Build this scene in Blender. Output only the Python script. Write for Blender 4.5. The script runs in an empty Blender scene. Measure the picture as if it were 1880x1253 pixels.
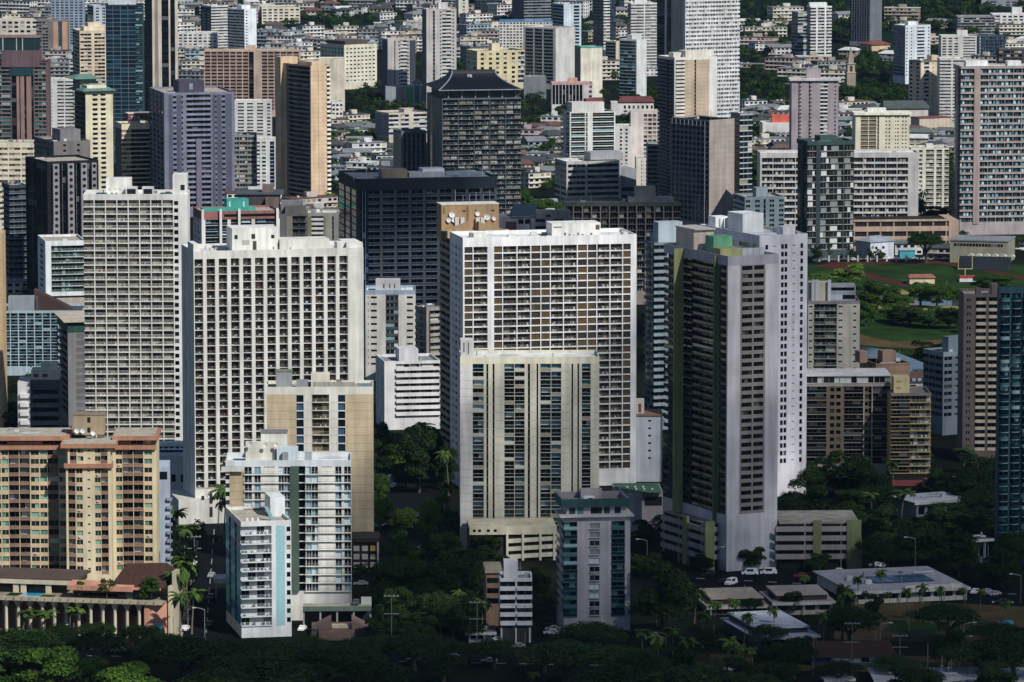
import bpy, math, random, re
import numpy as np
from mathutils import Vector, Matrix, noise

# ---------------------------------------------------------------- camera, sky, sun, exposure
F, CX, CY, HC, YH = 9450.0, 940.0, 626.5, 260.0, -505.0   # photo pixels (1880x1253), eye height in metres
TH = math.atan((CY - YH) / F)
CT, ST = math.cos(TH), math.sin(TH)
scene = bpy.context.scene
COL = scene.collection
cam = bpy.data.cameras.new('camera')
cam.sensor_width, cam.lens = 36.0, 36.0 * F / 1880.0
cam.clip_start, cam.clip_end = 10.0, 30000.0
camo = bpy.data.objects.new('camera', cam); COL.objects.link(camo)
camo.location = (0, 0, HC); camo.rotation_euler = (math.pi / 2 - TH, 0, 0)
scene.camera = camo

SUN_AZ, SUN_EL = math.radians(40), math.radians(43)        # azimuth: to the right of straight behind the camera
SUNV = Vector((math.sin(SUN_AZ) * math.cos(SUN_EL), -math.cos(SUN_AZ) * math.cos(SUN_EL), math.sin(SUN_EL)))
world = bpy.data.worlds.new('World'); scene.world = world; world.use_nodes = True
wn = world.node_tree.nodes; bg = wn['Background']
sky = wn.new('ShaderNodeTexSky'); sky.sky_type = 'NISHITA'; sky.sun_disc = False
sky.sun_elevation = SUN_EL; sky.sun_rotation = math.atan2(SUNV.x, SUNV.y)
sky.air_density = 1.0; sky.dust_density = 0.2; sky.ozone_density = 2.5
world.node_tree.links.new(sky.outputs[0], bg.inputs[0]); bg.inputs[1].default_value = 0.058
sl = bpy.data.lights.new('sun', 'SUN'); sl.energy = 4.5; sl.angle = math.radians(0.53); sl.color = (1.0, 0.935, 0.82)
so = bpy.data.objects.new('sun', sl); COL.objects.link(so)
so.rotation_euler = SUNV.to_track_quat('Z', 'Y').to_euler(); so.location = (0, 0, 900)
scene.view_settings.view_transform = 'Standard'; scene.view_settings.look = 'None'
scene.view_settings.gamma = 1.0; scene.view_settings.use_curve_mapping = False
scene.view_settings.exposure = 0.12
scene.view_settings.use_white_balance = True; scene.view_settings.white_balance_temperature = 6000; scene.view_settings.white_balance_tint = 10
scene.render.engine = 'CYCLES'
cy = scene.cycles
cy.max_bounces, cy.diffuse_bounces, cy.glossy_bounces, cy.transparent_max_bounces = 4, 2, 2, 8
cy.volume_bounces = 0; cy.use_denoising = True; cy.use_adaptive_sampling = True; cy.adaptive_threshold = 0.02
cy.sample_clamp_indirect = 4.0
rnd = random.Random(7)

# ---------------------------------------------------------------- projection helpers (photo pixel -> metres)
def ray(px, py):
    x, y = (px - CX) / F, (CY - py) / F
    return x, CT + y * ST, -ST + y * CT
def gy(yb, z=0.0):                         # distance at which row yb meets height z
    _, dy, dz = ray(CX, yb); return (z - HC) * dy / dz
def zat(py, Y):
    _, dy, dz = ray(CX, py); return HC + dz * Y / dy
def xat(px, py, Y):
    dx, dy, _ = ray(px, py); return dx * Y / dy
def ground(px, py):
    Y = gy(py); return xat(px, py, Y), Y
def pix(X, Y, Z):
    f = Y * CT - (Z - HC) * ST; u = Y * ST + (Z - HC) * CT
    return CX + F * X / f, CY - F * u / f

# ---------------------------------------------------------------- materials
MATS = {}
def lin(c):
    c = c / 255.0
    return c / 12.92 if c <= 0.04045 else ((c + 0.055) / 1.055) ** 2.4
def hexc(h):
    h = h.lstrip('#'); h = ''.join(2 * q for q in h) if len(h) == 3 else h; return tuple(lin(int(h[i:i + 2], 16)) for i in (0, 2, 4))
def nodes(m):
    m.use_nodes = True; nt = m.node_tree
    return nt, nt.nodes, nt.links, nt.nodes['Principled BSDF']
def M(h, rough=0.8, dirt=0.22, metal=0.0, streak=1.0):
    """painted / concrete surface of colour h with soft weathering"""
    if h in PANES: return pane(h)
    if h in SPECIAL: return SPECIAL[h]()
    k = (h, rough, dirt, metal)
    if k in MATS: return MATS[k]
    m = bpy.data.materials.new('paint'); nt, n, l, p = nodes(m)
    c = hexc(h); g_ = .3 * c[0] + .59 * c[1] + .11 * c[2]; c = tuple(q + (g_ - q) * .24 for q in c)      # colour pulled part way to grey
    geo = n.new('ShaderNodeNewGeometry'); mp = n.new('ShaderNodeMapping'); mp.inputs['Scale'].default_value = (0.6, 0.6, 0.035)
    t1 = n.new('ShaderNodeTexNoise'); t1.inputs['Scale'].default_value = 1.0; t1.inputs['Detail'].default_value = 4
    t2 = n.new('ShaderNodeTexNoise'); t2.inputs['Scale'].default_value = 0.12; t2.inputs['Detail'].default_value = 5
    l.new(geo.outputs['Position'], mp.inputs[0]); l.new(mp.outputs[0], t1.inputs[0]); l.new(geo.outputs['Position'], t2.inputs[0])
    ad = n.new('ShaderNodeMath'); ad.operation = 'ADD'; l.new(t1.outputs[0], ad.inputs[0]); l.new(t2.outputs[0], ad.inputs[1])
    mr = n.new('ShaderNodeMapRange'); mr.inputs[1].default_value = 0.7; mr.inputs[2].default_value = 1.3
    mr.inputs[3].default_value = 1 - 1.6 * dirt; mr.inputs[4].default_value = 1 + 0.35 * dirt; l.new(ad.outputs[0], mr.inputs[0])
    mx = n.new('ShaderNodeVectorMath'); mx.operation = 'SCALE'; mx.inputs[0].default_value = c
    l.new(mr.outputs[0], mx.inputs['Scale']); l.new(mx.outputs[0], p.inputs['Base Color'])
    p.inputs['Roughness'].default_value = rough; p.inputs['Metallic'].default_value = metal
    p.inputs['Specular IOR Level'].default_value = 0.3
    MATS[k] = m; return m
# window fillings: (glass tint, second glass, curtain a, curtain b, share of curtains, roughness)
PANES = {
    'glass': ('#0c1318', '#1d2a33', '#8d8575', '#b9b6ad', 0.25, 0.12),
    'glass_dark': ('#070b10', '#101820', '#3a3a38', '#575a5c', 0.15, 0.10),
    'glass_teal': ('#0b2226', '#15343a', '#42686a', '#86a2a3', 0.28, 0.10),
    'glass_blue': ('#0a1826', '#15293c', '#22364a', '#3f566c', 0.20, 0.08),
    'glass_tower': ('#0d1f2c', '#142a38', '#1a3342', '#203c4b', 0.30, 0.06),
    'curtain': ('#1d1a17', '#40392e', '#7d725f', '#a59c88', 0.5, 0.45),
    'dark_room': ('#0c0b0a', '#1a1714', '#4d463b', '#857c6a', 0.36, 0.3),
    'brown_panel': ('#33291d', '#43361f', '#554326', '#241d15', 0.5, 0.5),
    'condo': ('#0e1316', '#222a2e', '#7d8280', '#c3c6c4', 0.38, 0.2),
    'condo_blue': ('#0b1a22', '#1e3944', '#6f95a0', '#b9cdd2', 0.34, 0.15),
    'green_blind': ('#11201c', '#1c2f2a', '#527f6d', '#7fa791', 0.36, 0.35),
    'teal_mosaic': ('#2f93b8', '#3fb0d0', '#86d6e6', '#226a94', 0.5, 0.3),
}
def pane(h):
    if h in MATS: return MATS[h]
    g1, g2, c1, c2, sh, ro = PANES[h]
    m = bpy.data.materials.new(h); nt, n, l, p = nodes(m)
    geo = n.new('ShaderNodeNewGeometry'); oi = n.new('ShaderNodeObjectInfo')
    ad = n.new('ShaderNodeMath'); ad.operation = 'ADD'; l.new(geo.outputs['Random Per Island'], ad.inputs[0]); l.new(oi.outputs['Random'], ad.inputs[1])
    fr = n.new('ShaderNodeMath'); fr.operation = 'FRACT'; l.new(ad.outputs[0], fr.inputs[0])
    cr = n.new('ShaderNodeValToRGB'); cr.color_ramp.interpolation = 'CONSTANT'; e = cr.color_ramp.elements
    e[0].position = 0; e[0].color = hexc(g1) + (1,); e[1].position = (1 - sh) * 0.62; e[1].color = hexc(g2) + (1,)
    for q, c in ((1 - sh, c1), (1 - sh * 0.4, c2)):
        x = e.new(q); x.color = hexc(c) + (1,)
    l.new(fr.outputs[0], cr.inputs[0]); l.new(cr.outputs[0], p.inputs['Base Color'])
    p.inputs['Roughness'].default_value = ro; p.inputs['Specular IOR Level'].default_value = 0.5
    MATS[h] = m; return m
def special(name):
    def deco(f):
        def g():
            if name not in MATS: MATS[name] = f()
            return MATS[name]
        SPECIAL[name] = g; return g
    return deco
SPECIAL = {}
def noisy(name, cols, scale, rough=0.9, bump=0.0, detail=6, obj_rand=0.0, dist=0.0):
    m = bpy.data.materials.new(name); nt, n, l, p = nodes(m)
    geo = n.new('ShaderNodeNewGeometry'); t = n.new('ShaderNodeTexNoise'); t.inputs['Scale'].default_value = scale
    t.inputs['Detail'].default_value = detail; t.inputs['Distortion'].default_value = dist
    l.new(geo.outputs['Position'], t.inputs[0])
    cr = n.new('ShaderNodeValToRGB'); e = cr.color_ramp.elements
    for i, c in enumerate(cols):
        q = 0.3 + 0.4 * i / max(1, len(cols) - 1)
        x = e[i] if i < 2 else e.new(q)
        x.position = q; x.color = hexc(c) + (1,)
    l.new(t.outputs[0], cr.inputs[0]); l.new(cr.outputs[0], p.inputs['Base Color'])
    p.inputs['Roughness'].default_value = rough; p.inputs['Specular IOR Level'].default_value = 0.5 if rough < .5 else 0.04
    if bump:
        b = n.new('ShaderNodeBump'); b.inputs['Strength'].default_value = bump; l.new(t.outputs[0], b.inputs['Height']); l.new(b.outputs[0], p.inputs['Normal'])
    return m
@special('asphalt')
def _a(): return noisy('asphalt', ['#0f1114', '#15171a', '#1d1e1e'], 0.15)
@special('street')
def _st(): return noisy('street', ['#0e1115', '#14171b'], 0.08)
@special('concrete_floor')
def _cf(): return noisy('concrete', ['#77736b', '#8e8a80', '#a09b90'], 0.3)
@special('town_ground')
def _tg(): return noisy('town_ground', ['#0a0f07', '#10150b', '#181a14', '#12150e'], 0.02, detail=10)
@special('lawn')
def _lw(): return noisy('lawn', ['#18280f', '#203415', '#2a421c'], 0.05, detail=9)
@special('dry_grass')
def _dg(): return noisy('dry_grass', ['#3f3523', '#4d412b', '#5d5036'], 0.08, detail=9)
@special('yellow_grass')
def _yg(): return noisy('yellow_grass', ['#6e6a38', '#857d4a'], 0.08)
@special('track')
def _tk(): return noisy('running_track', ['#40231e', '#4a2a24'], 0.2)
@special('hillside')
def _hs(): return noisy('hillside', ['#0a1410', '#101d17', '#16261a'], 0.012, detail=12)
@special('canal')
def _cn():
    m = noisy('canal_water', ['#12222e', '#1b2f3c'], 0.3, rough=0.12, bump=0.15)
    return m
@special('pool')
def _pl(): return noisy('pool_water', ['#2f86a8', '#4aa6c4'], 0.8, rough=0.05)
@special('roof_gravel')
def _rg(): return noisy('roof_gravel', ['#8b8578', '#a39c8e', '#b3ac9f'], 0.5)
@special('roof_white')
def _rw(): return noisy('roof_white', ['#b9bab9', '#d2d3d1', '#dedfdd'], 0.25)
@special('roof_grey')
def _rgy(): return noisy('roof_grey', ['#6a6c70', '#83858a', '#96979a'], 0.3)
@special('solar')
def _so():
    m = noisy('solar_panel', ['#1c3350', '#27466a'], 0.6, rough=0.2); return m
@special('steel')
def _se(): return M('#9a9ea2', 0.35, 0.05, 0.8)
@special('roof_tile_brown')
def _rb(): return noisy('brown_shingles', ['#3a2a24', '#4c3830'], 1.2, bump=0.3)
@special('mosaic_tile')
def _mt():
    m = bpy.data.materials.new('turquoise_tiles'); nt, n, l, p = nodes(m)
    geo = n.new('ShaderNodeNewGeometry'); br = n.new('ShaderNodeTexBrick'); br.offset = 0
    mp = n.new('ShaderNodeMapping'); mp.inputs['Rotation'].default_value = (math.pi / 2, 0, 0)
    l.new(geo.outputs['Position'], mp.inputs[0]); l.new(mp.outputs[0], br.inputs[0])
    br.inputs['Color1'].default_value = hexc('#6fa3ab') + (1,); br.inputs['Color2'].default_value = hexc('#84b1b8') + (1,)
    br.inputs['Mortar'].default_value = hexc('#d5e6e8') + (1,); br.inputs['Scale'].default_value = 1.4
    br.inputs['Mortar Size'].default_value = 0.03; br.inputs['Brick Width'].default_value = 0.5; br.inputs['Row Height'].default_value = 0.5
    l.new(br.outputs[0], p.inputs['Base Color']); p.inputs['Roughness'].default_value = 0.35
    return m
def leafmat(name, cols):
    if name in MATS: return MATS[name]
    m = bpy.data.materials.new(name); nt, n, l, p = nodes(m)
    geo = n.new('ShaderNodeNewGeometry'); oi = n.new('ShaderNodeObjectInfo')
    a = n.new('ShaderNodeMath'); a.operation = 'MULTIPLY'; a.inputs[1].default_value = 0.55; l.new(geo.outputs['Random Per Island'], a.inputs[0])
    b = n.new('ShaderNodeMath'); b.operation = 'MULTIPLY_ADD'; b.inputs[1].default_value = 0.45
    l.new(oi.outputs['Random'], b.inputs[0]); l.new(a.outputs[0], b.inputs[2])
    cr = n.new('ShaderNodeValToRGB'); e = cr.color_ramp.elements
    for i, c in enumerate(cols):
        q = i / (len(cols) - 1); x = e[i] if i < 2 else e.new(q)
        x.position = q; x.color = hexc(c) + (1,)
    l.new(b.outputs[0], cr.inputs[0]); l.new(cr.outputs[0], p.inputs['Base Color'])
    p.inputs['Roughness'].default_value = 0.7; p.inputs['Specular IOR Level'].default_value = 0.15
    tr = n.new('ShaderNodeBsdfTranslucent'); l.new(cr.outputs[0], tr.inputs[0])
    ms = n.new('ShaderNodeMixShader'); ms.inputs[0].default_value = 0.25
    l.new(p.outputs[0], ms.inputs[1]); l.new(tr.outputs[0], ms.inputs[2]); l.new(ms.outputs[0], n['Material Output'].inputs[0])
    MATS[name] = m; return m

# ---------------------------------------------------------------- meshes from boxes
_BF = np.array([[0, 3, 2, 1], [4, 5, 6, 7], [0, 1, 5, 4], [1, 2, 6, 5], [2, 3, 7, 6], [3, 0, 4, 7]])
_BX = np.array([0, 1, 1, 0, 0, 1, 1, 0]); _BY = np.array([2, 2, 3, 3, 2, 2, 3, 3]); _BZ = np.array([4, 4, 4, 4, 5, 5, 5, 5])
def raw_mesh(name, verts, faces, midx, mats, smooth=False):
    """verts Nx3, faces list of index lists (or Nx4 array)"""
    me = bpy.data.meshes.new(name)
    if isinstance(faces, np.ndarray):
        nf, k = faces.shape
        me.vertices.add(len(verts)); me.vertices.foreach_set('co', np.asarray(verts, np.float32).ravel())
        me.loops.add(nf * k); me.loops.foreach_set('vertex_index', faces.astype(np.int32).ravel())
        me.polygons.add(nf); me.polygons.foreach_set('loop_start', np.arange(nf, dtype=np.int32) * k)
        me.polygons.foreach_set('loop_total', np.full(nf, k, np.int32))
        for m in mats: me.materials.append(m)
        if midx is not None: me.polygons.foreach_set('material_index', np.asarray(midx, np.int32))
        me.update(calc_edges=True); me.validate()
    else:
        me.from_pydata([tuple(v) for v in verts], [], faces)
        for m in mats: me.materials.append(m)
        if midx is not None: me.polygons.foreach_set('material_index', np.asarray(midx, np.int32))
    me.polygons.foreach_set('use_smooth', [bool(smooth)] * len(me.polygons))
    me.update(); return me
def boxes_mesh(name, boxes):
    """boxes: (x0,x1,y0,y1,z0,z1,colour)"""
    keys = []; mi = []
    for b in boxes:
        if b[6] not in keys: keys.append(b[6])
        mi.append(keys.index(b[6]))
    a = np.array([b[:6] for b in boxes], float)
    v = np.stack([a[:, _BX], a[:, _BY], a[:, _BZ]], -1).reshape(-1, 3)
    f = (_BF[None] + 8 * np.arange(len(boxes))[:, None, None]).reshape(-1, 4)
    return raw_mesh(name, v, f, np.repeat(mi, 6), [M(k) for k in keys])
def link(name, me, parent=None, loc=(0, 0, 0), rz=0.0):
    o = bpy.data.objects.new(name, me); COL.objects.link(o); o.location = loc
    if rz: o.rotation_euler = (0, 0, rz)
    if parent is not None: o.parent = parent
    return o
def tag(o, label, cat=None, group=None, kind=None):
    if label: o['label'] = label
    if cat: o['category'] = cat
    if group: o['group'] = group
    if kind: o['kind'] = kind
    return o

def lettering(text, size, col, parent, loc, rot):
    tc = bpy.data.curves.new('lettering', 'FONT'); tc.body = text; tc.size = size; tc.extrude = .05
    t = bpy.data.objects.new('lettering_source', tc); COL.objects.link(t); bpy.context.view_layer.update()
    me = bpy.data.meshes.new_from_object(t); me.name = 'lettering'; bpy.data.objects.remove(t); bpy.data.curves.remove(tc)
    me.materials.clear(); me.materials.append(M(col))
    o = link('lettering', me, parent, loc); o.rotation_euler = rot; return o
# ---------------------------------------------------------------- buildings
RECTS = []            # (xl, xr, yt, yb, Y) of every placed building, in photo pixels
FOOT = []             # ground footprints (cx, cy, radius)
LAND = []             # landmarks for wording
def cols_parse(s):
    s = s.replace(',', ' ')
    def rep(m): return ' '.join([m.group(2)] * int(m.group(1)))
    while '*(' in s: s = re.sub(r'(\d+)\*\(([^()]*)\)', rep, s)
    return [(t[0], float(t[1:] or 1)) for t in s.split()]
DEF = {
    'w': dict(k='pier'), 'd': dict(k='slot', pane='glass_dark'),
    'b': dict(k='balc', rail='bars', pane='condo'), 's': dict(k='balc', rail='solid', pane='condo'), 'q': dict(k='balc', rail='glass', pane='condo'),
    'g': dict(k='win', mx=.18, sill=.33, head=.86, np=2, pane='glass'), 'o': dict(k='win', mx=.3, sill=.4, head=.78, np=1, pane='glass_dark'),
    't': dict(k='win', mx=0.0, sill=.36, head=.96, np=3, pane='glass'),
}
def unit_boxes(P, w, h, R, wall, v):
    rg = random.Random(v * 97 + int(w * 100)); B = []
    pn = P.get('pane', 'glass'); wl = P.get('wall', wall)
    if P['k'] == 'balc':
        st = P.get('slab', .22); sc_ = P.get('slabc', wl); r = P.get('rail'); pr = P.get('out', 0.0)
        B.append((0, w, -0.03 - pr, R - .01, 0, st, sc_))
        rc = P.get('railc', sc_)
        if r == 'solid': B.append((0, w, -pr, .1 - pr, st, st + P.get('rh', 1.0), rc))
        elif r == 'glass':
            B.append((0, w, .03 - pr, .06 - pr, st + .08, st + .95, P.get('railp', 'glass_teal'))); B.append((0, w, -pr, .08 - pr, st + .95, st + 1.03, rc))
        elif r == 'bars':
            B.append((0, w, -pr, .07 - pr, st + .95, st + 1.04, rc)); B.append((0, w, .01 - pr, .05 - pr, st + .1, st + .15, rc))
            n = max(3, int(w / .36)); q = w / n
            for i in range(n): B.append((q * i + q * .36, q * i + q * .6, .01 - pr, .05 - pr, st + .15, st + .95, rc))
        a, z1 = .04 * w, h - P.get('lint', .3)
        npn = P.get('np', 2); dw = P.get('door', .92); x0 = a if rg.random() < .5 else w - a - dw * (w - 2 * a)
        x1 = x0 + dw * (w - 2 * a); q = (x1 - x0) / npn; back = P.get('back', wl)
        B.append((0, w, R - .14, R - .01, st, h, back))  # back of the recess; near-black values put its shade into the colour
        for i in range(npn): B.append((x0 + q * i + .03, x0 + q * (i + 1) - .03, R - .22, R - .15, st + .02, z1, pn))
        for i in range(1, npn): B.append((x0 + q * i - .03, x0 + q * i + .03, R - .24, R - .15, st, z1, P.get('frame', '#b8b5ae')))
        if P.get('div'): B.append((w - P.get('dw', .16), w, -.02, R - .15, st, h, wl))
        if P.get('stuff', 1) and R > .8:
            for i in range(rg.randint(1, 3)):
                cx_ = rg.uniform(.2, w - .7); c = rg.choice(['#e2e0da', '#8c5f3c', '#4d5a63', '#d9cfb8', '#efeee9', '#3f4a3c'])
                B.append((cx_, cx_ + rg.uniform(.35, .6), R * .3, R * .3 + .45, st, st + rg.uniform(.45, .85), c))
    else:
        mx, s0, s1 = P['mx'] * w, P['sill'] * h, P['head'] * h; d = min(R, P.get('dep', .35)); npn = P.get('np', 2)
        up = P.get('spand', wl)
        B.append((0, w, 0, R - .01, 0, s0, up)); B.append((0, w, 0, R - .01, s1, h, up))
        if mx: B.append((0, mx, 0, R - .01, s0, s1, wl)); B.append((w - mx, w, 0, R - .01, s0, s1, wl))
        q = (w - 2 * mx) / npn; fc = P.get('frame', '#a9a8a4')
        for i in range(npn): B.append((mx + q * i + .02, mx + q * (i + 1) - .02, d - .05, R - .02, s0 + .01, s1 - .01, pn))
        for i in range(1, npn): B.append((mx + q * i - .05, mx + q * i + .05, d - .12, d - .06, s0, s1, fc))
        if P.get('ledge'): B.append((mx - .1, w - mx + .1, -P['ledge'], -.005, s0 - .18, s0, P.get('ledgec', wl)))
        if P.get('awn'): B.append((mx - .1, w - mx + .1, -.7, -.005, s1 - .12, s1 + .12, P.get('awnc', '#4c5a4a')))
        if P.get('ac') and v == 1: B.append((w * .35, w * .65, -.35, -.005, s0 - .55, s0 - .1, '#c9c7c0'))
    return B

class Bld:
    def __init__(s, name, label, cat, xl, xc, xr, yt, yb, phi, depth=18.0, group=None, land=None, zb=0.0, Y=None):
        ph = math.radians(phi); s.c, s.sn = math.cos(ph), math.sin(ph)
        s.Y = Y or gy(yb, zb); s.zb = zb; s.X = xat(xc if phi > 0 else xl, (yt + yb) / 2, s.Y); s.s = F / s.Y; s.phi = phi
        s.ym = (yt + yb) / 2
        s.W = s.lx(xr) if phi >= 0 else s.lx(xc)
        if phi > 0 and xc > xl: s.D = s.ly(xl)
        elif phi < 0 and xr > xc: s.D = s.lyr(xr)
        else: s.D = depth
        s.zt = zat(yt, s.Y); s.zr = s.zt
        s.root = bpy.data.objects.new(name, None); COL.objects.link(s.root)
        s.root.location = (s.X, s.Y, 0); s.root.rotation_euler = (0, 0, ph)
        s.root.empty_display_size = 5
        tag(s.root, label, cat, group); s.cnt = {}
        RECTS.append((xl, xr, yt, yb, s.Y)); 
        cxw = s.X + s.W / 2 * s.c - s.D / 2 * s.sn; cyw = s.Y + s.W / 2 * s.sn + s.D / 2 * s.c
        FOOT.append((cxw, cyw, math.hypot(s.W, s.D) / 2, s.X, s.Y, s.c, s.sn, s.W, s.D))
        if land: LAND.append((xl, xr, yt, yb, land))
    def k(s, px):
        dx, dy, _ = ray(px, s.ym); return dx / dy
    def lx(s, px, d=0.0):
        k = s.k(px); return (k * (s.Y + d * s.c) - s.X + d * s.sn) / (s.c - k * s.sn)
    def ly(s, px, x=0.0):
        k = s.k(px); return ((s.X + x * s.c) - k * (s.Y + x * s.sn)) / (s.sn + k * s.c)
    def lyr(s, px): return s.ly(px, s.W)
    def z(s, py, x=0.0, d=0.0): return zat(py, s.Y + x * s.sn + d * s.c)
    def part(s, name, boxes, label=None, kind=None, loc=(0, 0, 0), rz=0):
        if not boxes: return None
        o = link(name, boxes_mesh(name, boxes), s.root, loc, rz)
        if kind: o['kind'] = kind
        if label: o['label'] = label
        s.cnt[name] = s.cnt.get(name, 0) + 1
        return o
    def mesh(s, name, verts, faces, mats, midx=None, smooth=False):
        return link(name, raw_mesh(name, verts, faces, midx, mats, smooth), s.root)
    def face(s, side, cols, z0, z1, fl, wall, K=None, a0=0.0, a1=None, off=0.0, R=1.2, n=None, stuff=None, joint=None, nv=7):
        KK = {k: dict(v) for k, v in DEF.items()}
        for k, v in (K or {}).items():
            base = dict(KK.get(k, {})); base.update(v); KK[k] = base
        if a1 is None: a1 = s.W if side == 'A' else s.D
        L = a1 - a0
        P = cols_parse(cols); tot = sum(w for _, w in P)
        n = n or max(1, round((z1 - z0) / fl)); h = (z1 - z0) / n
        if side == 'A': base, rz, ux, uy = (a0, off), 0, 1, 0
        elif side == 'B': base, rz, ux, uy = (off, a1), -math.pi / 2, 0, -1
        else: base, rz, ux, uy = (off, a0), math.pi / 2, 0, 1
        fore = abs(s.c if side == 'A' else s.sn)
        piers = []; widewalls = []; cells = {}; u = 0.0; slots = []
        for t, wt in P:
            w = L * wt / tot; p = KK[t]
            if p['k'] == 'pier':
                c = p.get('wall', wall); g = p.get('joint', joint)
                tgt = widewalls if w > 2.4 else piers
                pr = p.get('proud', 0)
                if g:
                    tgt.append([(u, u + w, -pr, R - .01, z0 + i * h + (0.03 if i else 0), z0 + (i + 1) * h - .03, c) for i in range(n)])
                else: tgt.append([(u, u + w, -pr, R - .01, z0, z1, c)])
            elif p['k'] == 'slot':
                for i in range(n):
                    slots.append((u, u + w, R - .3, R - .02, z0 + i * h + .02, z0 + (i + 1) * h - .2, p['pane']))
                    slots.append((u, u + w, R * p.get('set', .3), R - .02, z0 + (i + 1) * h - .2, z0 + (i + 1) * h + .02, p.get('wall', wall)))
            else:
                for i in range(n): cells.setdefault((t, round(w, 3)), []).append((u, z0 + i * h))
            u += w
        for bx in widewalls: s.part('wall', bx, loc=(base[0], base[1], 0), rz=rz)
        for bx in piers:
            if len(piers) > 300: continue
            s.part('pier', bx, loc=(base[0], base[1], 0), rz=rz)
        if slots: s.part('window_strip', slots, loc=(base[0], base[1], 0), rz=rz, kind='stuff')
        merged = {}
        for (t, w), lst in cells.items():
            p = KK[t]; nm = p.get('name', 'balcony' if p['k'] == 'balc' else 'window')
            big = max(h * s.s, w * s.s * fore) >= 9.5 and not stuff
            vs = [unit_boxes(p, w, h, R, wall, v) for v in range(nv)]
            me = None; near = max(h * s.s, w * s.s * fore) >= 15 and fore > .5; sub = 'glass_door' if p['k'] == 'balc' else 'pane'
            for (cu, cz) in lst:
                v = rnd.randrange(nv)
                if big and s.cnt.get(nm, 0) < 300:
                    if me is None:
                        pn = p.get('pane', 'glass')
                        me = [(boxes_mesh(nm, [q for q in b if not (near and q[6] == pn)]), boxes_mesh(sub, [q for q in b if q[6] == pn]) if near else None) for b in vs]
                    uo = link(nm, me[v][0], s.root, (base[0] + ux * cu, base[1] + uy * cu, cz), rz)
                    if near: link(sub, me[v][1], uo)
                    s.cnt[nm] = s.cnt.get(nm, 0) + 1
                else:
                    merged.setdefault(nm, []).extend((b[0] + cu, b[1] + cu, b[2], b[3], b[4] + cz, b[5] + cz, b[6]) for b in vs[v])
        for nm, bx in merged.items():
            s.part(nm + '_grid', bx, loc=(base[0], base[1], 0), rz=rz, kind='stuff')
    def roofbox(s, name, col, px0, px1, py, f0=.35, f1=.7, zb=None, extra=None, label=None, cap=None):
        """box standing on the roof whose front spans px0..px1 and whose top is at row py"""
        d0, d1 = f0 * s.D, f1 * s.D; x0, x1 = s.lx(px0, d0), s.lx(px1, d0)
        if zb is None: zb = s.zr
        zt = s.z(py, (x0 + x1) / 2, d0)
        if zt < zb + .4: zt = zb + .6
        bx = [(x0, x1, d0, d1, zb, zt, col)]
        if cap: bx.append((x0 - .15, x1 + .15, d0 - .15, d1 + .15, zt, zt + .25, cap))
        for (ax, bx_, az, bz, c) in (extra or []):        # openings on its front, in fractions
            bx.append((x0 + ax * (x1 - x0), x0 + bx_ * (x1 - x0), d0 - .06, d0 + .05, zb + az * (zt - zb), zb + bz * (zt - zb), c))
        s.part(name, bx, label)
        return x0, x1, d0, d1, zt
    def clutter(s, n=6, seed=1, big=1.0):
        rg = random.Random(seed)
        for i in range(n):
            x = rg.uniform(.08, .85) * s.W; y = rg.uniform(.15, .8) * s.D; q = rg.random()
            if q < .14:
                s.part('antenna', [(x, x + .14, y, y + .14, s.zr, s.zr + rg.uniform(3, 6), '#8d8f90'), (x - .6, x + .7, y, y + .1, s.zr + 2.6, s.zr + 2.75, '#8d8f90')])
            elif q < .55:
                a, b_, c = rg.uniform(1, 2.4) * big, rg.uniform(1, 2) * big, rg.uniform(.7, 1.5) * big
                s.part('ac_unit', [(x, x + a, y, y + b_, s.zr, s.zr + c, rg.choice(['#c6c6c2', '#9a9b9b', '#dddcd8', '#7b7d7e']))])
            elif q < .8:
                s.part('vent_pipe', [(x, x + .3, y, y + .3, s.zr, s.zr + 1.3, '#8b8d8f'), (x - .1, x + .4, y - .1, y + .4, s.zr + 1.3, s.zr + 1.5, '#a6a8aa')])
            else:
                l_ = rg.uniform(3, 7); s.part('duct', [(x, min(x + l_, s.W - .5), y, y + .5, s.zr + .2, s.zr + .7, '#b9bbbc')])
    def dish(s, px, py, f=.33, r=1.1, dy=0.0):
        d = f * s.D + dy; x = s.lx(px, d); z = s.z(py, x, d)
        V = []; Fc = []; N = 14; rings = [(0, .28), (.5, .2), (.85, .08), (1.0, 0.0)]
        for side in (0, 1):
            for rr, yy in rings:
                for i in range(N):
                    a = 2 * math.pi * i / N; V.append((x + r * rr * math.cos(a), d - .5 + r * yy * 1.3 + side * .06, z + r * rr * math.sin(a)))
        for side in (0, 1):
            o = side * 4 * N
            for k in range(3):
                for i in range(N):
                    j = (i + 1) % N; q = [o + k * N + i, o + k * N + j, o + (k + 1) * N + j, o + (k + 1) * N + i]
                    Fc.append(q if side == 0 else q[::-1])
        for i in range(N):
            j = (i + 1) % N; Fc.append([3 * N + i, 3 * N + j, 7 * N + j, 7 * N + i])
        b0 = len(V)
        for (xx, yy, zz) in ((-.08, .1, -r * 1.3), (.08, .1, -r * 1.3), (.08, .35, -r * 1.3), (-.08, .35, -r * 1.3), (-.08, .1, 0), (.08, .1, 0), (.08, .35, 0), (-.08, .35, 0)):
            V.append((x + xx, d - .5 + yy, z + zz))
        Fc += [[b0 + q for q in f_] for f_ in _BF.tolist()]
        s.mesh('satellite_dish', V, Fc, [M('#dcdbd6')])

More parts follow.
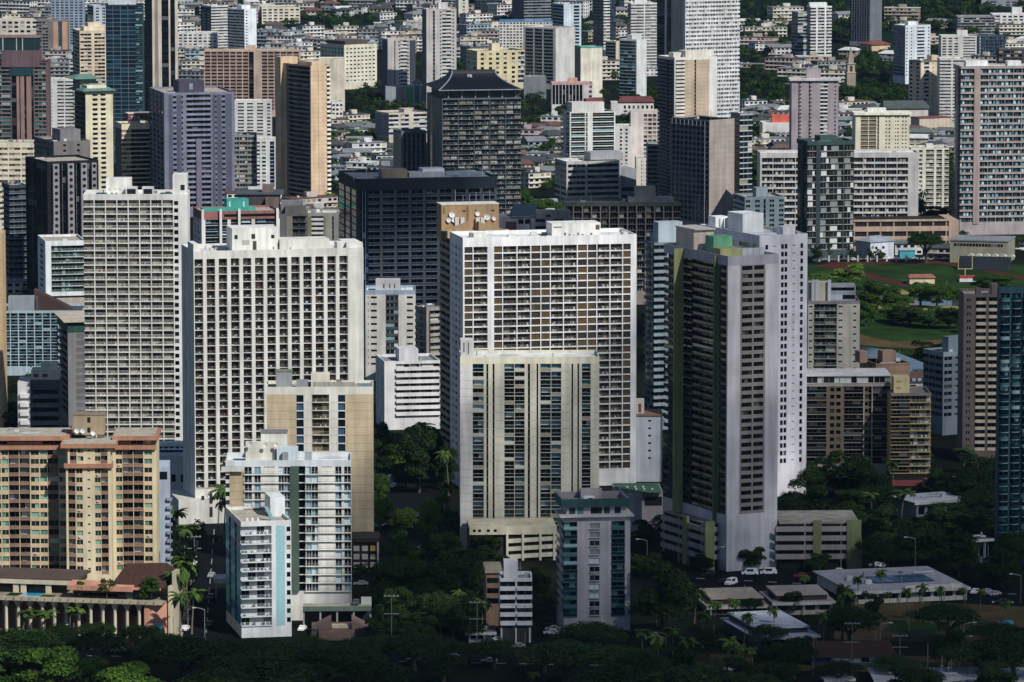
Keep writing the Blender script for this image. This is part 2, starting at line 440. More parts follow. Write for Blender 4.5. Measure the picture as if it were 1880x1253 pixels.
def tower(label, cat, xl, xc, xr, yt, yb, phi, p, wall, A, B=None, K=None, KB=None, R=1.1, top=1.6, par=.9, z0=4.0, depth=18, roof='roof_gravel', stuff=None,
          name='apartment_tower', topc=None, land=None, back=None, joint=None, group=None, core=None, nv=7, clutter=8, KC=None, RB=None, base=None):
    b = Bld(name, label, cat, xl, xc, xr, yt, yb, phi, depth, group, land)
    fl = p / b.s; zt = b.zt - top; W, D = b.W, b.D
    b.fl = fl; b.zr = b.zt - par; RB = R if RB is None else RB
    hasB, hasC = bool(B) and phi > 0, bool(B) and phi < 0
    n = max(1, int((zt - z0) / fl + .25)); z0 = zt - n * fl; b.zf = z0; b.n = n
    if z0 < .5: n -= 1; z0 += fl
    core = core or wall; tc = topc or wall
    x0c = RB if hasB else 0; x1c = W - (RB if hasC else 0)
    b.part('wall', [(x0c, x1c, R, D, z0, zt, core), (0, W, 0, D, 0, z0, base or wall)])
    b.face('A', A, z0, zt, fl, wall, K, R=R, n=n, stuff=stuff, joint=joint, nv=nv)
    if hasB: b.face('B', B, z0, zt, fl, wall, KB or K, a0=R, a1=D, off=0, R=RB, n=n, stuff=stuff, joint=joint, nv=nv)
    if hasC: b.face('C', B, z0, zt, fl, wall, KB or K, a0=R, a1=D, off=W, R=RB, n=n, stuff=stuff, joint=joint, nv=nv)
    e = max(R, .3) + .3; zr = b.zr
    eb = (RB + .3) if hasB else .35; ec = (RB + .3) if hasC else .35
    if top > .05:
        b.part('parapet', [(0, W, 0, e, zt, zr, tc), (0, W, 0, .3, zr, b.zt, tc), (0, eb, e, D, zt, zr, tc), (0, .3, .3, D, zr, b.zt, tc), (W - ec, W, e, D, zt, zr, tc), (W - .3, W, .3, D, zr, b.zt, tc),
                           (eb, W - ec, D - .35, D, zt, zr, tc), (.3, W - .3, D - .3, D, zr, b.zt, tc)])
        b.part('roof', [(eb, W - ec, e, D - .35, zt, zr - .05, roof)])
    if clutter: b.clutter(clutter, seed=int(xl * 7 + yt))
    return b
# ================================================================ FRONT ROW OF BUILDINGS
def slabs(b, x0, x1, off, out, col, zs, t=.2, name='floor_slab'):
    b.part(name, [(x0, x1, off - out, off - .012, z, z + t, col) for z in zs], kind='stuff' if len(zs) > 6 else None)
WHITE, OFFW, CREAM, GREY = '#e4e0d6', '#dad5c8', '#d8cfb0', '#a8a6a4'

# ---- orange and cream hotel on an arcaded podium
def orange_hotel():
    b = Bld('hotel', 'orange and cream hotel with green blinds, standing on an arcaded podium with a pool', 'hotel', -70, -70, 288, 801, 1130, 1, 17, land='the orange hotel')
    cream, orange, brown = '#d9c698', '#b97a54', '#8f5f42'
    s = b.s; fl = 16.6 / s; R = 1.5
    K = {'b': dict(rail='solid', railc='#8d6a50', slabc='#a37f5c', back='#352a22', pane='condo', rh=.85, div=1), 'g': dict(pane='green_blind', mx=.06, sill=.36, head=.92, wall=cream, np=2, spand='#d6b583', ac=1),  # balcony backs are painted dark to deepen the recess shade
         'o': dict(mx=.36, sill=.55, head=.74, np=1, pane='glass_dark', wall=cream), 'w': dict(wall=cream)}
    xs = [b.lx(q) for q in (-70, 125, 208, 288)]
    zt = b.z(826); n = 14; z0 = zt - n * fl
    b.part('wall', [(xs[0], xs[3], R, 17, z0, zt, cream), (xs[0], xs[3], 0, 17, 4, z0, cream)])
    b.face('A', 'g18 b20 b20 g16 g14 b20 b20 g17 g15 b21 g13 w3', z0, zt, fl, cream, K, 0, xs[1], 0, R, n)
    b.face('A', 'w5 g13 b20 b19 g16 w7', z0, zt, fl, cream, K, xs[2], xs[3], 0, R, n)
    # fascias, set back top floor and roof of the two wings
    for a, c in ((xs[0], xs[1]), (xs[2], xs[3])):
        zf, zu, zr = b.z(819), b.z(809), b.z(801)
        b.part('fascia', [(a, c, -.8, 1.2, zt + .003, zf, orange)]); b.part('fascia', [(a, c + (.6 if a else 0), -.9, 17.5, zu, zr, orange)])
        b.part('roof', [(a + .4, c - .4, -.4, 17, zr, zr + .12, 'roof_gravel')])
        b.face('A', 'g20 w2 g14 b22 w3 g20' if a == xs[0] else 'w3 b20 g18 w3 g14', zf, zu, fl, '#a87858', {'g': dict(mx=.05, sill=.2, head=.9, pane='glass'), 'b': K['b']}, a, c, .9, R, 1)
        b.part('wall', [(a, c, .9 + R, 17, zt + .01, zu - .01, cream)])
    # projecting centre block
    d = -7.0; zc = b.z(846); zc1 = b.z(853.6); zc2 = b.z(817); zc3 = b.z(809)
    n2 = int((zc1 - z0) / fl + .4); zz = zc1 - n2 * fl
    b.part('wall', [(xs[1], xs[2], d + R, R, zz, zc1, cream), (xs[1], xs[2], d, R - .01, 4, zz, cream), (xs[1], xs[2], d + R, R, zc, zc2, cream)])
    cc = 'w4 b14 g13 w2 o17 w2 g12 b14 w5'
    b.face('A', cc, zz, zc1, fl, cream, K, xs[1], xs[2], d, R, n2)
    b.part('fascia', [(xs[1] - .5, xs[2] + .5, d - .8, d + 1.3, zc1 + .002, zc, orange)])
    b.face('A', cc, zc, zc2, fl, cream, K, xs[1] + .6, xs[2] - .2, d, R, 2)
    b.part('fascia', [(xs[1] - 1.4, xs[2] + 1.6, d - 1, 3, zc2 + .002, zc3, orange)]); b.part('roof', [(xs[1] - 1, xs[2] + 1.2, d - .6, 4, zc3, zc3 + .15, 'roof_gravel')])
    b.zr = b.z(801)
    b.roofbox('penthouse', '#a8916a', 137, 193, 763, .12, .5, extra=[(.45, .55, .63, .9, '#1c1712'), (.45, .55, .12, .38, '#1c1712')], cap='#8f7b5b')
    for px, py in ((143, 791), (154, 791), (173, 795)): b.dish(px, py, .08, .75)
    b.clutter(5, 3, .7)
    return b
ORANGE = orange_hotel()

def podium():
    b = Bld('podium', 'arcaded hotel podium of tall cream columns with pool deck and pink end wall', 'podium', -70, 300, 300, 1093, 1161, -11, 26, land='the arcaded podium')
    z = b.zt; cream, pink = '#cdbf9c', '#c98566'
    W = b.W
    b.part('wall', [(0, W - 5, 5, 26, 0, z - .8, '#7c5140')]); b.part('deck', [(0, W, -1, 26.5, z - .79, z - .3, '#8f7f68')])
    n = 15
    for i in range(n):
        x = (i + .5) * (W - 6) / n + .5
        V = []; Fc = []; N = 10; prof = [(0, .55), (z - 4.2, .5), (z - 2.6, .62), (z - 1.5, 1.1), (z - .8, 2.0)]
        for zz, r in prof:
            for q in range(N): V.append((x + r * math.cos(2 * math.pi * q / N), .6 + min(r, 1.4) * math.sin(2 * math.pi * q / N), zz))
        for k in range(len(prof) - 1):
            for q in range(N): Fc.append([k * N + q, k * N + (q + 1) % N, (k + 1) * N + (q + 1) % N, (k + 1) * N + q])
        b.mesh('column', V, Fc, [M(cream)], smooth=True)
        b.part('panel', [(x + 1.2, x + 2.6, 4.9, 4.99, 0, z - 4, '#a5765e')])
    n = 26
    for i in range(n):
        x = i * W / n; b.part('balustrade_panel', [(x + .04, x + W / n - .04, -1.3, -1.02, z - .8, z + .5, '#b8a988'), (x - .12, x + .12, -1.5, -1.31, z - 1, z + .2, '#a8987a')])
    # curved pink end wall with its turquoise square sign
    V = []; Fc = []
    for i in range(9):
        a = i / 8 * math.pi / 2; x = W - 5.5 + 6 * math.sin(a); y = -.6 + 6 * (1 - math.cos(a))
        V += [(x, y, 0), (x, y, z - .82)]
    V += [(W - 5.5, 6, 0), (W - 5.5, 6, z - .82)]
    for i in range(8): Fc.append([2 * i, 2 * i + 2, 2 * i + 3, 2 * i + 1])
    Fc.append([16, 18, 19, 17]); Fc.append([2 * q + 1 for q in range(10)])
    b.mesh('curved_wall', V, Fc, [M(pink)])
    b.part('pier', [(W + .6, W + 1.3, 3, 8, 0, z + 4, cream), (W + 1.31, W + 2.2, 5, 10, 0, z + 8, '#b5a98c')])
    x = b.lx(288, -.6)
    sg = b.part('sign', [(x - 1.0, x + 1.6, -1.5, -1.2, 2.2, 4.6, '#28b8bf')])
    V = []; N = 16
    for r in (.75, .45):
        for i in range(N): V.append((x + .3 + r * math.cos(2 * math.pi * i / N), -1.53, 3.4 + r * .9 * math.sin(2 * math.pi * i / N)))
    o = link('emblem', raw_mesh('emblem', V, [[i, (i + 1) % N, N + (i + 1) % N, N + i] for i in range(N)], None, [M('#bfe9ea')]), sg)
    # deck furniture: pool, lawns, pavilion
    def bx(n_, a): return b.part(n_, a)
    L = b.lx
    bx('pool', [(L(30), L(65), 3, 9, z - .29, z - .22, 'pool'), (L(28), L(67), 2.6, 2.99, z - .29, z - .1, '#d9d6cc')])
    bx('lawn', [(L(5), L(27), 1, 8, z - .29, z - .15, 'lawn')]); bx('lawn', [(L(68), L(92), 1, 6, z - .29, z - .15, 'lawn')])
    # terrace building under the tower: dark glazed fronts, brown roof, orange canopy
    bx('terrace_roof', [(L(-70), L(121), 9, 27, z + 3.3, z + 4.0, '#54443a'), (L(-70), L(121), 8.6, 8.99, z + 2.4, z + 3.6, cream)])
    for i, (a, c) in enumerate(((-66, -30), (-28, 5), (34, 66))): bx('glass_front', [(L(a), L(c), 9.3, 9.6, z - .29, z + 2.4, 'glass_dark')])
    for q in (8, 22, 68, 118): bx('pier', [(L(q), L(q) + 1.6, 9, 9.8, z - .29, z + 2.4, cream)])
    V = [(L(120), 4, z + 2.0), (L(212), 4, z + 1.3), (L(212), 9, z + 3.6), (L(120), 9, z + 3.9), (L(120), 4, z + 2.9), (L(212), 4, z + 2.2)]
    b.mesh('canopy', [(L(120), 2, z + 2.2), (L(240), 2, z + 2.2), (L(240), 8, z + 4.2), (L(120), 8, z + 4.2), (L(120), 2, z + 3.6), (L(240), 2, z + 3.6)], [[0, 1, 5, 4], [4, 5, 2, 3], [0, 4, 3], [1, 2, 5], [0, 3, 2, 1]], [M('#cf8a66')])
    bx('glass_front', [(L(122), L(206), 8.3, 8.5, z - .29, z + 2.2, 'glass_dark')])
    for q in range(5): bx('window', [(L(208 + q * 14), L(221 + q * 14), 5.2, 5.4, z - .29, z + 3.2, 'glass_teal')])
    b.mesh('hip_roof', [(L(196), 3.5, z + 3.3), (L(296), 3.5, z + 3.3), (L(300), 24, z + 4.2), (L(205), 24, z + 4.2), (L(212), 13, z + 8.6), (L(286), 13, z + 9.2)], [[0, 1, 5, 4], [1, 2, 5], [2, 3, 4, 5], [3, 0, 4], [0, 3, 2, 1]], [M('roof_tile_brown')])
    bx('fascia', [(L(205), L(290), 3.2, 3.49, z + 2.6, z + 3.3, '#cf8a66')])
    return b
POD = podium()

# ---- white slab hotel with gridded balconies
b = tower('tall white slab hotel with a fine grid of beige curtained balconies', 'hotel', 155, 155, 346, 357, 850, 1, 13.5, WHITE,
          '8*(b20.7) o8 w17', None, {'b': dict(rail='bars', railc='#b9b4a8', back='#5f5648', pane='curtain', slab=.34, div=1, dw=.32, np=3, door=.96), 'o': dict(mx=.02, sill=.28, head=.86, np=1, pane='glass_dark')}, R=1.35, top=2.1, name='hotel', land='the white slab hotel', clutter=3, roof='roof_white')
b.roofbox('penthouse', WHITE, 197, 243, 328, .35, .7)
for q in (233, 263): b.roofbox('cooling_tower', '#d9d8d4', q, q + 21, 344, .1, .3, extra=[(.12, .88, .25, .8, '#15181b')])
b.roofbox('stair_tower', WHITE, 319, 345, 322, .02, .6, extra=[(.55, .85, .3, .55, '#20242a')])
for q in (203, 213, 221): b.dish(q, 349, .3, .6)
# its restaurant terrace at the foot
b = Bld('restaurant', 'low white restaurant terrace with white parasols at the foot of the slab hotel', 'restaurant', 286, 286, 338, 838, 905, 2, 14)
b.part('wall', [(0, b.W, 0, 14, 0, b.zt, WHITE)]); z = b.zt
b.part('upper_wall', [(0, b.W, 8, 14, z, b.z(814, 0, 8), WHITE)]); b.part('opening', [(.3, b.W - .3, 7.9, 7.99, z + .2, z + 2.2, 'glass_dark')])
for q in (.1, .55, .88): b.part('window', [(b.W * q, b.W * q + 1.5, -.05, -.005, z * .3, z * .5, 'glass_dark')]); 
for i in range(5):
    x = .6 + i * b.W / 5
    b.mesh('parasol', [(x - 1.1, 1, z + 2), (x + 1.1, 1, z + 2), (x + 1.1, 3, z + 2), (x - 1.1, 3, z + 2), (x, 2, z + 2.8), (x - .04, 2, z), (x + .04, 2, z), (x, 2.05, z + 2.5)], [[0, 1, 4], [1, 2, 4], [2, 3, 4], [3, 0, 4], [5, 6, 7]], [M('#eceae6')])

# ---- white hotel with deep fin-framed balconies
b = tower('broad white hotel of deep dark balcony recesses between vertical white fins', 'hotel', 335, 357, 668, 462, 960, 13, 14.75, '#ddd8cb',
          'w1.5 12*(b15.4 w6.6) b15.4 w29', 'w9 d1.2 w12 d1.2 w9', {'b': dict(rail='bars', railc='#5a5550', back='#1d1a17', slabc='#e3e0d8', slab=.16, pane='dark_room', np=2, door=.8, out=.18, lint=.6), 'w': dict(proud=.15)}, R=2.3, top=2.6, par=1.2, z0=11,  # near-black recess back, painted in place of deep shade
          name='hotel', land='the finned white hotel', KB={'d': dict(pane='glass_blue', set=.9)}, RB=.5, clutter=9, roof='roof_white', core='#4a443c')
b.roofbox('penthouse', WHITE, 428, 512, 419, .25, .7, extra=[(.05, .12, .55, .72, '#2c2c2c'), (.42, .5, .55, .75, '#2c2c2c'), (.85, .92, .55, .7, '#2c2c2c'), (.22, .38, .3, .5, '#b9b3a2'), (.45, .53, .05, .45, '#4d4538')])
b.roofbox('penthouse', OFFW, 515, 606, 440, .2, .6)
b.roofbox('penthouse', WHITE, 357, 368, 449, .02, .5); b.roofbox('stair_tower', WHITE, 637, 667, 446, .02, .6)
b.roofbox('chimney', WHITE, 620, 634, 445, .1, .3)
b.part('podium', [(-6, b.W * .32, -3, 20, 0, b.z(915), '#cfcabd'), (b.W * .33, b.W, 1, 16, 0, 11, '#a09c93')])
for fx, z0_, z1_ in ((1.5, .72, .84), (4.2, .6, .9), (4.2, .2, .5)): b.part('window', [(fx, fx + 1, -3.06, -3.005, z0_ * 11, z1_ * 11, '#23262a')])

# ---- tan hotel with three vertical strips
b = tower('plain tan hotel with two dark window strips and a central column of balconies', 'hotel', 490, 490, 686, 711, 1040, 1.5, 15.3, '#cbb387',
          'w54 t13 v15 b31 v16 t13 w51', None, {'v': dict(k='pier', wall='#dad4c4', joint=1), 't': dict(sill=.06, head=.94, np=1, pane='glass_blue', spand='#dad4c4', dep=.5), 'b': dict(back='#a78c5c', slabc='#dad0b4', railc='#7a6a48', pane='curtain', np=3)}, R=1.2, top=2.4,
          joint=True, name='hotel', land='the tan hotel', topc='#ddd6c4', z0=8, depth=16, clutter=5)
b.roofbox('cooling_tower', '#8d9295', 508, 537, 683, .3, .6, cap='#77795f'); b.roofbox('penthouse', '#dcd2b8', 572, 606, 688, .4, .8)
for i in range(9): b.roofbox('louvre_panel', '#9c9a8c', 575 + i * 8.6, 583 + i * 8.6, 702, .2, .24)
b.roofbox('ac_unit', '#7b8f9c', 655, 684, 706, .1, .3); b.roofbox('ac_unit', '#8a9096', 545, 566, 699, .3, .5)
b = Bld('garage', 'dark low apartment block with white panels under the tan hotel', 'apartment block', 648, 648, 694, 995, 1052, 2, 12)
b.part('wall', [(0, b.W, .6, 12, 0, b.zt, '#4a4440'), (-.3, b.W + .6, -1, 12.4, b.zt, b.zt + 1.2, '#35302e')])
for r in range(3):
    for q in range(3): b.part('balcony', [(q * b.W / 3 + .2, q * b.W / 3 + 2.0, -.2, .58, 1.6 + r * 2.6, 3.2 + r * 2.6, '#c9a04c' if (r, q) == (2, 2) else '#cfc9bd')])
b.part('pier', [(b.W - .3, b.W + .3, -1, -.3, 0, b.zt, '#b7b1a6')])

# ---- grey apartment block with a green stripe
b = tower('grey and white apartment block with a dark green vertical stripe and metal roof', 'apartment block', 415, 415, 645, 846, 1140, 1.5, 15.7, '#cfccc2',
          's7 y27 v14 w4 v12 x32 v10 v11 w1 n15 d12 w1 v10 v12 x31 v12 w4 v13', None,
          {'y': dict(k='pier', wall='#b29d75', joint=1), 'n': dict(k='pier', wall='#43594a', proud=.9), 'v': dict(k='win', mx=.04, sill=.06, head=.92, np=2, pane='condo_blue', frame='#d9d7d0'),
           'x': dict(k='win', mx=.18, sill=.84, head=.93, np=2, pane='glass_dark', wall='#d8d3c6'), 's': dict(rail='solid', rh=.9, out=.5)}, R=1.3, top=1.7, z0=7.0, topc='#c9ced0', roof='roof_white', land='the green striped apartments', depth=17, clutter=2)
x0, x1, x2, x3 = b.lx(449), b.lx(532), b.lx(560), b.lx(645)
zs = [b.zf + i * b.fl for i in range(b.n)]
for a, c in ((x0, x1), (x2, x3)):
    slabs(b, a, c, 0, .55, '#d6d3ca', [z - .1 for z in zs])
    bars = []
    for z in zs: bars += [(a, c, -.52, -.47, z + .9, z + .96, '#8f9698')] + [(a + q * (c - a) / 16, a + q * (c - a) / 16 + .05, -.52, -.47, z + .1, z + .9, '#8f9698') for q in range(17)]
    b.part('railing', bars, kind='stuff')
b.roofbox('penthouse', '#d5d1c4', 480, 528, 796, .35, .75, cap='#77797b'); b.roofbox('penthouse', '#d3cdb9', 452, 506, 812, .2, .34)
b.roofbox('lift_housing', '#c3d3da', 509, 548, 822, .1, .3); b.roofbox('tank', '#8a8f93', 519, 530, 831, .03, .08); b.roofbox('tank', '#a5abae', 560, 573, 831, .1, .16)
for px, py in ((460, 815), (488, 818), (508, 817)): b.dish(px, py, .14, .65)
b.part('side_roof', [(-1, x0 - .1, -.9, 9, b.zt - 2.4, b.zt - 1.7, '#8c8c90'), (-1.2, x0 - .1, -1.2, -.9, b.zt - 3.1, b.zt - 1.7, '#cbc8c0')])
# garage deck in front
g = Bld('parking_deck', 'green edged open parking deck at the foot of the green striped apartments', 'parking deck', 556, 556, 682, 1118, 1158, 1.5, 9)
g.part('deck', [(0, g.W, 0, 9, g.zt - .5, g.zt, 'concrete_floor'), (0, g.W, -.3, -.01, g.zt - .7, g.zt + .7, '#50665a')])
for i in range(5): g.part('column', [(i * (g.W - .5) / 4, i * (g.W - .5) / 4 + .5, .1, .6, 0, g.zt - .5, '#8a8f88')])
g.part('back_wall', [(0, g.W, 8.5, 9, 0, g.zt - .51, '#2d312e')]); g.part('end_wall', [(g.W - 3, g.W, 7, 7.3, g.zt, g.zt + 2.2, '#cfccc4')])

# ---- turquoise sided block
b = tower('white balconied apartment block with turquoise mosaic flank and a tiled turquoise strip', 'apartment block', 415, 443, 535, 958, 1172, 12, 17.1, '#dfe0de',
          's29 s27 w8 m16 w2 t10', 'm6 o4 m7 o4 m7', {'s': dict(rail='bars', slabc='#dfe0de', railc='#8b979c', back='#d8d8d4', pane='condo', door=.55, np=2, out=.3), 'm': dict(k='pier', wall='mosaic_tile', proud=.06), 't': dict(sill=.3, head=.85, np=1, mx=.15, pane='glass')},
          R=1.4, top=1.5, z0=3.0, land='the turquoise sided block', topc='#d9d8d2', RB=.8, clutter=0,
          KB={'m': dict(k='win', mx=0, sill=.01, head=.99, np=2, pane='teal_mosaic', spand='#23637a', dep=.08, name='mosaic_panel'), 'o': dict(mx=.1, sill=.3, head=.8, wall='#2a6f86', pane='glass_dark')})
b.roofbox('penthouse', '#dfe3e3', 497, 524, 913, .45, .8)
x = b.lx(505); 
b.mesh('stair', [(x, 6, b.zr), (x + 1, 6, b.zr), (x - 2, 6, b.zr + 4), (x - 1, 6, b.zr + 4), (x, 7, b.zr), (x + 1, 7, b.zr), (x - 2, 7, b.zr + 4), (x - 1, 7, b.zr + 4)], [[0, 1, 3, 2], [4, 6, 7, 5], [0, 2, 6, 4], [1, 5, 7, 3], [2, 3, 7, 6], [0, 4, 5, 1]], [M('#7fb3c4')])
for q in (452, 462, 472): 
    x = b.lx(q, 5); b.part('roof_vent', [(x, x + .8, 5, 5.8, b.zr, b.zr + .6, '#d9d7d2'), (x + .2, x + .6, 5.2, 5.6, b.zr + .6, b.zr + 1.1, '#efeeea')])

# ---- white block with solid balcony fronts
b = tower('smaller white apartment block with solid white balcony fronts above the palms', 'apartment block', 690, 706, 808, 664, 790, 10, 12.0, '#dcd9d6',
          'w21 s26 s18 s37', 'w3 o4 w4 o4 w4', {'s': dict(rail='solid', rh=1.15, out=.9, back='#8d8984', np=3, pane='condo', div=1)}, R=1.0, top=1.1, land='the white balcony block', roof='roof_grey', RB=.5, clutter=3)
b.roofbox('penthouse', '#cfccd0', 733, 768, 641, .3, .7)

# ---- white and brown gridded tower
K = {'v': dict(k='win', mx=.0, sill=.17, head=1.0, np=2, pane='brown_panel', spand='#e6e4e0', frame='#4a3d2e', dep=.4), 'b': dict(rail='bars', railc='#6d6458', back='#2a231b', slabc='#e6e4e0', slab=.4, pane='dark_room', np=3, door=.85), 'w': dict(proud=.06)}  # dark balcony backs carry the recess shade in their colour
b = tower('white gridded apartment tower with brown panels and deep dark balconies', 'apartment tower', 826, 850, 1168, 437, 900, 12, 13.65, '#e8e6e4',
          'w3 v15 w1.7 b26 w12 v15 w1.7 b25 w1.7 b24 w1.7 v17 w1.7 v16 w1.7 b23 w1.7 b24 w1.7 v17 w1.7 v16 w1.7 b23 w1.7 b22 w1.7 v14 w11', 'w5 o3 w3 o5 w3 o3 w4', K, R=1.6, top=3.2, par=1.2, land='the brown gridded tower', topc='#eceae8', RB=.35, roof='roof_white', clutter=8, depth=18,
          KB={'o': dict(mx=.1, sill=.35, head=.75, pane='glass_blue')})
b.roofbox('penthouse', WHITE, 1013, 1102, 410, .3, .7, extra=[(.04, .2, .7, .76, '#3a3a3a'), (.9, .98, .5, .85, '#5d4d3c')])
for i in range(7): b.roofbox('exhaust_pipe', '#77797a', 1036 + i * 8, 1039 + i * 8, 428 + (i % 3) * 2, .2, .23)
b.roofbox('stair_tower', WHITE, 870, 893, 429, .1, .3); b.roofbox('stair_tower', '#d9d8d6', 1144, 1152, 427, .1, .3)

# ---- brown tower with dishes behind it
b = tower('brown tower topped by a tan penthouse carrying white satellite dishes', 'apartment tower', 808, 828, 930, 437, 850, 12, 13.8, '#8d6f45',
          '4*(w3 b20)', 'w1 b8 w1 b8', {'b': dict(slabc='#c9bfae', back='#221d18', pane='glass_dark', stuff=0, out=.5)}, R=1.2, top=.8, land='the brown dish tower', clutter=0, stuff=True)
b.part('fascia', [(-1.5, b.W * .42, -1.6, 2, b.zt, b.z(424), '#c6a06a')]); b.part('fascia', [(b.W * .62, b.W + .8, -1.6, 2, b.zt, b.z(424), '#c6a06a')])
zr = b.zr
b.roofbox('penthouse', '#a88352', 811, 916, 376, .15, .6, cap='#d8d2c4', extra=[(.36, .42, .8, .84, '#4a3a22'), (.86, .93, .8, .84, '#4a3a22'), (.44, .47, .4, .95, '#7d6038'), (.03, .05, .75, .95, '#5d4626'), (.58, .62, .8, .84, '#4a3a22')])
for a, c in ((812, 862), (878, 925)):
    x0, x1 = b.lx(a), b.lx(c); z = b.z(424); z2 = b.z(408)
    hi = x1 if a == 812 else x0
    b.mesh('sloped_roof', [(x0, -1, z), (x1, -1, z), (x1, 3, z), (x0, 3, z), (hi, -1, z2), (hi, 3, z2)], ([[0, 1, 4], [3, 5, 2], [0, 4, 5, 3], [1, 2, 5, 4], [0, 3, 2, 1]] if a == 812 else [[0, 1, 4], [3, 5, 2], [4, 1, 2, 5], [0, 4, 5, 3], [0, 3, 2, 1]]), [M('#a98757')])
for px, py, r in ((830, 394, 1.1), (824, 404, .9), (834, 404, .9), (877, 392, .9), (894, 398, 1.2), (907, 401, .8)): b.dish(px, py, .14, r)
for i, q in enumerate((836, 846, 874, 883)): b.roofbox('ac_unit', '#c9c5ba', q, q + 7, 400, .09, .13)
for q in (836, 850, 862, 874, 887, 899): 
    x = b.lx(q, 5); z = b.z(376); b.part('antenna', [(x, x + .15, 5, 5.15, z, z + rnd.uniform(2, 5), '#8d8f90')])

# ---- beige striped tower in front of it
b = tower('beige apartment tower striped by narrow dark slots and glassy balcony columns', 'apartment tower', 845, 845, 1100, 656, 1010, 1.5, 15.15, '#cac5ae',
          'y23 q21 v4 d3.5 v8 d3.5 v18 q19 q19 v5 d4 v12 d3 v4 q20 q19 v18 d3 v8 d3 v5 q17 v15', None,
          {'y': dict(k='pier', wall='#cfccc6', joint=1), 'v': dict(k='pier', joint=1), 'q': dict(rail='glass', railp='glass', slabc='#bdb9a0', railc='#b4b8b2', pane='condo_blue', back='#6a7270', slab=.2, div=1), 'd': dict(pane='#14120f', set=.6)},
          R=1.3, top=2.2, z0=5, land='the beige striped tower', topc='#d9d2b2', depth=18, clutter=4, roof='roof_white')
b.roofbox('stair_tower', '#cfccc6', 846, 870, 626, .05, .5, extra=[(.2, .3, .4, .9, '#77746d'), (.55, .65, .3, .9, '#77746d')])
g = Bld('garage', 'cream parking garage with sloping open decks under the beige striped tower', 'garage', 862, 862, 1022, 968, 1030, 3, 20)
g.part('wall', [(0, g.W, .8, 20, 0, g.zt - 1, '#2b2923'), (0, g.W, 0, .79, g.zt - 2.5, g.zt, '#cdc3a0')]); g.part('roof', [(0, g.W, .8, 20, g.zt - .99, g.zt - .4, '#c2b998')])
for r in range(4):
    V = []; w0 = g.W * .42; y0 = -.02
    z = g.zt - 4.4 - r * 2.5
    g.mesh('deck_edge', [(w0, y0, z - .9), (g.W, y0, z), (g.W, y0, z + 1.3), (w0, y0, z + .4), (w0, y0 + .4, z - .9), (g.W, y0 + .4, z), (g.W, y0 + .4, z + 1.3), (w0, y0 + .4, z + .4)], _BF.tolist(), [M('#d3caac')])
for q in (.42, .6, .8, .96): g.part('pier', [(g.W * q, g.W * q + .7, -.3, -.03, 0, g.zt - 2, '#d3caac')])
for q in (.04, .1, .2, .28): g.part('window', [(g.W * q, g.W * q + .9, -.06, -.004, g.zt - 1.6, g.zt - .8, 'glass_dark')])

# ---- narrow white block and teal banded block
b = tower('narrow white apartment block with banded solid balconies among dark trees', 'apartment block', 918, 918, 977, 1062, 1180, 2, 16.3, '#dad7d4', 's26 w3 s26', None,
          {'s': dict(rail='solid', rh=1.05, out=.8, back='#55504c', pane='glass_dark', np=2)}, R=1.0, top=1.0, z0=4.2, depth=12, land='the narrow white block', roof='roof_grey', clutter=4, base='#3a3836')
b.roofbox('penthouse', '#d3d0d4', 925, 951, 1030, .25, .6)
for q in (.02, .47, .9): b.part('column', [(b.W * q, b.W * q + .45, -.5, -.05, 0, 4.2, '#d5d2cc')])
b = tower('grey apartment block with teal roof band and teal balcony glass', 'apartment block', 1022, 1035, 1157, 950, 1160, 7, 16.3, '#b5adb0',
          'q25 w21 g22 w20 q25 w10', 's5 w2 s5', {'q': dict(rail='glass', railp='glass_teal', pane='glass_teal', back='#203436', slabc='#3e6a6a', railc='#3e6a6a', out=.25), 'g': dict(mx=.08, sill=.18, head=.78, np=2, pane='condo', ledge=.5, ledgec='#b5adb0', ac=1)}, R=1.2, top=1.4, par=.1,
          land='the teal banded grey block', KB={'s': dict(rail='solid', slabc='#a39da0', pane='glass_dark')}, clutter=0, topc='#c0b9ba', z0=3)
zt = b.zt; b.part('cornice', [(-1.2, b.W + 1, -1.2, 12, zt, zt + .4, '#c0b9ba')])
b.part('top_floor', [(1, b.W - 1, 2.2, 16, zt + .41, zt + 3.0, '#a8a0a2')]); zz = zt + 3.0
for q in (.1, .22, .42, .5, .62, .78): b.part('window', [(b.W * q, b.W * q + 1.7, 2.1, 2.19, zt + .6, zt + 2.4, rnd.choice(['glass_teal', 'glass_dark', 'condo']))])
b.part('roof_band', [(-.6, b.W - .3, 1.0, 1.4, zz - .3, zz + 2.0, '#124a4d'), (-.6, -.2, 1.41, 16, zz - .3, zz + 2.0, '#124a4d'), (b.W - .7, b.W - .3, 1.41, 16, zz - .3, zz + 2.0, '#8f898e'), (-.19, b.W - .71, 15.5, 16, zz - .3, zz + 2, '#8f898e'), (-.19, b.W - .71, 1.41, 15.49, zz - .3, zz + .4, '#8f8172')])
b.part('penthouse', [(b.W * .34, b.W * .66, 12, 15, zz + .4, zz + 3.2, '#a8a0a2')]); b.part('ac_unit', [(b.W * .33, b.W * .5, 5, 6.5, zz + .4, zz + 2.2, '#dfdfdd'), (b.W * .4, b.W * .47, 4.9, 4.99, zz + .9, zz + 1.7, '#2a2a2a')])
b = Bld('annex', 'plain grey annex wall with a green terrace beside the teal banded block', 'annex', 1130, 1130, 1218, 906, 985, 2, 22)
b.part('wall', [(0, b.W * .55, 0, 22, 0, b.zt, '#aaa4ad'), (b.W * .551, b.W, 3, 22, 0, b.zt, '#8e878c')]); b.part('terrace', [(.5, b.W - .5, .5, 21.5, b.zt, b.zt + .12, '#3c6a4a')])
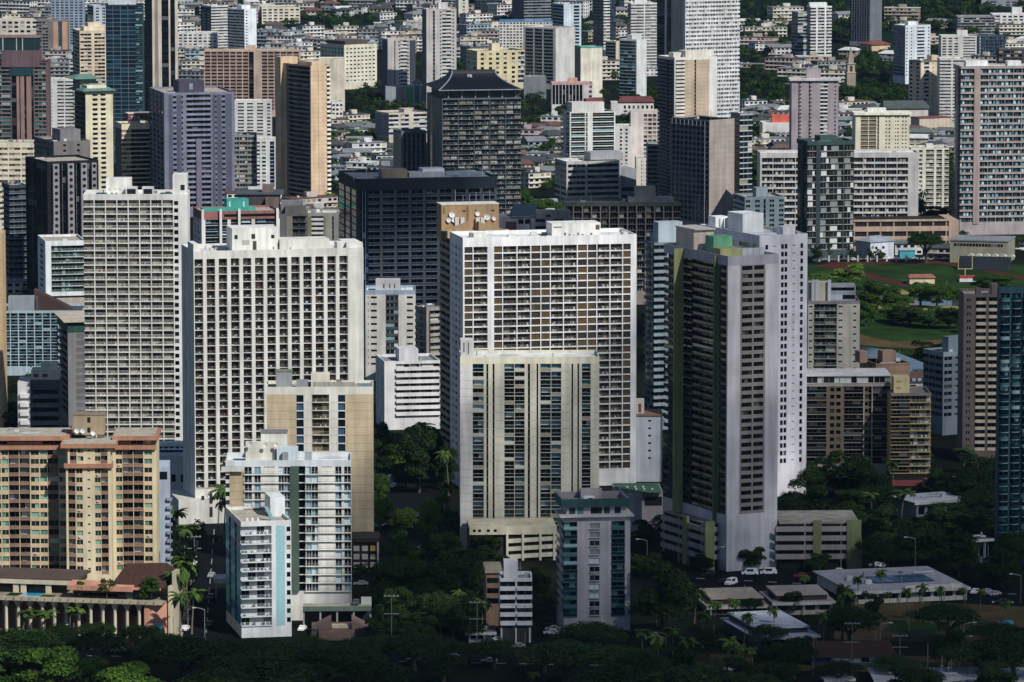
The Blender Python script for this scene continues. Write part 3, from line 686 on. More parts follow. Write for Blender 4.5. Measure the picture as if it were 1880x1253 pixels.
b.part('opening', [(b.W * .62, b.W * .98, 2.9, 2.995, b.zt - 4.5, b.zt - 1.6, '#0c0c0e')])
for i in range(9): b.part('sunbed', [(1.5 + (i % 5) * 2.6, 2.2 + (i % 5) * 2.6, 6 + (i // 5) * 5, 7.8 + (i // 5) * 5, b.zt + .13, b.zt + .5, '#c9c9c2')])

# ---- the two towers on the garage podium
LAV = '#c6c0c4'
b = tower('lavender grey tower with olive fins on its dark glassy flank and two window columns', 'apartment tower', 1218, 1335, 1428, 471, 1050, 25, 15.0, LAV,
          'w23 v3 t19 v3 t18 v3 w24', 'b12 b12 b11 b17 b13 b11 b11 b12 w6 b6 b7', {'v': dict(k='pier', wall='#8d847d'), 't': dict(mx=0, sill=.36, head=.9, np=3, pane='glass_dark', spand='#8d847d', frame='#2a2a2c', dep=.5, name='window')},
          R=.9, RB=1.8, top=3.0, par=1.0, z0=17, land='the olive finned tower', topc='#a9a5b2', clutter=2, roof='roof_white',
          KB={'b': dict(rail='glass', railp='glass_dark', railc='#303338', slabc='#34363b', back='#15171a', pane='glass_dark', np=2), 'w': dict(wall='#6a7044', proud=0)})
za, zb_ = 0.0, b.zt - .4
y1 = b.ly(1254); b.part('fin', [(-3.3, -.02, y1, y1 + .6, 12, b.zt - .3, '#8b9150')], label='wide olive green fin')
y2 = b.ly(1316); b.part('fin', [(-1.2, -.02, y2, y2 + .5, 12, b.zt - .3, '#6f7548')], label='narrow olive green fin')
zq = b.zr
def rb(name, col, px0, px1, py, f0, f1, **k): return b.roofbox(name, col, px0, px1, py, f0, f1, **k)
D = b.D
b.part('penthouse', [(2, 9, D * .62, D * .9, zq, zq + 6.6, '#cdb9a6'), (2, 9.3, D * .6, D * .92, zq + 6.6, zq + 6.9, '#d9cdbd')])
b.part('green_housing', [(4.5, 11, D * .42, D * .55, zq, zq + 5.2, '#5fb27c')], label='bright green ribbed plant screen')
b.part('olive_housing', [(1.0, 8.5, D * .16, D * .3, zq, zq + 2.6, '#a3a35c')])
for i in range(4): b.part('fence_panel', [(9.5 + i * 2, 11.4 + i * 2, D * .2, D * .22, zq, zq + 2.2, '#aeb2b6')])
TN = b
b = tower('tall white tower with paired small dark windows behind the olive finned tower', 'apartment tower', 1283, 1393, 1481, 433, 915, 25, 14.3, '#d9d5dc',
          'w11 o5 w8 x6 w10 o5 w1.5 o5 w9 x6 w9 o5 w8', 'w3 t14 t14 w3 t14 t14 w3 t14 t14 w3', {'o': dict(mx=.0, sill=.28, head=.9, np=1, pane='glass_dark'), 'x': dict(k='win', mx=.1, sill=.62, head=.72, np=1, pane='glass_dark', dep=.2), 't': dict(pane='glass', np=2)},
          R=.7, top=3.0, par=1.1, z0=10, land='the tall white paired-window tower', clutter=0, roof='roof_white', joint=False)
D, zq = b.D, b.zr
b.part('penthouse', [(4, 12, D * .45, D * .7, zq, zq + 6.5, '#e2e1e0')]); b.part('penthouse', [(3, 8, D * .86, D * .98, zq, zq + 4.0, '#e2e1e0')])
b.part('stair_tower', [(b.W * .5, b.W * .75, .5, 5, zq, zq + 3.6, '#dcd9dc')])
for i in range(3):
    x, y = 3 + i * 2.3, D * .76
    N = 12; V = [(x + math.cos(2 * math.pi * j / N) * r, y + math.sin(2 * math.pi * j / N) * r, zq + z) for z, r in ((.4, .9), (3.6, .9), (4.0, .5)) for j in range(N)]
    Fc = [[k * N + j, k * N + (j + 1) % N, (k + 1) * N + (j + 1) % N, (k + 1) * N + j] for k in range(2) for j in range(N)] + [list(range(2 * N, 3 * N))]
    b.mesh('water_tank', V, Fc, [M('#e4e4e2')], smooth=True)
for i in range(3): b.part('duct', [(b.W * .85, b.W * .92, D * (.05 + .14 * i), D * (.17 + .14 * i), zq, zq + 1.6, '#b4b8bb')])
# podium garage, two wings
def garage(label, xl, xc, xr, yt, yb, phi, A, B, olive):
    g = Bld('garage', label, 'garage', xl, xc, xr, yt, yb, phi, 26, land=None)
    z = g.zt; W, D = g.W, g.D; n = 4; h = (z - 3.2) / n
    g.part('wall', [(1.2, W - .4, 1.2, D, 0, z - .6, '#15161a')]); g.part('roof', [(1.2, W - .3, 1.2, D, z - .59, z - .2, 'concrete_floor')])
    def run(side, L, spec):
        u = 0; tot = sum(q for _, q in spec)
        for t, q in spec:
            w = L * q / tot
            if t == 'o':
                bx = [(u, u + w, -.3, .9, 0, z + .6, olive)]; nm = 'pier'
                loc, rz = ((0, 0, 0), 0) if side == 'A' else ((0, D, 0), -math.pi / 2)
                g.part(nm, bx, loc=loc, rz=rz)
            else:
                loc, rz = ((0, 0, 0), 0) if side == 'A' else ((0, D, 0), -math.pi / 2)
                for i in range(n):
                    zz = 3.2 + i * h
                    g.part('deck_edge', [(u, u + w, -.05, .5, zz + (0 if i < n else 0), zz + h * .55, '#a39a94')], loc=loc, rz=rz)
                g.part('pier', [(u + w * .76, u + w * .8, .1, .6, 0, z - .5, '#8e8680')], loc=loc, rz=rz)
            u += w
    run('A', W, A)
    if B: run('B', D, B)
    g.clutter(0)
    return g
garage('parking garage wing with an olive corner pier beside the lavender tower foot', 1213, 1294, 1338, 962, 1048, 25, [('o', 26), ('p', 40)], [('p', 26), ('o', 5), ('p', 20)], '#83884e')
g = garage('long parking garage wing with two olive piers under the white tower', 1424, 1424, 1581, 960, 1046, 2, [('p', 68), ('o', 15), ('p', 46), ('o', 26)], None, '#83884e')
# ================================================================ RIGHT SIDE, MIDDLE GROUND
def hip(b, name, x0, x1, y0, y1, z0, z1, ov, col, rx=.3, ry=.5, eave=.35, ec=None):
    """hipped roof: eave slab plus four slopes up to a ridge"""
    X0, X1, Y0, Y1 = x0 - ov, x1 + ov, y0 - ov, y1 + ov
    w, d = X1 - X0, Y1 - Y0; e = z0 + eave
    V = [(X0, Y0, z0), (X1, Y0, z0), (X1, Y1, z0), (X0, Y1, z0), (X0, Y0, e), (X1, Y0, e), (X1, Y1, e), (X0, Y1, e),
         (X0 + w * rx, Y0 + d * ry, z1), (X1 - w * rx, Y0 + d * ry, z1), (X1 - w * rx, Y1 - d * (1 - ry) , z1), (X0 + w * rx, Y1 - d * (1 - ry), z1)]
    if abs(ry - .5) < .01: V[10] = (V[9][0], V[9][1] + .05, z1); V[11] = (V[8][0], V[8][1] + .05, z1)
    Fc = [[0, 3, 2, 1], [0, 1, 5, 4], [1, 2, 6, 5], [2, 3, 7, 6], [3, 0, 4, 7], [4, 5, 9, 8], [5, 6, 10, 9], [6, 7, 11, 10], [7, 4, 8, 11], [8, 9, 10, 11]]
    return b.mesh(name, V, Fc, [M(col), M(ec or col)], [1] * 5 + [0] * 5)

b = tower('beige apartment block with a column of wide balconies and small paired windows', 'apartment block', 1483, 1483, 1578, 553, 750, 1, 12.8, '#c4bda9', 'w1 g8 w2 s42 w2 g9 w18 g7 w6', None,
          {'s': dict(rail='bars', railc='#7f8584', slabc='#a9a698', back='#5f5d55', np=4, pane='glass', out=.3), 'g': dict(mx=.1, sill=.5, head=.75, pane='glass_dark')}, R=1.1, top=1.2, land='the beige block by the canal', roof='roof_grey', topc='#8f8682', clutter=2, depth=22)
b.roofbox('penthouse', '#c9c0a4', 1484, 1521, 519, .2, .5); b.roofbox('penthouse', '#9aa4ac', 1521, 1570, 524, .3, .7, extra=[(.05, .95, .68, .86, 'glass_dark'), (.05, .5, .1, .4, '#b7c0c6'), (.52, .98, .15, .4, 'glass_dark')])
for q in (1489, 1496, 1519): b.roofbox('water_tank', '#c6c8ca', q, q + 6, 514, .15, .18)
b = tower('dark gridded apartment block with deep shaded lanais and white top floor frames', 'apartment block', 1480, 1480, 1635, 706, 880, 2, 13.3, '#b3a596', 'w1 b38 v5 g12 g12 v5 b37 w2 g8 d6 w2 b35', None,
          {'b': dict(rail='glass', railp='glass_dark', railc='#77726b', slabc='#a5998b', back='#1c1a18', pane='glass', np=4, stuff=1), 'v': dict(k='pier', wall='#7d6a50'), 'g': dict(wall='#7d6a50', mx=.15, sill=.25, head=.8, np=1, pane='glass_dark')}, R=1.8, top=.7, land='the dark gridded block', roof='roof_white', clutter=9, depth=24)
b.face('A', '5*(w1 t22)', b.zt + .0, b.zt + 2.6, 2.6, '#c4bcb4', {'t': dict(pane='condo', np=3, sill=.1)}, off=1.5, R=.8); b.part('top_floor', [(0, b.W, 2.3, 20, b.zt + .01, b.zt + 2.59, '#8c847b'), (-.4, b.W + .2, 1.1, 20.5, b.zt + 2.6, b.zt + 3.0, '#d6cfca')])
b = tower('yellow banded apartment block with open parking below', 'apartment block', 1635, 1635, 1709, 722, 888, 2, 13.2, '#c9a857', 'q34 b38', None,
          {'b': dict(slabc='#cfae58', railc='#8f8f80', back='#8f7840', pane='condo', np=5, out=.3), 'q': dict(slabc='#cfae58', railp='glass_blue', back='#8f7840', pane='condo', np=4, out=.3)}, R=1.2, top=1.0, z0=4, land='the yellow banded block', topc='#8c7a6c', roof='#77706a', base='#1d1b1a', clutter=0)
b.roofbox('penthouse', '#cdb878', 1640, 1669, 693, .2, .6, extra=[(.15, .5, .7, .82, '#a8945c'), (.15, .5, .3, .42, '#a8945c')])
b.part('parapet_wall', [(0, b.W + 4, -6, -5.6, 0, 2.0, '#8c3a32')])
b = tower('plain orange brown windowless block behind the yellow apartments', 'apartment block', 1578, 1608, 1670, 668, 780, 14, 13, '#a2805f', 'w62', 'o5 w2 o5 w2', None, R=.5, top=.6, joint=True, roof='roof_grey', clutter=5, land='the orange brown block')
b.roofbox('penthouse', '#a8846a', 1620, 1644, 645, .3, .6); b.roofbox('penthouse', '#a8846a', 1578, 1592, 646, .5, .8)
b = tower('grey blue apartment block with rows of wide dark windows by the canal', 'apartment block', 1694, 1731, 1770, 647, 800, 30, 13.1, '#6f7f8b', 'w2 t13 w4 g8 w9', 't10 w1 t10 w1 t12', {'t': dict(sill=.42, head=.92, pane='glass_dark', np=2), 'g': dict(sill=.5, head=.82, pane='glass_dark')}, R=.8, top=1.6, land='the grey blue canal block', roof='roof_grey', topc='#8c9aa5')
b.part('penthouse', [(4, 12, b.D * .2, b.D * .5, b.zr, b.zr + 6, '#7c929c')])
b = tower('brown slab apartment tower with cream solid balcony fronts', 'apartment tower', 1768, 1768, 1832, 540, 850, 1, 13.0, '#6b5b58', 'w5 g9 w8 d1 s18 w5 s18', None, {'s': dict(rail='solid', rh=.9, railc='#c4b196', slabc='#c4b196', back='#241f1e', pane='glass_dark', out=.2), 'g': dict(mx=.12, sill=.4, head=.8, pane='glass_dark')}, R=1.4, top=1.2, land='the brown balcony slab', clutter=2)
b.roofbox('stair_tower', '#6b5b58', 1790, 1800, 530, .1, .3); b.roofbox('stair_tower', '#77655f', 1819, 1830, 522, .2, .5)
# rounded-balcony glass tower at the frame edge
b = tower('blue glass apartment tower with stacked rounded balconies', 'apartment tower', 1828, 1832, 1935, 530, 1040, 4, 14.4, '#27485c', '5*(w2 q17 w1)', 'w4', {'q': dict(rail='none', slabc='#5d7f95', back='#183040', pane='glass_teal', np=2, stuff=0), 'w': dict(wall='#2c5064')}, R=.8, top=1.5, land='the blue rounded-balcony tower', core='#14252f')
me = None
N = 8
wq = b.W / 5
V = []
for zz in (0, .22, .24, 1.15):
    for i in range(N + 1):
        a = math.pi * i / N; r = wq * .42
        V.append((wq * .52 - r * math.cos(a), -1.5 * math.sin(a) ** .7 if 0 < i < N else 0, zz))
Fc = []; mi = []
for k in range(3):
    for i in range(N): Fc.append([k * (N + 1) + i, k * (N + 1) + i + 1, (k + 1) * (N + 1) + i + 1, (k + 1) * (N + 1) + i]); mi.append(0 if k < 1 else 1)
Fc.append(list(range(N, -1, -1))); mi.append(0); Fc.append([N + 1 + i for i in range(N + 1)]); mi.append(0)
me = raw_mesh('balcony_front', V, Fc, mi, [M('#7d9db0'), M('glass_teal')])
for i in range(5):
    for j in range(b.n): link('balcony_front', me, b.root, (i * wq, (i % 2) * .5 - .02, b.zf + j * b.fl))

# ================================================================ LEFT MIDDLE GROUND
tower('slim tan edge of an apartment tower at the border of the view', 'apartment tower', -60, -60, 5, 432, 800, 1, 13, '#d2ae73', 'w30 g20 w15', None, joint=True, R=.5)
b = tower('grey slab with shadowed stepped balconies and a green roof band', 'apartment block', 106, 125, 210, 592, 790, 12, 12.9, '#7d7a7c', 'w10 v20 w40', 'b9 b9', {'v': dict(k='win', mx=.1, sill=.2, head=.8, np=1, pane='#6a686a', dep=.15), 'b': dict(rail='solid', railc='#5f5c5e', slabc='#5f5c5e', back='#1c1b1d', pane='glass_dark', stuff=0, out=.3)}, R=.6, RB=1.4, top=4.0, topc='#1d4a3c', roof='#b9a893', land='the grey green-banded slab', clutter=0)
b.part('roof_slab', [(-1.6, b.W, -1.4, b.D, b.zt, b.zt + .4, '#c2b29b')])
b = tower('pale blue-grey hotel with glassy balcony grid behind the grey slab', 'hotel', -40, -40, 152, 571, 690, 1, 11.1, '#a9bfc6', '13*(w1 b14)', None, {'b': dict(rail='glass', railp='glass_teal', slabc='#c3d6da', back='#7f959b', pane='condo_blue', np=2, div=1)}, R=1.2, top=1.0, name='hotel', land='the pale blue-grey hotel', roof='#4a4d52', clutter=4, depth=26)
b.roofbox('penthouse', '#8e959b', 16, 63, 545, .1, .3); b.roofbox('penthouse', '#4a4d52', 66, 70, 546, .2, .4)
x0, x1 = b.lx(64, 14), b.lx(135, 14); z = b.zr
b.mesh('sloped_roof', [(x0, 12, z), (x1, 12, z), (x1, 20, z), (x0, 20, z), (x0, 12, z + 8), (x0, 20, z + 8)], [[0, 1, 4], [2, 3, 5], [1, 2, 5, 4], [0, 4, 5, 3], [0, 3, 2, 1]], [M('#4a322c')])
b = tower('white small hotel with greenish balcony grid and white end wall', 'hotel', 70, 84, 158, 443, 600, 12, 10.8, '#dfe2e0', 'w12 4*(b15) b12', 'w4 t6 w4', {'b': dict(rail='bars', slabc='#d9ddd6', railc='#7d8f80', back='#3c4a44', pane='glass_teal', np=2)}, R=1.2, top=2.2, z0=14, name='hotel', land='the small white greenish hotel', clutter=3)
b.part('parking_deck', [(-14, b.W, -16, -1, 13, 13.4, 'asphalt'), (-14, b.W, -16.3, -16.01, 10, 14.2, '#b7aa96')])
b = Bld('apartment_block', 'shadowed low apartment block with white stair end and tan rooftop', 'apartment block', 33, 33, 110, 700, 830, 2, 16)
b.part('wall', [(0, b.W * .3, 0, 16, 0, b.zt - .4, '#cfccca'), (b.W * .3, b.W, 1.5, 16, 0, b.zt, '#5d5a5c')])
h = b.zt / 8
for i in range(6):
    b.part('balcony', [(.8, b.W * .3 - .4, -.9, -.01, i * h + h * 1.1, i * h + h * 1.6, '#dddad6')]); b.part('balcony', [(b.W * .31, b.W, .3, 1.49, i * h + h, i * h + h * 1.45, '#77747a')]); b.part('window', [(b.W * .36, b.W * .95, 1.42, 1.49, i * h + h * 1.5, i * h + h * 1.95, 'glass_dark')])
b.zr = b.zt; b.roofbox('penthouse', '#d9cdb2', 58, 110, 680, .2, .8, extra=[(.08, .25, .3, .6, '#6a4630'), (.4, .58, .3, .6, '#6a4630')]); b.roofbox('penthouse', '#d9cdb2', 76, 106, 668, .3, .7); b.dish(58, 671, .2, .6)
b = Bld('apartment_block', 'narrow pale blue-grey building squeezed beside the orange hotel', 'apartment block', 284, 284, 312, 857, 1060, 3, 14)
b.part('wall', [(0, b.W, 0, 14, 0, b.zt, '#a9b6c8')]); b.part('window', [(b.W * .35, b.W * .85, -.05, -.004, b.zt - 4, b.zt - 1.6, 'glass_dark')])
for i in range(9): b.part('balcony', [(b.W * .8, b.W + .8, -.8, -.02, 3 + i * 2.6, 3.9 + i * 2.6, '#8d98a6')])

# dark tower with round portholes
b = tower('dark blue-black tower with pale ribs of round portholes', 'office tower', 48, 88, 182, 297, 560, 24, 12, '#10151e', 'w6 y8 t11 y8 t9 y8 t6 y6 w4', 'w3 t20 t20 w3', {'t': dict(mx=0, sill=.04, head=.97, np=2, pane='glass_dark', spand='#141a24'), 'y': dict(k='pier', wall='#8d8a8c', proud=1.6)}, R=.5, top=1.2, name='office_tower', land='the porthole tower', topc='#10151e', clutter=2)
u = 0; tot = 66.0
N = 14
ring = raw_mesh('porthole', [(math.cos(2 * math.pi * i / N) * .85, 0, math.sin(2 * math.pi * i / N) * .85) for i in range(N)] + [(0, .0, 0)], [[i, (i + 1) % N, N] for i in range(N)], None, [M('#0b0d12')])
for a, w in ((6, 8), (25, 8), (42, 8), (56, 6)):
    x = b.W * (a + w / 2) / tot
    for j in range(b.n): link('porthole', ring, b.root, (x, -1.612, b.zf + (j + .5) * b.fl))
tower('dark blue apartment block with pale slab edges beside the porthole tower', 'apartment block', 4, 18, 50, 340, 530, 20, 10.5, '#3a4656', 'b16 b14', 'b7 b7', {'b': dict(slabc='#7d8896', back='#141a22', pane='glass_dark', stuff=0)}, R=1, land='the dark blue slab-edged block')
b = tower('grey concrete block with a serrated dark flank below the cream pagoda tower', 'office block', 63, 100, 167, 260, 520, 22, 10, '#77706c', 'w16 o6 w18 o6 w18', '6*(t5 w2)', {'o': dict(mx=.1, sill=.4, head=.8)}, R=.6, top=1.0, name='office_block', stuff=True)
b.roofbox('penthouse', '#77757a', 112, 149, 238, .2, .6)
tower('cream banded apartment block at the border below the pink glass tower', 'apartment block', -30, -30, 64, 262, 430, 1, 10, '#dccfae', '4*(t18 w2)', None, {'t': dict(sill=.5, head=.95, pane='curtain', np=4, wall='#dccfae')}, R=.8, top=2.5, land='the cream banded block', roof='roof_gravel')
b = tower('cream tower under a green two-tier hipped roof', 'apartment tower', 134, 158, 208, 168, 400, 22, 9.0, '#ddd0a8', 'w13 g9 w6 g9 w13', 'b8 b8 b8', {'g': dict(mx=.02, sill=.35, head=.85, np=1, pane='glass_dark', awn=1, awnc='#5d6a58'), 'b': dict(slabc='#6a7470', back='#1a2220', pane='glass_dark', stuff=0)}, R=.7, RB=1.3, top=1, par=.2, land='the cream pagoda tower', clutter=0, roof='#4e7a68')

b.part('upper_wall', [(1.5, b.W - 3, 2, b.D - 2, b.zr, b.z(158), '#e3d8b8')]); hip(b, 'hip_roof', 0, b.W, 0, b.D, b.zr + .01, b.z(153), 1.8, '#5a8a78', .45, .5, ec='#3c5c50')
hip(b, 'upper_roof', -1, b.W * .62, b.D * .4, b.D, b.z(148), b.z(140), 2.5, '#5f8f7e', .3, .5, ec='#3c5c50'); b.part('tower_top', [(0, b.W * .6, b.D * .42, b.D * .95, b.zr, b.z(148), '#6d7a6c')])
# ---- purple tower
K = {'o': dict(mx=.05, sill=.35, head=.8, np=1, pane='glass_dark'), 'v': dict(k='pier', wall='#565770'), 'b': dict(rail='solid', railc='#8488a0', slabc='#8488a0', back='#211f2c', pane='glass_dark', stuff=0), 'g': dict(mx=.08, sill=.3, head=.9, np=1, pane='glass_dark')}
b = tower('purple grey tower with a balcony column between violet window piers', 'apartment tower', 275, 302, 431, 171, 400, 14, 9.6, '#787c92', 'w8 v8 o7 v9 o3 w4 w2 b22 b23 w3 v5 o3 v9 o7 v12 w5', '4*(g9 w2)', K, R=.9, top=1.2, land='the purple tower', joint=True, clutter=2,
          KB={'g': dict(mx=.08, sill=.25, head=.8, np=1, pane='glass_blue', wall='#56657f')})  # bluer flank wall, with sky light put into its colour
b.roofbox('penthouse', '#48425a', 329, 376, 149, .15, .5, extra=[(.42, .56, .3, .8, '#8693a8')])
b.part('spine_wall', [(b.lx(360), b.lx(370), -.6, -.35, 4, b.z(256), '#767089')])
b = tower('cream striped apartment block with a maroon rooftop sign', 'apartment block', 213, 224, 280, 228, 385, 14, 8.25, '#e0d2b0', 't16 b18 b18', 'w8', {'b': dict(rail='none', slabc='#e6d9b8', slab=.55, back='#3a3028', pane='glass_dark', stuff=0, out=.5), 't': dict(sill=.3, head=.9, np=4, pane='curtain', frame='#e0d2b0')}, R=1.2, top=3, land='the cream maroon-sign block', RB=.3, KB={'w': dict(wall='#5b5a5a')}, clutter=0)
b.roofbox('penthouse', '#e0d2b0', 239, 258, 222, .2, .5); x0, x1, d0, d1, zq = b.roofbox('sign_box', '#7c4a50', 236, 279, 209, .12, .6, zb=b.z(221, 0, 2), cap='#e3d9c2')
lettering('TTA', 2.6, '#f2efe8', b.root, (x0 + 1.3, d0 - .1, zq - 3.0), (math.pi / 2, 0, 0))
tower('grey green apartment block between the purple tower and the tan fin tower', 'apartment block', 424, 424, 470, 248, 392, 1, 8.6, '#8d8f84', '3*(w1 t14)', None, {'t': dict(pane='glass', sill=.4)}, R=.6, top=1.2, roof='roof_grey', land='the grey green block')
# ---- tan tower with fin
b = tower('sand coloured tower with tall fin wall, dark louvred recess and smooth panels', 'apartment tower', 511, 571, 607, 121, 405, 33, 8.45, '#d9b68a', 'v14 w1 v15 s7', 'v16 b21 b23',
          {'v': dict(k='pier', joint=1), 'p': dict(k='pier', wall='#8d7a68'), 'b': dict(rail='solid', railc='#8d8475', slabc='#8d8475', back='#15181c', pane='glass_dark', stuff=0, rh=.7), 's': dict(rail='solid', slabc='#efe6d2', railc='#efe6d2', back='#2c2a28', pane='glass_dark', stuff=0, out=.4), 'w': dict(wall='#a78b68')}, R=1.0, RB=2.2, top=.8, land='the sand coloured fin tower', roof='#c6ab84', clutter=2)
b.part('fin_wall', [(-1.6, 9, b.D - 5.5, b.D + .2, 6, b.z(104, 0, b.D), '#d9b68a')]); b.part('penthouse', [(3, b.W - 1, 4, b.D * .5, b.zr, b.zr + 2.5, '#dcbd92')])
# ---- navy hotel
b = tower('wide navy blue hotel with long glass balcony bands and a cluttered roof', 'hotel', 622, 655, 912, 329, 640, 12, 12.75, '#111923', 'w6 t16 9*(b22 v5)', 't12 w1 t12 w1 t12', {'b': dict(rail='glass', railp='#1d2c3e', railc='#6b7c92', slabc='#55657a', back='#12161c', pane='glass_dark', stuff=0, out=.25, slab=.3), 'v': dict(k='pier', wall='#41424a'), 't': dict(sill=.06, head=1, pane='glass_blue', spand='#24384c')}, R=1.5, top=5.0, topc='#14232f', name='hotel', land='the navy hotel', RB=.4, clutter=8, roof='roof_grey')
for i, (a, c, t) in enumerate(((702, 748, 312), (752, 815, 317), (776, 816, 310), (820, 905, 320))): b.roofbox('plant_screen', ['#8a7a62', '#a9aeb2', '#c9cdd0', '#7f97ab'][i], a, c, t, .2 + .1 * i, .4 + .1 * i)
for q in (649, 673, 861, 886): x = b.lx(q, 4); b.part('antenna', [(x, x + .2, 4, 4.2, b.zr, b.zr + 6, '#b9bcbd')])
# ---- teal roofed red and white block
b = tower('white ribbed block with terracotta bands and bright teal rooftop housing', 'apartment block', 355, 370, 514, 389, 560, 12, 11.2, '#dfdcd4', 'w6 c33 w5 c31 w5 c31 w6', 'w3 t4 w3 t4 w3', {'c': dict(k='balc', rail='glass', railp='glass_blue', slabc='#cfcfca', back='#3f4648', pane='condo_blue', np=4)}, R=1.2, top=3.8, topc='#9a5d54', land='the teal roofed block', clutter=2, z0=9)
for q in (372, 405, 439, 509): x = b.lx(q); b.part('fin', [(x - .5, x + .6, -1.2, -.02, 9, b.zt + 1, '#e6e3dc')])
b.part('window_band', [(b.lx(412), b.lx(508), -.05, -.005, b.zt - 2.6, b.zt - 1.4, 'glass_dark')]); b.roofbox('plant_housing', '#25a594', 417, 457, 366, .3, .6, extra=[(.1, .16, .3, .8, '#c8e6e0'), (.75, .81, .3, .8, '#c8e6e0')]); b.roofbox('plant_screen', '#25a594', 372, 470, 382, .05, .25)
# buildings between it and the navy hotel
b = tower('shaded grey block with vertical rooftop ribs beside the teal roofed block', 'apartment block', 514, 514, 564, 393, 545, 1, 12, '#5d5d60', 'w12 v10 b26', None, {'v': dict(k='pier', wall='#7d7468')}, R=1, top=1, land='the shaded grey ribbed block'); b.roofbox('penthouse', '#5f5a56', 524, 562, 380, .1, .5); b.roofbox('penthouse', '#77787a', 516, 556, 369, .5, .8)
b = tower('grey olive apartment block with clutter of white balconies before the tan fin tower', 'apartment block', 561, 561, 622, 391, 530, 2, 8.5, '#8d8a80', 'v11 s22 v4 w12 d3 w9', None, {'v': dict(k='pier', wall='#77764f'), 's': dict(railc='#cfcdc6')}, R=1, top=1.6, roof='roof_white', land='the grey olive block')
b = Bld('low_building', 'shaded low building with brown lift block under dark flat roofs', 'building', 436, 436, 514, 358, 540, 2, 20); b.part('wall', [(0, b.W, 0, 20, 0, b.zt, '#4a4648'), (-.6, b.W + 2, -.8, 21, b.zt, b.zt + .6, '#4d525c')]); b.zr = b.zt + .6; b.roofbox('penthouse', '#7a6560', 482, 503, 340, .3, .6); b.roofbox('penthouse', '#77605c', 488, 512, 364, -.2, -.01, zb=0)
# ---- white block with blue-grey roof rim
b = tower('pale apartment block with blue-grey roof rim and a central window column', 'apartment block', 671, 671, 763, 533, 700, 1, 12.35, '#d3cac0', 'w4 o2 w4 g11 w16 v24 w15 g11 w5', None, {'g': dict(mx=0, sill=.4, head=.72, np=1, pane='glass_dark'), 'o': dict(mx=.2, np=1), 'v': dict(k='win', mx=.02, sill=.12, head=.72, np=3, pane='condo_blue', spand='#4d4a46', frame='#ccc')}, R=.7, top=1.8, topc='#8fa3b8', roof='roof_white', land='the blue rimmed pale block', clutter=2)
b.roofbox('penthouse', '#b9b4b6', 690, 735, 515, .15, .6, extra=[(.3, .36, .3, .7, '#54504e'), (.55, .6, .3, .7, '#54504e'), (.75, .8, .3, .7, '#54504e')])
tower('taupe apartment block in the gap beside the brown dish tower', 'apartment block', 762, 783, 812, 565, 720, 35, 12, '#9a9086', 'w4 v2 s16 w3', 's8 s8', {'v': dict(k='pier', wall='#3b3633'), 's': dict(railc='#a49a8f', back='#3f3b38', pane='glass')}, R=1, top=1.4, land='the taupe gap block', roof='roof_white')
# ---- grey wide block with green roof band
b = tower('wide grey apartment block with a dark green roof band and exposed frame', 'apartment block', 1035, 1035, 1250, 372, 560, 1.5, 11.3, '#8d8175', '13*(w2.4 b14)', None, {'b': dict(rail='none', slabc='#8d8175', back='#24221f', pane='glass', np=3, stuff=0), 'w': dict(proud=.2)}, R=1.3, top=1.8, topc='#59604f', land='the wide green-banded block', roof='roof_grey', clutter=7)
b.roofbox('penthouse', '#8f8680', 1165, 1203, 343, .4, .7); b.roofbox('penthouse', '#8f8680', 1153, 1236, 363, .3, .8)
b = Bld('apartment_block', 'taupe low block with a boxy lift head in front of the wide green-banded block', 'apartment block', 975, 975, 1052, 402, 600, 2, 16); b.part('wall', [(0, b.W, .5, 16, 0, b.zt, '#80787c')]); b.zr = b.zt; b.roofbox('penthouse', '#9b8f88', 985, 1047, 388, .1, .6, extra=[(.28, .42, .2, .5, '#1c1a1a')])
b.face('A', 'w6 t20 w5 t20 w6', 4, b.zt, 3, '#a2989a', {'t': dict(sill=.5)}, R=.49)
b = Bld('church_hall', 'grey hall with dark blue pitched roof and round end gable', 'hall', 916, 916, 988, 399, 560, 2, 16); b.part('wall', [(0, b.W, 0, 16, 0, b.zt, '#8b8f96')]); hip(b, 'hip_roof', 6, b.W, 0, 14, b.zt, b.z(377), .6, '#2b4152', .12, .5, ec='#7f8790'); b.part('wall_panel', [(b.W * .18, b.W * .45, -.2, -.005, 2, b.zt - 2, '#4a3236')]); b.part('window', [(b.W * .5 + i * 3, b.W * .5 + i * 3 + 2.2, -.1, -.005, b.zt - 3, b.zt - 1, 'glass_dark') for i in range(4)])
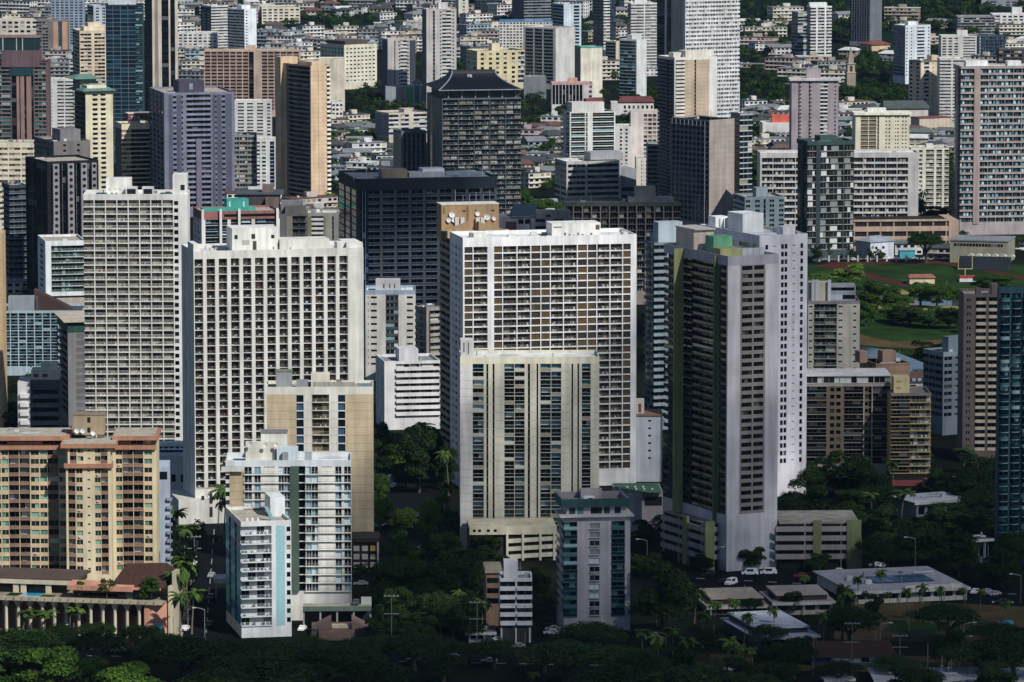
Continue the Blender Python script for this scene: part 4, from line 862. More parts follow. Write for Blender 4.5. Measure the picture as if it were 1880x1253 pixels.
# ---- slim blue glass tower
b = tower('slim blue-grey apartment tower with pale balcony stack and plant box', 'apartment tower', 1181, 1200, 1252, 446, 790, 18, 13, '#72808a', 's22 g6 w24', 'b9 b9', {'s': dict(rail='solid', railc='#7d8c96', slabc='#7d8c96', back='#22303a', pane='glass_teal', out=.4), 'g': dict(pane='glass_teal', mx=.05)}, R=1.0, top=1, land='the slim blue-grey tower', KB={'b': dict(slabc='#77868f', pane='glass_teal', back='#2a3a44')})  # balcony paint greyed and darkened, with shade put into it
b.roofbox('penthouse', '#a2b0ba', 1208, 1252, 408, .1, .6); b.part('upper_floors', [(2.5, b.W, 2, b.D, b.zr, b.z(433), '#8d9aa3')])
b = Bld('apartment_block', 'white windowless low block wedged beside the white gridded tower', 'apartment block', 1166, 1166, 1216, 764, 885, 2, 14); b.part('wall', [(0, b.W, 0, 14, 0, b.zt, '#c3c8d2')]); hip(b, 'roof', 0, b.W, 0, 14, b.zt, b.z(758), .4, '#8b6a55', .3); b.part('window', [(b.W * .48, b.W * .58, -.05, -.004, b.zt - 2 - i * 2.6, b.zt - 1.4 - i * 2.6, 'glass_dark') for i in range(6)]); b.part('penthouse', [(.5, 3.2, 2, 5, b.zt, b.z(735), '#d9d0c8'), (1.2, 2.2, 1.9, 1.99, b.zt + 1, b.zt + 4, '#8d4a3c')])
# ================================================================ FAR TOWERS
# pagoda roofed tower
b = tower('dark gridded tower crowned by a curved navy pagoda roof', 'apartment tower', 784, 812, 957, 181, 460, 11, 9.25, '#596267', '5*(w1 b14 b14)', 'w5 d4 w16', {'b': dict(rail='bars', railc='#454f54', slabc='#687276', back='#14191c', pane='glass', np=2, stuff=1), 'd': dict(pane='glass_dark')}, R=1.2, RB=.4, top=.8, land='the pagoda roofed tower', clutter=0, roof='roof_grey', KB={'w': dict(wall='#77756e')})  # grid paint darkened in place of cloud shade on this front
zt = b.zt; zz = b.z(166); W, D = b.W, b.D
b.part('top_floor', [(2, W - 1, 1.5, D - 2, b.zr, zz, '#50544f')]); 
for i in range(6): b.part('column', [(3 + i * (W - 6) / 5, 3.6 + i * (W - 6) / 5, .6, 1.2, b.zr, zz, '#8b8f8c')])
def pagoda(b, x0, x1, y0, y1, z0, z1, ov):
    V = []; N = 7
    for k in range(N):
        t = k / (N - 1); q = (1 - t) ** 2.0; f = .16 * (1 - q)
        xa, xb = x0 - ov * q + (x1 - x0) * f, x1 + ov * q - (x1 - x0) * f; ya, yb_ = y0 - ov * q + (y1 - y0) * f * 2.3, y1 + ov * q - (y1 - y0) * f * 2.3
        z = z0 + (z1 - z0) * t
        V += [(xa, ya, z), (xb, ya, z), (xb, yb_, z), (xa, yb_, z)]
    Fc = [[3, 2, 1, 0]]
    for k in range(N - 1):
        for i in range(4): Fc.append([4 * k + i, 4 * k + (i + 1) % 4, 4 * k + 4 + (i + 1) % 4, 4 * k + 4 + i])
    Fc.append([4 * (N - 1) + i for i in range(4)])
    r = b.mesh('pagoda_roof', V, Fc, [M('#060f18', .6)])
    for sx in (0, 1):
        RV = []; RF = []
        for k in range(N):
            q = V[4 * k + sx]; RV += [(q[0] - .22, q[1] - .12, q[2] - .1), (q[0] + .22, q[1] - .12, q[2] - .1), (q[0] + .22, q[1] + .1, q[2] + .3), (q[0] - .22, q[1] + .1, q[2] + .3)]
        for k in range(N - 1):
            for i in range(4): RF.append([4 * k + i, 4 * k + (i + 1) % 4, 4 * k + 4 + (i + 1) % 4, 4 * k + 4 + i])
        b.mesh('roof_rib', RV, RF, [M('#7d8b99')])
    b.part('ridge', [(V[-4][0], V[-3][0], V[-4][1] - .1, V[-4][1] + .3, z1 - .1, z1 + .5, '#20364c')])
    b.part('gutter', [(x0 - ov, x1 + ov, y0 - ov - .3, y0 - ov - .005, z0 - .2, z0 + .25, '#8592a0')])
    n = 26
    for i in range(n):
        xa = x0 + (x1 - x0) * (.17 + .66 * i / (n - 1)); b.part('roof_seam', [(xa, xa + .1, y0 + 3.0 + 0, y0 + 3.2, z0 + (z1 - z0) * .5, z0 + (z1 - z0) * .62, '#16324c')], kind='stuff') if False else None
    return r
pagoda(b, 3, W - 5, 3, D - 4, zz, b.z(135), 5)
lettering('PB', 2.2, '#c9d2da', b.root, (b.lx(858, 5), 4.2, b.z(144)), (math.pi / 2 - .5, 0, 0))
b = tower('shaded grey tower with vertical window slits beside the pagoda roofed tower', 'apartment tower', 722, 737, 783, 241, 450, 18, 10, '#6b6c70', '5*(w5 d4) w5', 'w10', {'d': dict(pane='glass_dark'), 'w': dict(proud=.1)}, R=.8, top=1.2, land='the slit windowed grey tower', RB=.3, KB={'w': dict(wall='#a39a88')}, clutter=3)  # cloud shade put into the front grey, light into the paler flank
# white curved tower
b = tower('white apartment tower with wraparound balcony bands and a red capped penthouse', 'apartment tower', 1030, 1046, 1129, 206, 380, 16, 8.9, '#d9d5ca', 'w2 q22 w2 q2 v8 q34 v2', 'q8 v4 q6', {'q': dict(rail='glass', railp='glass_teal', slabc='#e6e3da', slab=.5, back='#3b4547', pane='glass_teal', np=3, stuff=0, out=.3), 'v': dict(k='pier', wall='#e3dfd6', proud=.5)}, R=1.3, top=.7, z0=10, land='the white wraparound tower', clutter=0)
b.roofbox('penthouse', '#d6d2ca', 1050, 1109, 188, .15, .7); zq = b.z(188, 0, 5); b.part('red_cap', [(b.lx(1075, 8), b.lx(1107, 8), 7, 12, zq, zq + 1.4, '#7a3634')])
g = tower('stepped grey white podium of the white wraparound tower with dark bands', 'podium', 1018, 1040, 1140, 297, 392, 16, 10.5, '#b9b6ae', 'w2 t22 w3 t40 w3', 't10 w2 t10', {'t': dict(sill=.42, head=.95, np=4, pane='glass_dark')}, R=.8, top=1.5, z0=1, name='podium', clutter=3, roof='roof_white')
g.part('wing', [(g.W + .01, g.W + 9, 1, 20, 0, g.zt - 5, '#8e9096'), (g.W * .5, g.W + 3, 6, 18, g.zt, g.zt + 4, '#9a9b9e')]); [g.part('window', [(g.W + 1, g.W + 8, .94, .995, 3 + 4 * i, 5 + 4 * i, 'glass_dark')]) for i in range(3)]
# beige stepped tower + cream blank wall
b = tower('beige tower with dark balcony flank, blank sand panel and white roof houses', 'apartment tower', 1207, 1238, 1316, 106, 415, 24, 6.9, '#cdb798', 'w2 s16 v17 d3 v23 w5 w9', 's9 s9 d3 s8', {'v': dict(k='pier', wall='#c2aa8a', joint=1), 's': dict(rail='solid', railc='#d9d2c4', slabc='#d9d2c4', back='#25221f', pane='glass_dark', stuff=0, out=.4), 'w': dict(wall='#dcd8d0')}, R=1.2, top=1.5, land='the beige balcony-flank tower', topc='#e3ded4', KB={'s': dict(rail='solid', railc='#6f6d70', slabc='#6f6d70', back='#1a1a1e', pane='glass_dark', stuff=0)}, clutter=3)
b.roofbox('penthouse', '#d8cfc0', 1258, 1310, 93, .3, .7); b.roofbox('penthouse', '#dcd6cc', 1236, 1262, 97, .5, .8)
# grey grid slab with tan tile end
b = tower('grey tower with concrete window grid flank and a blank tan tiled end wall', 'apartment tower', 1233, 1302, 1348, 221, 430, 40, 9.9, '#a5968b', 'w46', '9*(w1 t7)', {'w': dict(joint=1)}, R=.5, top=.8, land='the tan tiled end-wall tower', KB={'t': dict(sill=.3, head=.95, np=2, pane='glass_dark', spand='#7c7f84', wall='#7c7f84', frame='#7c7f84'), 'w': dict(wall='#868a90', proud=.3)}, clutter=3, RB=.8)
b = tower('glass annex with banded grey floors behind the tan tiled end wall', 'apartment tower', 1340, 1358, 1381, 208, 420, 30, 9.9, '#8d9196', 't23', 'b10', {'t': dict(sill=.1, head=.9, pane='glass', np=3, spand='#b6bcc0'), 'b': dict(slabc='#b2aaa2', slab=.9, back='#3a302c', pane='glass_dark', stuff=0)}, R=.5, top=1, land='the banded glass annex')
b = tower('mauve striped tower with light roof cornice and white ribs', 'apartment tower', 1453, 1453, 1539, 146, 340, 1, 7.1, '#a3959a', 'w11 d2 o3 w12 d2 o3 w14 t12 w9 w2 o3 w4', None, {'d': dict(pane='glass_dark'), 'o': dict(np=1, mx=.05), 't': dict(pane='glass', np=2, spand='#d9d9d9')}, R=.6, top=1.2, topc='#c5bcbb', land='the mauve striped tower', name='apartment_tower', stuff=True)
b.part('cornice', [(-1.3, b.W + 1.3, -1.2, 12, b.zt - .8, b.zt + .3, '#cbc4c2')]); b.roofbox('penthouse', '#a3959a', 1480, 1506, 127, .3, .6)
b = tower('dark teal tower of stacked glazed lanais with flat green roof block', 'apartment tower', 1462, 1482, 1568, 260, 480, 14, 11.4, '#3b4c4e', 'b16 v8 b18 b24 w2 b19', 'd8 w4 d8', {'b': dict(rail='none', slabc='#9a9a8e', slab=.25, back='#15191a', pane='condo', np=3, stuff=0, wall='#4a5556'), 'v': dict(k='pier', wall='#2c3c40')}, R=.8, top=2.0, topc='#2f4a48', land='the dark teal lanai tower', roof='#31504c', clutter=2)
b.roofbox('penthouse', '#33504e', 1505, 1537, 250, .2, .7)
b = tower('cream tower with dark balcony bays on one half and slit windows on the other', 'apartment tower', 1570, 1570, 1669, 208, 410, 2, 6.85, '#e0d7b8', 'w10 b14 w1 b14 w2 d3 w12 o3 w3 o3 w9 o2 w2 o3 w6 o3 w3 o3 w5', None, {'b': dict(slabc='#cfc5a2', back='#4d4636', pane='glass_dark', stuff=0), 'o': dict(mx=.05, np=1, pane='glass_dark')}, R=1.3, top=1.6, land='the cream half-balcony tower', roof='roof_white', stuff=True)
b.part('cornice', [(-1, b.W + 1, -1, 14, b.zt - 1, b.zt + .2, '#ece4c8')]); b.roofbox('penthouse', '#dcd9d2', 1592, 1626, 199, .3, .6)
b = tower('long grey white slab of gridded lanais beyond the dark teal tower', 'apartment block', 1395, 1395, 1686, 281, 440, 2, 11.5, '#bcb6b2', 'w2 13*(w1 b8 b8) w16', None, {'b': dict(rail='solid', rh=.8, slabc='#d3cec9', railc='#c5c0bb', back='#54504e', pane='glass', np=2, stuff=0)}, R=1.0, top=2.6, land='the long gridded slab', topc='#c2bdb8', clutter=5, roof='roof_white')
b = tower('cream narrow block with open stair beside the long gridded slab', 'apartment block', 1672, 1672, 1742, 272, 400, 2, 8, '#dcd7c2', 'w14 t6 w6 b14 w4 b10 w4 b8', None, {'b': dict(slabc='#e3decb', back='#5d5746', stuff=0)}, R=1, top=1, land='the cream stair block', stuff=True); b.roofbox('penthouse', '#e3dfcf', 1700, 1713, 265, .2, .5)
b = tower('broad pinkish grey gridded condominium slab at the border of the view', 'apartment tower', 1749, 1763, 1935, 122, 432, 8, 11.45, '#a99c98', 'b13 b14 v11 w2 8*(b16 w1) b16', 'd4 w3 d4', {'b': dict(rail='solid', rh=.75, slab=.3, slabc='#b9aca6', railc='#a2968f', back='#45403d', pane='condo_blue', np=3, stuff=0), 'v': dict(k='pier', wall='#a38d84', proud=.4)}, R=1, top=1.4, land='the pinkish grey slab', roof='roof_white', clutter=5)
for a, c in ((1772, 1800), (1848, 1873), (1800, 1812)): b.roofbox('penthouse', '#d9d9d7', a, c, 112, .3, .6)
b = Bld('garage', 'tan parking garage with three open decks beyond the playing field', 'garage', 1567, 1567, 1760, 404, 462, 5, 30, land='the tan garage')
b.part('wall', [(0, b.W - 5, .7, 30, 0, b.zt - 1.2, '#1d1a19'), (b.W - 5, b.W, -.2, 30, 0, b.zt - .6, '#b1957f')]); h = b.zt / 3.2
for i in range(4): b.part('deck_edge', [(0, b.W - 5.01, 0, .5, i * h - (.0 if i else 0), i * h + h * .5 - (h * .3 if i == 3 else 0), '#b99a80')])
for q in range(8): b.part('pier', [(q * b.W / 8, q * b.W / 8 + .8, .1, .65, 0, b.zt - 1.5, '#9c8068')])
# ---- left far group
b = tower('pink and teal glass office tower with stacked trapezoid top', 'office tower', -30, -30, 90, 114, 330, 1, 7.2, '#6e5553', 't50 w2 d9 v5 d2 v7 d4 v9 d4 w2 t21 w5', None, {'t': dict(sill=.3, head=1, pane='glass_teal', np=3, spand='#8a6a66'), 'v': dict(k='pier', wall='#9a776c', proud=-.2), 'd': dict(pane='glass_dark', wall='#2a2426', set=.8)}, R=1, top=.6, name='office_tower', land='the pink glass tower', stuff=True, clutter=0)
z = b.zt; z2 = b.z(93); z3 = b.z(70)
b.part('crown_ring', [(b.lx(4), b.lx(74), -.5, 17, z - 3, z2, '#6b4f56')]); b.part('crown_glass', [(b.lx(-6), b.lx(72), .5, 16, z2, z3, '#0f3338')]); b.part('crown_rim', [(b.lx(-6), b.lx(75), 0, 17, z3, z3 + .8, '#8f7266')])
for q in (6, 31, 42): b.part('crown_mullion', [(b.lx(q), b.lx(q) + .5, .2, .49, z2, z3, '#b9c0bd')])
b.part('crown_neck', [(b.lx(18), b.lx(62), -.2, .9, z - 8, z - 3.01, '#123c44')])
b = tower('beige tower of white banded windows with stepped cream roof', 'apartment tower', 134, 147, 211, 57, 260, 14, 6.7, '#d3bd9a', 'g22 w3 g21 w3 g9 w4', 't10 t10', {'g': dict(mx=.06, sill=.35, head=.9, np=3, pane='glass', frame='#d9c7a6')}, R=.6, top=1.6, land='the beige banded tower', roof='#d3bd9a', stuff=True)
b.roofbox('penthouse', '#dcc8a6', 155, 199, 49, .2, .7); b.roofbox('penthouse', '#dcc8a6', 163, 186, 42, .3, .6)
b = tower('tall dark blue glass tower with thin floor lines', 'apartment tower', 195, 195, 262, 9, 300, 1, 7.6, '#274250', 't52 s12', None, {'t': dict(sill=.0, head=.9, np=4, pane='glass_tower', spand='#6d8290', dep=.15), 's': dict(rail='glass', railp='glass_teal', slabc='#6a7d88', back='#2a3c46', pane='glass_teal', stuff=0)}, R=.5, top=.6, land='the dark blue glass tower', clutter=3)
b.roofbox('penthouse', '#cfd3d4', 200, 250, 2, .2, .7)
b = tower('dark tower banded by pale vertical ribs rising out of view', 'office tower', 266, 280, 327, -16, 250, 14, 7.2, '#c6b7a4', 'w4 v6 w6 d12 w3 d8 w5', 't10', {'d': dict(pane='glass_dark', set=.6, wall='#20242e'), 'v': dict(k='pier', wall='#8d8076'), 'w': dict(proud=.2)}, R=.5, top=1, name='office_tower', land='the ribbed dark tower', KB={'t': dict(pane='glass_blue', sill=.2, wall='#20242e', spand='#20242e')}, clutter=0)
b = tower('wide orange tan grid building with a dark slot dividing it', 'apartment block', 375, 375, 551, 93, 215, 1, 6.4, '#bfa38c', '7*(w1.4 b9) w1 d8 w12 6*(w1.4 b9) w2', None, {'b': dict(rail='solid', railc='#94786f', slabc='#b8977f', back='#3b2a26', pane='glass_dark', stuff=0), 'd': dict(pane='glass_dark', wall='#4a3a3a')}, R=1.3, top=1, land='the orange tan grid building', clutter=2)
b.roofbox('penthouse', '#d9b492', 453, 469, 84, .05, .5)
b = tower('wide cream office with green tinted window rows and brown roof', 'office block', 588, 632, 692, 83, 165, 38, 7.3, '#dcd3b6', 'w2 8*(g6) w2', 'w2 7*(g6) w1', {'g': dict(mx=.22, sill=.4, head=.78, np=1, pane='glass_teal')}, R=.4, top=1.8, name='office_block', land='the cream green-window office', stuff=True, roof='#54423a')
b.part('roof_house', [(3, b.W - 6, 3, b.D - 4, b.zr, b.z(76, 0, 6), '#5d4a40')])
def quick(label, xl, xc, xr, yt, yb, phi, p, wall, A, B=None, K=None, cat='apartment tower', land=None, **k):
    return tower(label, cat, xl, xc, xr, yt, yb, phi, p, wall, A, B, K, stuff=True, R=k.pop('R', .8), top=k.pop('top', 1.2), land=land, clutter=k.pop('clutter', 2), nv=2, name=cat.replace(' ', '_'), **k)
SB = {'s': dict(rail='solid', slabc='#d2d0cc', railc='#c9c7c3', back='#4a4846', pane='glass', stuff=0), 'b': dict(rail='solid', rh=.8, slabc='#8d959c', railc='#7d858c', back='#23282e', pane='glass_dark', stuff=0), 't': dict(np=2), 'g': dict(np=1), 'o': dict(np=1)}
W_ = '#d9d7d3'
quick('white blank-walled box block beside the cream green-window office', 585, 585, 633, 108, 205, 2, 7, '#dccfb4', 'w48', land='the cream blank box')
quick('slender grey lilac tower with balcony column, shorter of the matching pair', 701, 712, 763, 72, 190, 18, 6.6, '#b9b2ac', 'w13 d2 w6 o4 s13 o4 w1 v12', 'w10', {**SB, 'v': dict(k='pier', wall='#3a4352'), 'o': dict(np=1, mx=.1)}, land='the shorter lilac tower', KB={'w': dict(wall='#5f6474')})  # flank wall painted dark slate, its shade put into the colour
quick('taller slender white and grey tower with a balcony column', 775, 783, 838, 17, 200, 14, 6.7, '#bdb6b0', 'w10 d3 w6 o5 s14 o6 w2', 'w10', SB, land='the taller lilac tower', KB={'w': dict(wall='#5f6474')}).roofbox('penthouse', '#d0ccc8', 805, 822, 5, .3, .6)  # darker flank colour carries the shade of that side
quick('yellow low apartment building with a jagged front', 856, 876, 963, 94, 165, 20, 8.5, '#d6c68e', 'w5 g9 w6 g9 w4 g9 w5 g9 w6 g9 w4 s12', 'g8 w3 g8', SB, 'apartment block', 'the yellow building').roofbox('penthouse', '#d9cda2', 903, 918, 80, .3, .6)
quick('white gridded block under a bright blue roof edge', 917, 917, 1014, 38, 110, 1, 5.4, '#d9d3c8', '16*(g6)', None, SB, 'apartment block', 'the blue roof-edge block', topc='#3f7fb5')
quick('grey tower of three balcony columns with a blank white end wall', 961, 1020, 1056, 52, 165, 52, 6.3, '#c9c6c0', 'w17 w1 w17', 'w3 b15 w2 b15 w2 b18 w3', {**SB, 'w': dict(joint=0)}, land='the blank end-wall grey tower')
quick('cream blank-faced block under a turquoise roof', 1055, 1066, 1106, 86, 180, 18, 7, '#ddd5bc', 'w40', 'w8', None, 'building', 'the turquoise roofed cream block', topc='#3f9c8c', roof='#3f9c8c', KB={'w': dict(wall='#8d8674')})  # flank is a darkened copy of the cream, with shade painted in
quick('blue glass block with a white stair end', 1014, 1035, 1067, 8, 130, 24, 6, '#c3ced8', 'w16 t9 w3', 't7 t7 t7', {**SB, 't': dict(pane='glass_blue', np=1, sill=.3)}, land='the blue glass white-end block')
quick('dark tower with a bright blue glass edge', 1088, 1108, 1131, -12, 105, 30, 5.6, '#39485a', 's12 t11', 'b10 b10', {**SB, 't': dict(pane='glass_blue', sill=.1)}, land='the blue-edged dark tower')
quick('white balcony striped tower rising behind the teal glass slab', 1151, 1158, 1206, 6, 135, 12, 5.5, '#d6d6d6', 's24 w2 s22', 'b8', SB, land='the white striped tower').roofbox('penthouse', W_, 1165, 1188, 0, .3, .6)
quick('pale teal glass slab with a white tiled end wall', 1137, 1169, 1187, 73, 195, 55, 6.1, '#d3d5d2', 'w17', '4*(t8)', {**SB, 't': dict(pane='glass_teal', sill=.15, np=1, spand='#8fb0b2')}, land='the pale teal slab').roofbox('penthouse', '#c3c8c6', 1160, 1178, 64, .3, .6)
quick('dark low slab with cream side between the blue-edged tower and teal slab', 1111, 1131, 1142, 76, 135, 50, 6, '#d0c2a4', 'w10', 'b10 b10', SB, 'apartment block')
quick('plain grey box building in front of the blank end-wall tower', 962, 962, 1003, 141, 182, 1, 6, '#7d8188', 'w41', None, None, 'building', 'the plain grey box')
quick('pink white finned low building with a pink roof house', 1013, 1013, 1088, 153, 205, 2, 9, '#cfc4c6', '9*(w1 d5) w10 g8', None, {'d': dict(pane='glass_dark', set=.9)}, 'building', 'the pink finned building', topc='#c99a94').roofbox('penthouse', '#d79a90', 1043, 1060, 144, .2, .6)
quick('huge white gridded slab tower rising out of view', 1206, 1258, 1358, -30, 250, 27, 7.65, '#cfcfcd', '20*(w1 t5)', 'd8 w2 d5 v12 w2', {**SB, 't': dict(pane='condo', np=2, sill=.42, head=.92, spand='#d6d6d4'), 'd': dict(pane='glass_dark', wall='#56606e'), 'v': dict(k='pier', wall='#b9ab98')}, land='the huge white slab', top=1)
quick('white podium block with small windows at the foot of the huge white slab', 1317, 1317, 1358, 150, 230, 1, 5.6, '#dcdbd8', '6*(o7)', None, SB, 'apartment block')
quick('pinkish white slab with window grid beyond the wraparound tower', 1158, 1158, 1213, 205, 345, 1, 7.8, '#d6c6bc', 'w22 g8 g8 g8 g7', None, {**SB, 'g': dict(pane='curtain', mx=.1, np=1, sill=.2)}, land='the pinkish slab')
quick('white narrow block peeking beside the pinkish slab', 1128, 1128, 1160, 232, 350, 1, 7, '#d9d5cf', 'w8 g6 w3 g6 w6', None, SB, 'apartment block')
quick('narrow white block before the pinkish slab', 1168, 1168, 1188, 290, 385, 1, 7, '#dcd6c6', 'w8 o4 w4 o4', None, SB, 'apartment block')
quick('dark framed block in the shade of the beige balcony-flank tower', 1189, 1189, 1232, 265, 400, 1, 8, '#8d9094', 'b14 b14 b14', None, SB, 'apartment block')
quick('pair tower with grey lattice behind the white round tower', 1453, 1465, 1484, 22, 110, 30, 6, '#9aa0a6', 't18', 't12', SB, land='the grey lattice tower')
quick('white round-cornered tower of stacked balconies', 1480, 1488, 1527, 12, 115, 16, 5.9, '#dfe2e2', 's10 w3 s12 w3 s10', 's8', SB, land='the white round-cornered tower').roofbox('penthouse', '#e3e5e4', 1486, 1518, 5, .2, .6)
quick('tall dark ribbed tower with a pale edge on the hillside side', 1560, 1597, 1619, -25, 90, 48, 5, '#a9abad', 'w20', '8*(d3 w1.5)', {'d': dict(pane='glass_dark', set=.5), 'w': dict(wall='#6a7078')}, land='the dark ribbed hill tower')
quick('blue shaded tower with a white window stack', 1640, 1662, 1708, 47, 155, 26, 6.1, '#cfd6dd', 'o5 w2 o5 w3 g18 o6', 's10 s10', {**SB, 's': dict(rail='solid', railc='#7d93a6', slabc='#7d93a6', back='#20303e', pane='glass_blue', stuff=0)}, land='the blue and white stack tower').roofbox('penthouse', '#dbe1e6', 1667, 1682, 40, .3, .6)
quick('sand coloured tower with a hipped green grey roof', 1668, 1690, 1728, 112, 235, 30, 7.4, '#d8c3a2', 'w6 s9 w5 o4 w3 w10', 'g8 w3 g8', SB, land='the sand hip-roofed tower', topc='#68705f').roofbox('penthouse', '#d8c3a2', 1710, 1722, 102, .2, .6)
quick('white balcony striped block under a terracotta turret', 1725, 1725, 1770, 108, 240, 1, 6.1, '#d4cfc6', 's20 w3 s20', None, SB, 'apartment block', 'the white striped block')
quick('grey long office block on the far slope', 1758, 1758, 1826, 30, 80, 2, 5, '#8a8a8c', '6*(t11)', None, SB, 'office block')
quick('white flat-topped block of dotted windows on the far slope', 1822, 1822, 1890, 26, 75, 2, 6, '#dcdad8', 's12 w3 g9 g9 g9 g9 g9', None, SB, 'apartment block', 'the white flat-topped block').roofbox('penthouse', '#dedcda', 1858, 1876, 14, .2, .6)
quick('grey tower rising out of view above the white flat-topped block', 1802, 1802, 1890, -30, 60, 1, 5, '#8f959d', 'w14 t10 w14 g10 g10 g10 g10', None, SB)
quick('dark blue office box among the far roofs', 1780, 1795, 1846, 66, 120, 24, 6, '#33475a', '6*(t8)', 't8 t8', {**SB, 't': dict(pane='glass_blue', spand='#2c4054', sill=.3)}, 'office block')
quick('dark brown block beside the dark blue office box', 1834, 1834, 1890, 90, 140, 1, 7, '#4a4440', 't12 t12 t12 w12', None, SB, 'office block')
quick('white stepped low hospital block on the far slope', 1728, 1728, 1800, 66, 120, 2, 5, '#d3cfc6', 'g9 g9 g9 w6 s18 w8', None, SB, 'building').roofbox('penthouse', '#dcd8d0', 1757, 1776, 56, .2, .5)
quick('orange striped brown office with teal stripe by the pink glass tower', 67, 67, 124, 37, 120, 1, 5.6, '#7d7674', 't9 w2 t9 v9 p9 q7 p9', None, {**SB, 'p': dict(k='pier', wall='#c9926e'), 'q': dict(k='pier', wall='#1f4a5a'), 'v': dict(k='pier', wall='#77706e')}, 'office block', 'the orange striped office')
quick('beige low block with window rows behind the pink glass tower', -20, -20, 69, 36, 95, 1, 8, '#d3c8b2', '8*(g10)', None, SB, 'apartment block')
quick('blue white glass tower among the far high-rises above the orange striped office', 94, 94, 154, -20, 95, 1, 5, '#8da0b4', '7*(g6 w2)', None, {**SB, 'g': dict(pane='glass_blue', mx=.1)})
quick('dark grey twin-bay tower next to the beige banded tower top', 160, 172, 198, 11, 110, 20, 5.4, '#a9b2bc', 'w3 g8 w3 g8 w3', 't8', {**SB, 'g': dict(pane='glass_blue')})
quick('white low block with balcony bands behind the cream pagoda tower', 90, 90, 136, 146, 270, 1, 6.4, '#d6d4d2', 'w4 o3 w8 s12 w2 s16', None, SB, 'apartment block', 'the white banded low block')
quick('cream long low slab behind the purple tower roof', 278, 278, 409, 152, 210, 1, 8, '#dcd2b8', 't60 t60', None, {**SB, 't': dict(np=8, sill=.5, head=.8)}, 'building')
quick('white windowed block between purple and sand towers', 431, 431, 498, 186, 280, 1, 6.2, '#d9d7d0', 'w5 s10 w5 s10 w6 s10 w5 g8', None, SB, 'apartment block', 'the white block by the fin tower')
quick('white and blue block with a stepped shape behind the sand tower', 468, 468, 512, 256, 360, 1, 7, '#d9dbd8', 'g8 g8 w4 d6 w6', None, {**SB, 'd': dict(pane='glass_blue')}, 'apartment block')
quick('blue and white tower, shorter of the far twin slabs', 369, 388, 419, 11, 110, 30, 5.3, '#c9d4dc', 's14 s14', 'g9 g9', {**SB, 'g': dict(pane='glass_blue', wall='#37506a')}, land='the blue white twin slab')
quick('bright white balcony tower, taller of the far twin slabs', 418, 449, 471, 17, 120, 42, 5.4, '#e1e6ea', 'o8 w14', 's10 s10 s9', SB, land='the bright white twin slab').roofbox('penthouse', '#e1e6ea', 444, 460, 10, .3, .6)
quick('cream seven-storey apartment block on the rise', 474, 481, 551, 14, 62, 8, 5.4, '#dcd2ba', '7*(g9)', 'w7', SB, 'apartment block', 'the cream block on the rise')
quick('white long block below the far twin slabs', 327, 327, 399, 60, 115, 1, 5.6, '#d6d2cb', '8*(g8)', None, SB, 'apartment block')
quick('white five-storey block with square dark windows by the sand fin tower', 604, 609, 630, 187, 240, 8, 8, '#dbd6cd', '3*(g7)', 'w6', SB, 'apartment block')
quick('beige slab block with balcony bays and a lilac end', 689, 714, 784, 208, 265, 24, 8, '#cbbcaa', 's17 w4 s14 w8 s24', 'w20', {**SB}, 'apartment block', 'the beige slab block', KB={'w': dict(wall='#8d8494')}).roofbox('penthouse', '#c9b8a6', 742, 757, 200, .1, .5)
quick('pale tower behind the yellow building', 836, 842, 860, -10, 60, 14, 6, '#c9c8b4', 'w6 g6 w5', 'w4', SB)
quick('dark shaded tower on the top border by the blue roof-edge block', 940, 962, 1012, -20, 70, 20, 5.4, '#4a5460', 'b12 b12 b12', 'w8', SB)
quick('dark twin tower at the top border behind the taller lilac tower', 872, 872, 922, -20, 55, 1, 5, '#3f4a56', 't12 t12 t12', None, {**SB, 't': dict(pane='glass_blue', spand='#31404e')})
quick('grey low apartment block with window columns at the field road', 1345, 1367, 1440, 362, 520, 14, 9, '#6d7f88', 'g9 w4 g9 w4 d3 w4 g9 w4 g9', 's8 s8', {**SB, 'g': dict(pane='glass_dark', mx=.15)}, 'apartment block', 'the grey low block at the field road').roofbox('penthouse', '#7d8f98', 1388, 1409, 345, .2, .5)
# low white and blue buildings by the field
b = Bld('apartment_block', 'white low block with grey metal roof at the field edge', 'apartment block', 1571, 1598, 1641, 446, 478, 35, 12); b.part('wall', [(0, b.W, 0, b.D, 0, b.zt, '#c9cdd8')]); hip(b, 'hip_roof', 0, b.W, 0, b.D, b.zt, b.z(436), .5, '#8b96a6', .3)
b.part('window', [(b.W * (.2 + .3 * i), b.W * (.3 + .3 * i), -.05, -.004, b.zt * (.2 + .4 * j), b.zt * (.35 + .4 * j), 'glass_dark') for i in range(2) for j in range(2)])
b = Bld('shed', 'turquoise walled shed behind the running track', 'shed', 1652, 1652, 1680, 460, 475, 2, 8); b.part('wall', [(0, b.W, 0, 8, 0, b.zt, '#1fa3b5')]); b.part('roof', [(-.5, b.W + .5, -.5, 8.5, b.zt, b.zt + .3, '#b5bcc2')])
b = Bld('school_building', 'long two-storey school building with arches beside the stadium seats', 'school building', 1744, 1850, 1850, 442, 482, -14, 24)
b.part('wall', [(0, b.W, 0, 24, 0, b.zt, '#8f8a74')]); b.part('roof', [(-.4, b.W + .4, -.4, 24.4, b.zt, b.zt + .5, '#7d8086')])
for i in range(16): b.part('window', [(2 + i * (b.W - 4) / 16, 3.2 + i * (b.W - 4) / 16, -.06, -.004, b.zt - 2.6, b.zt - 1.2, 'glass_dark')])
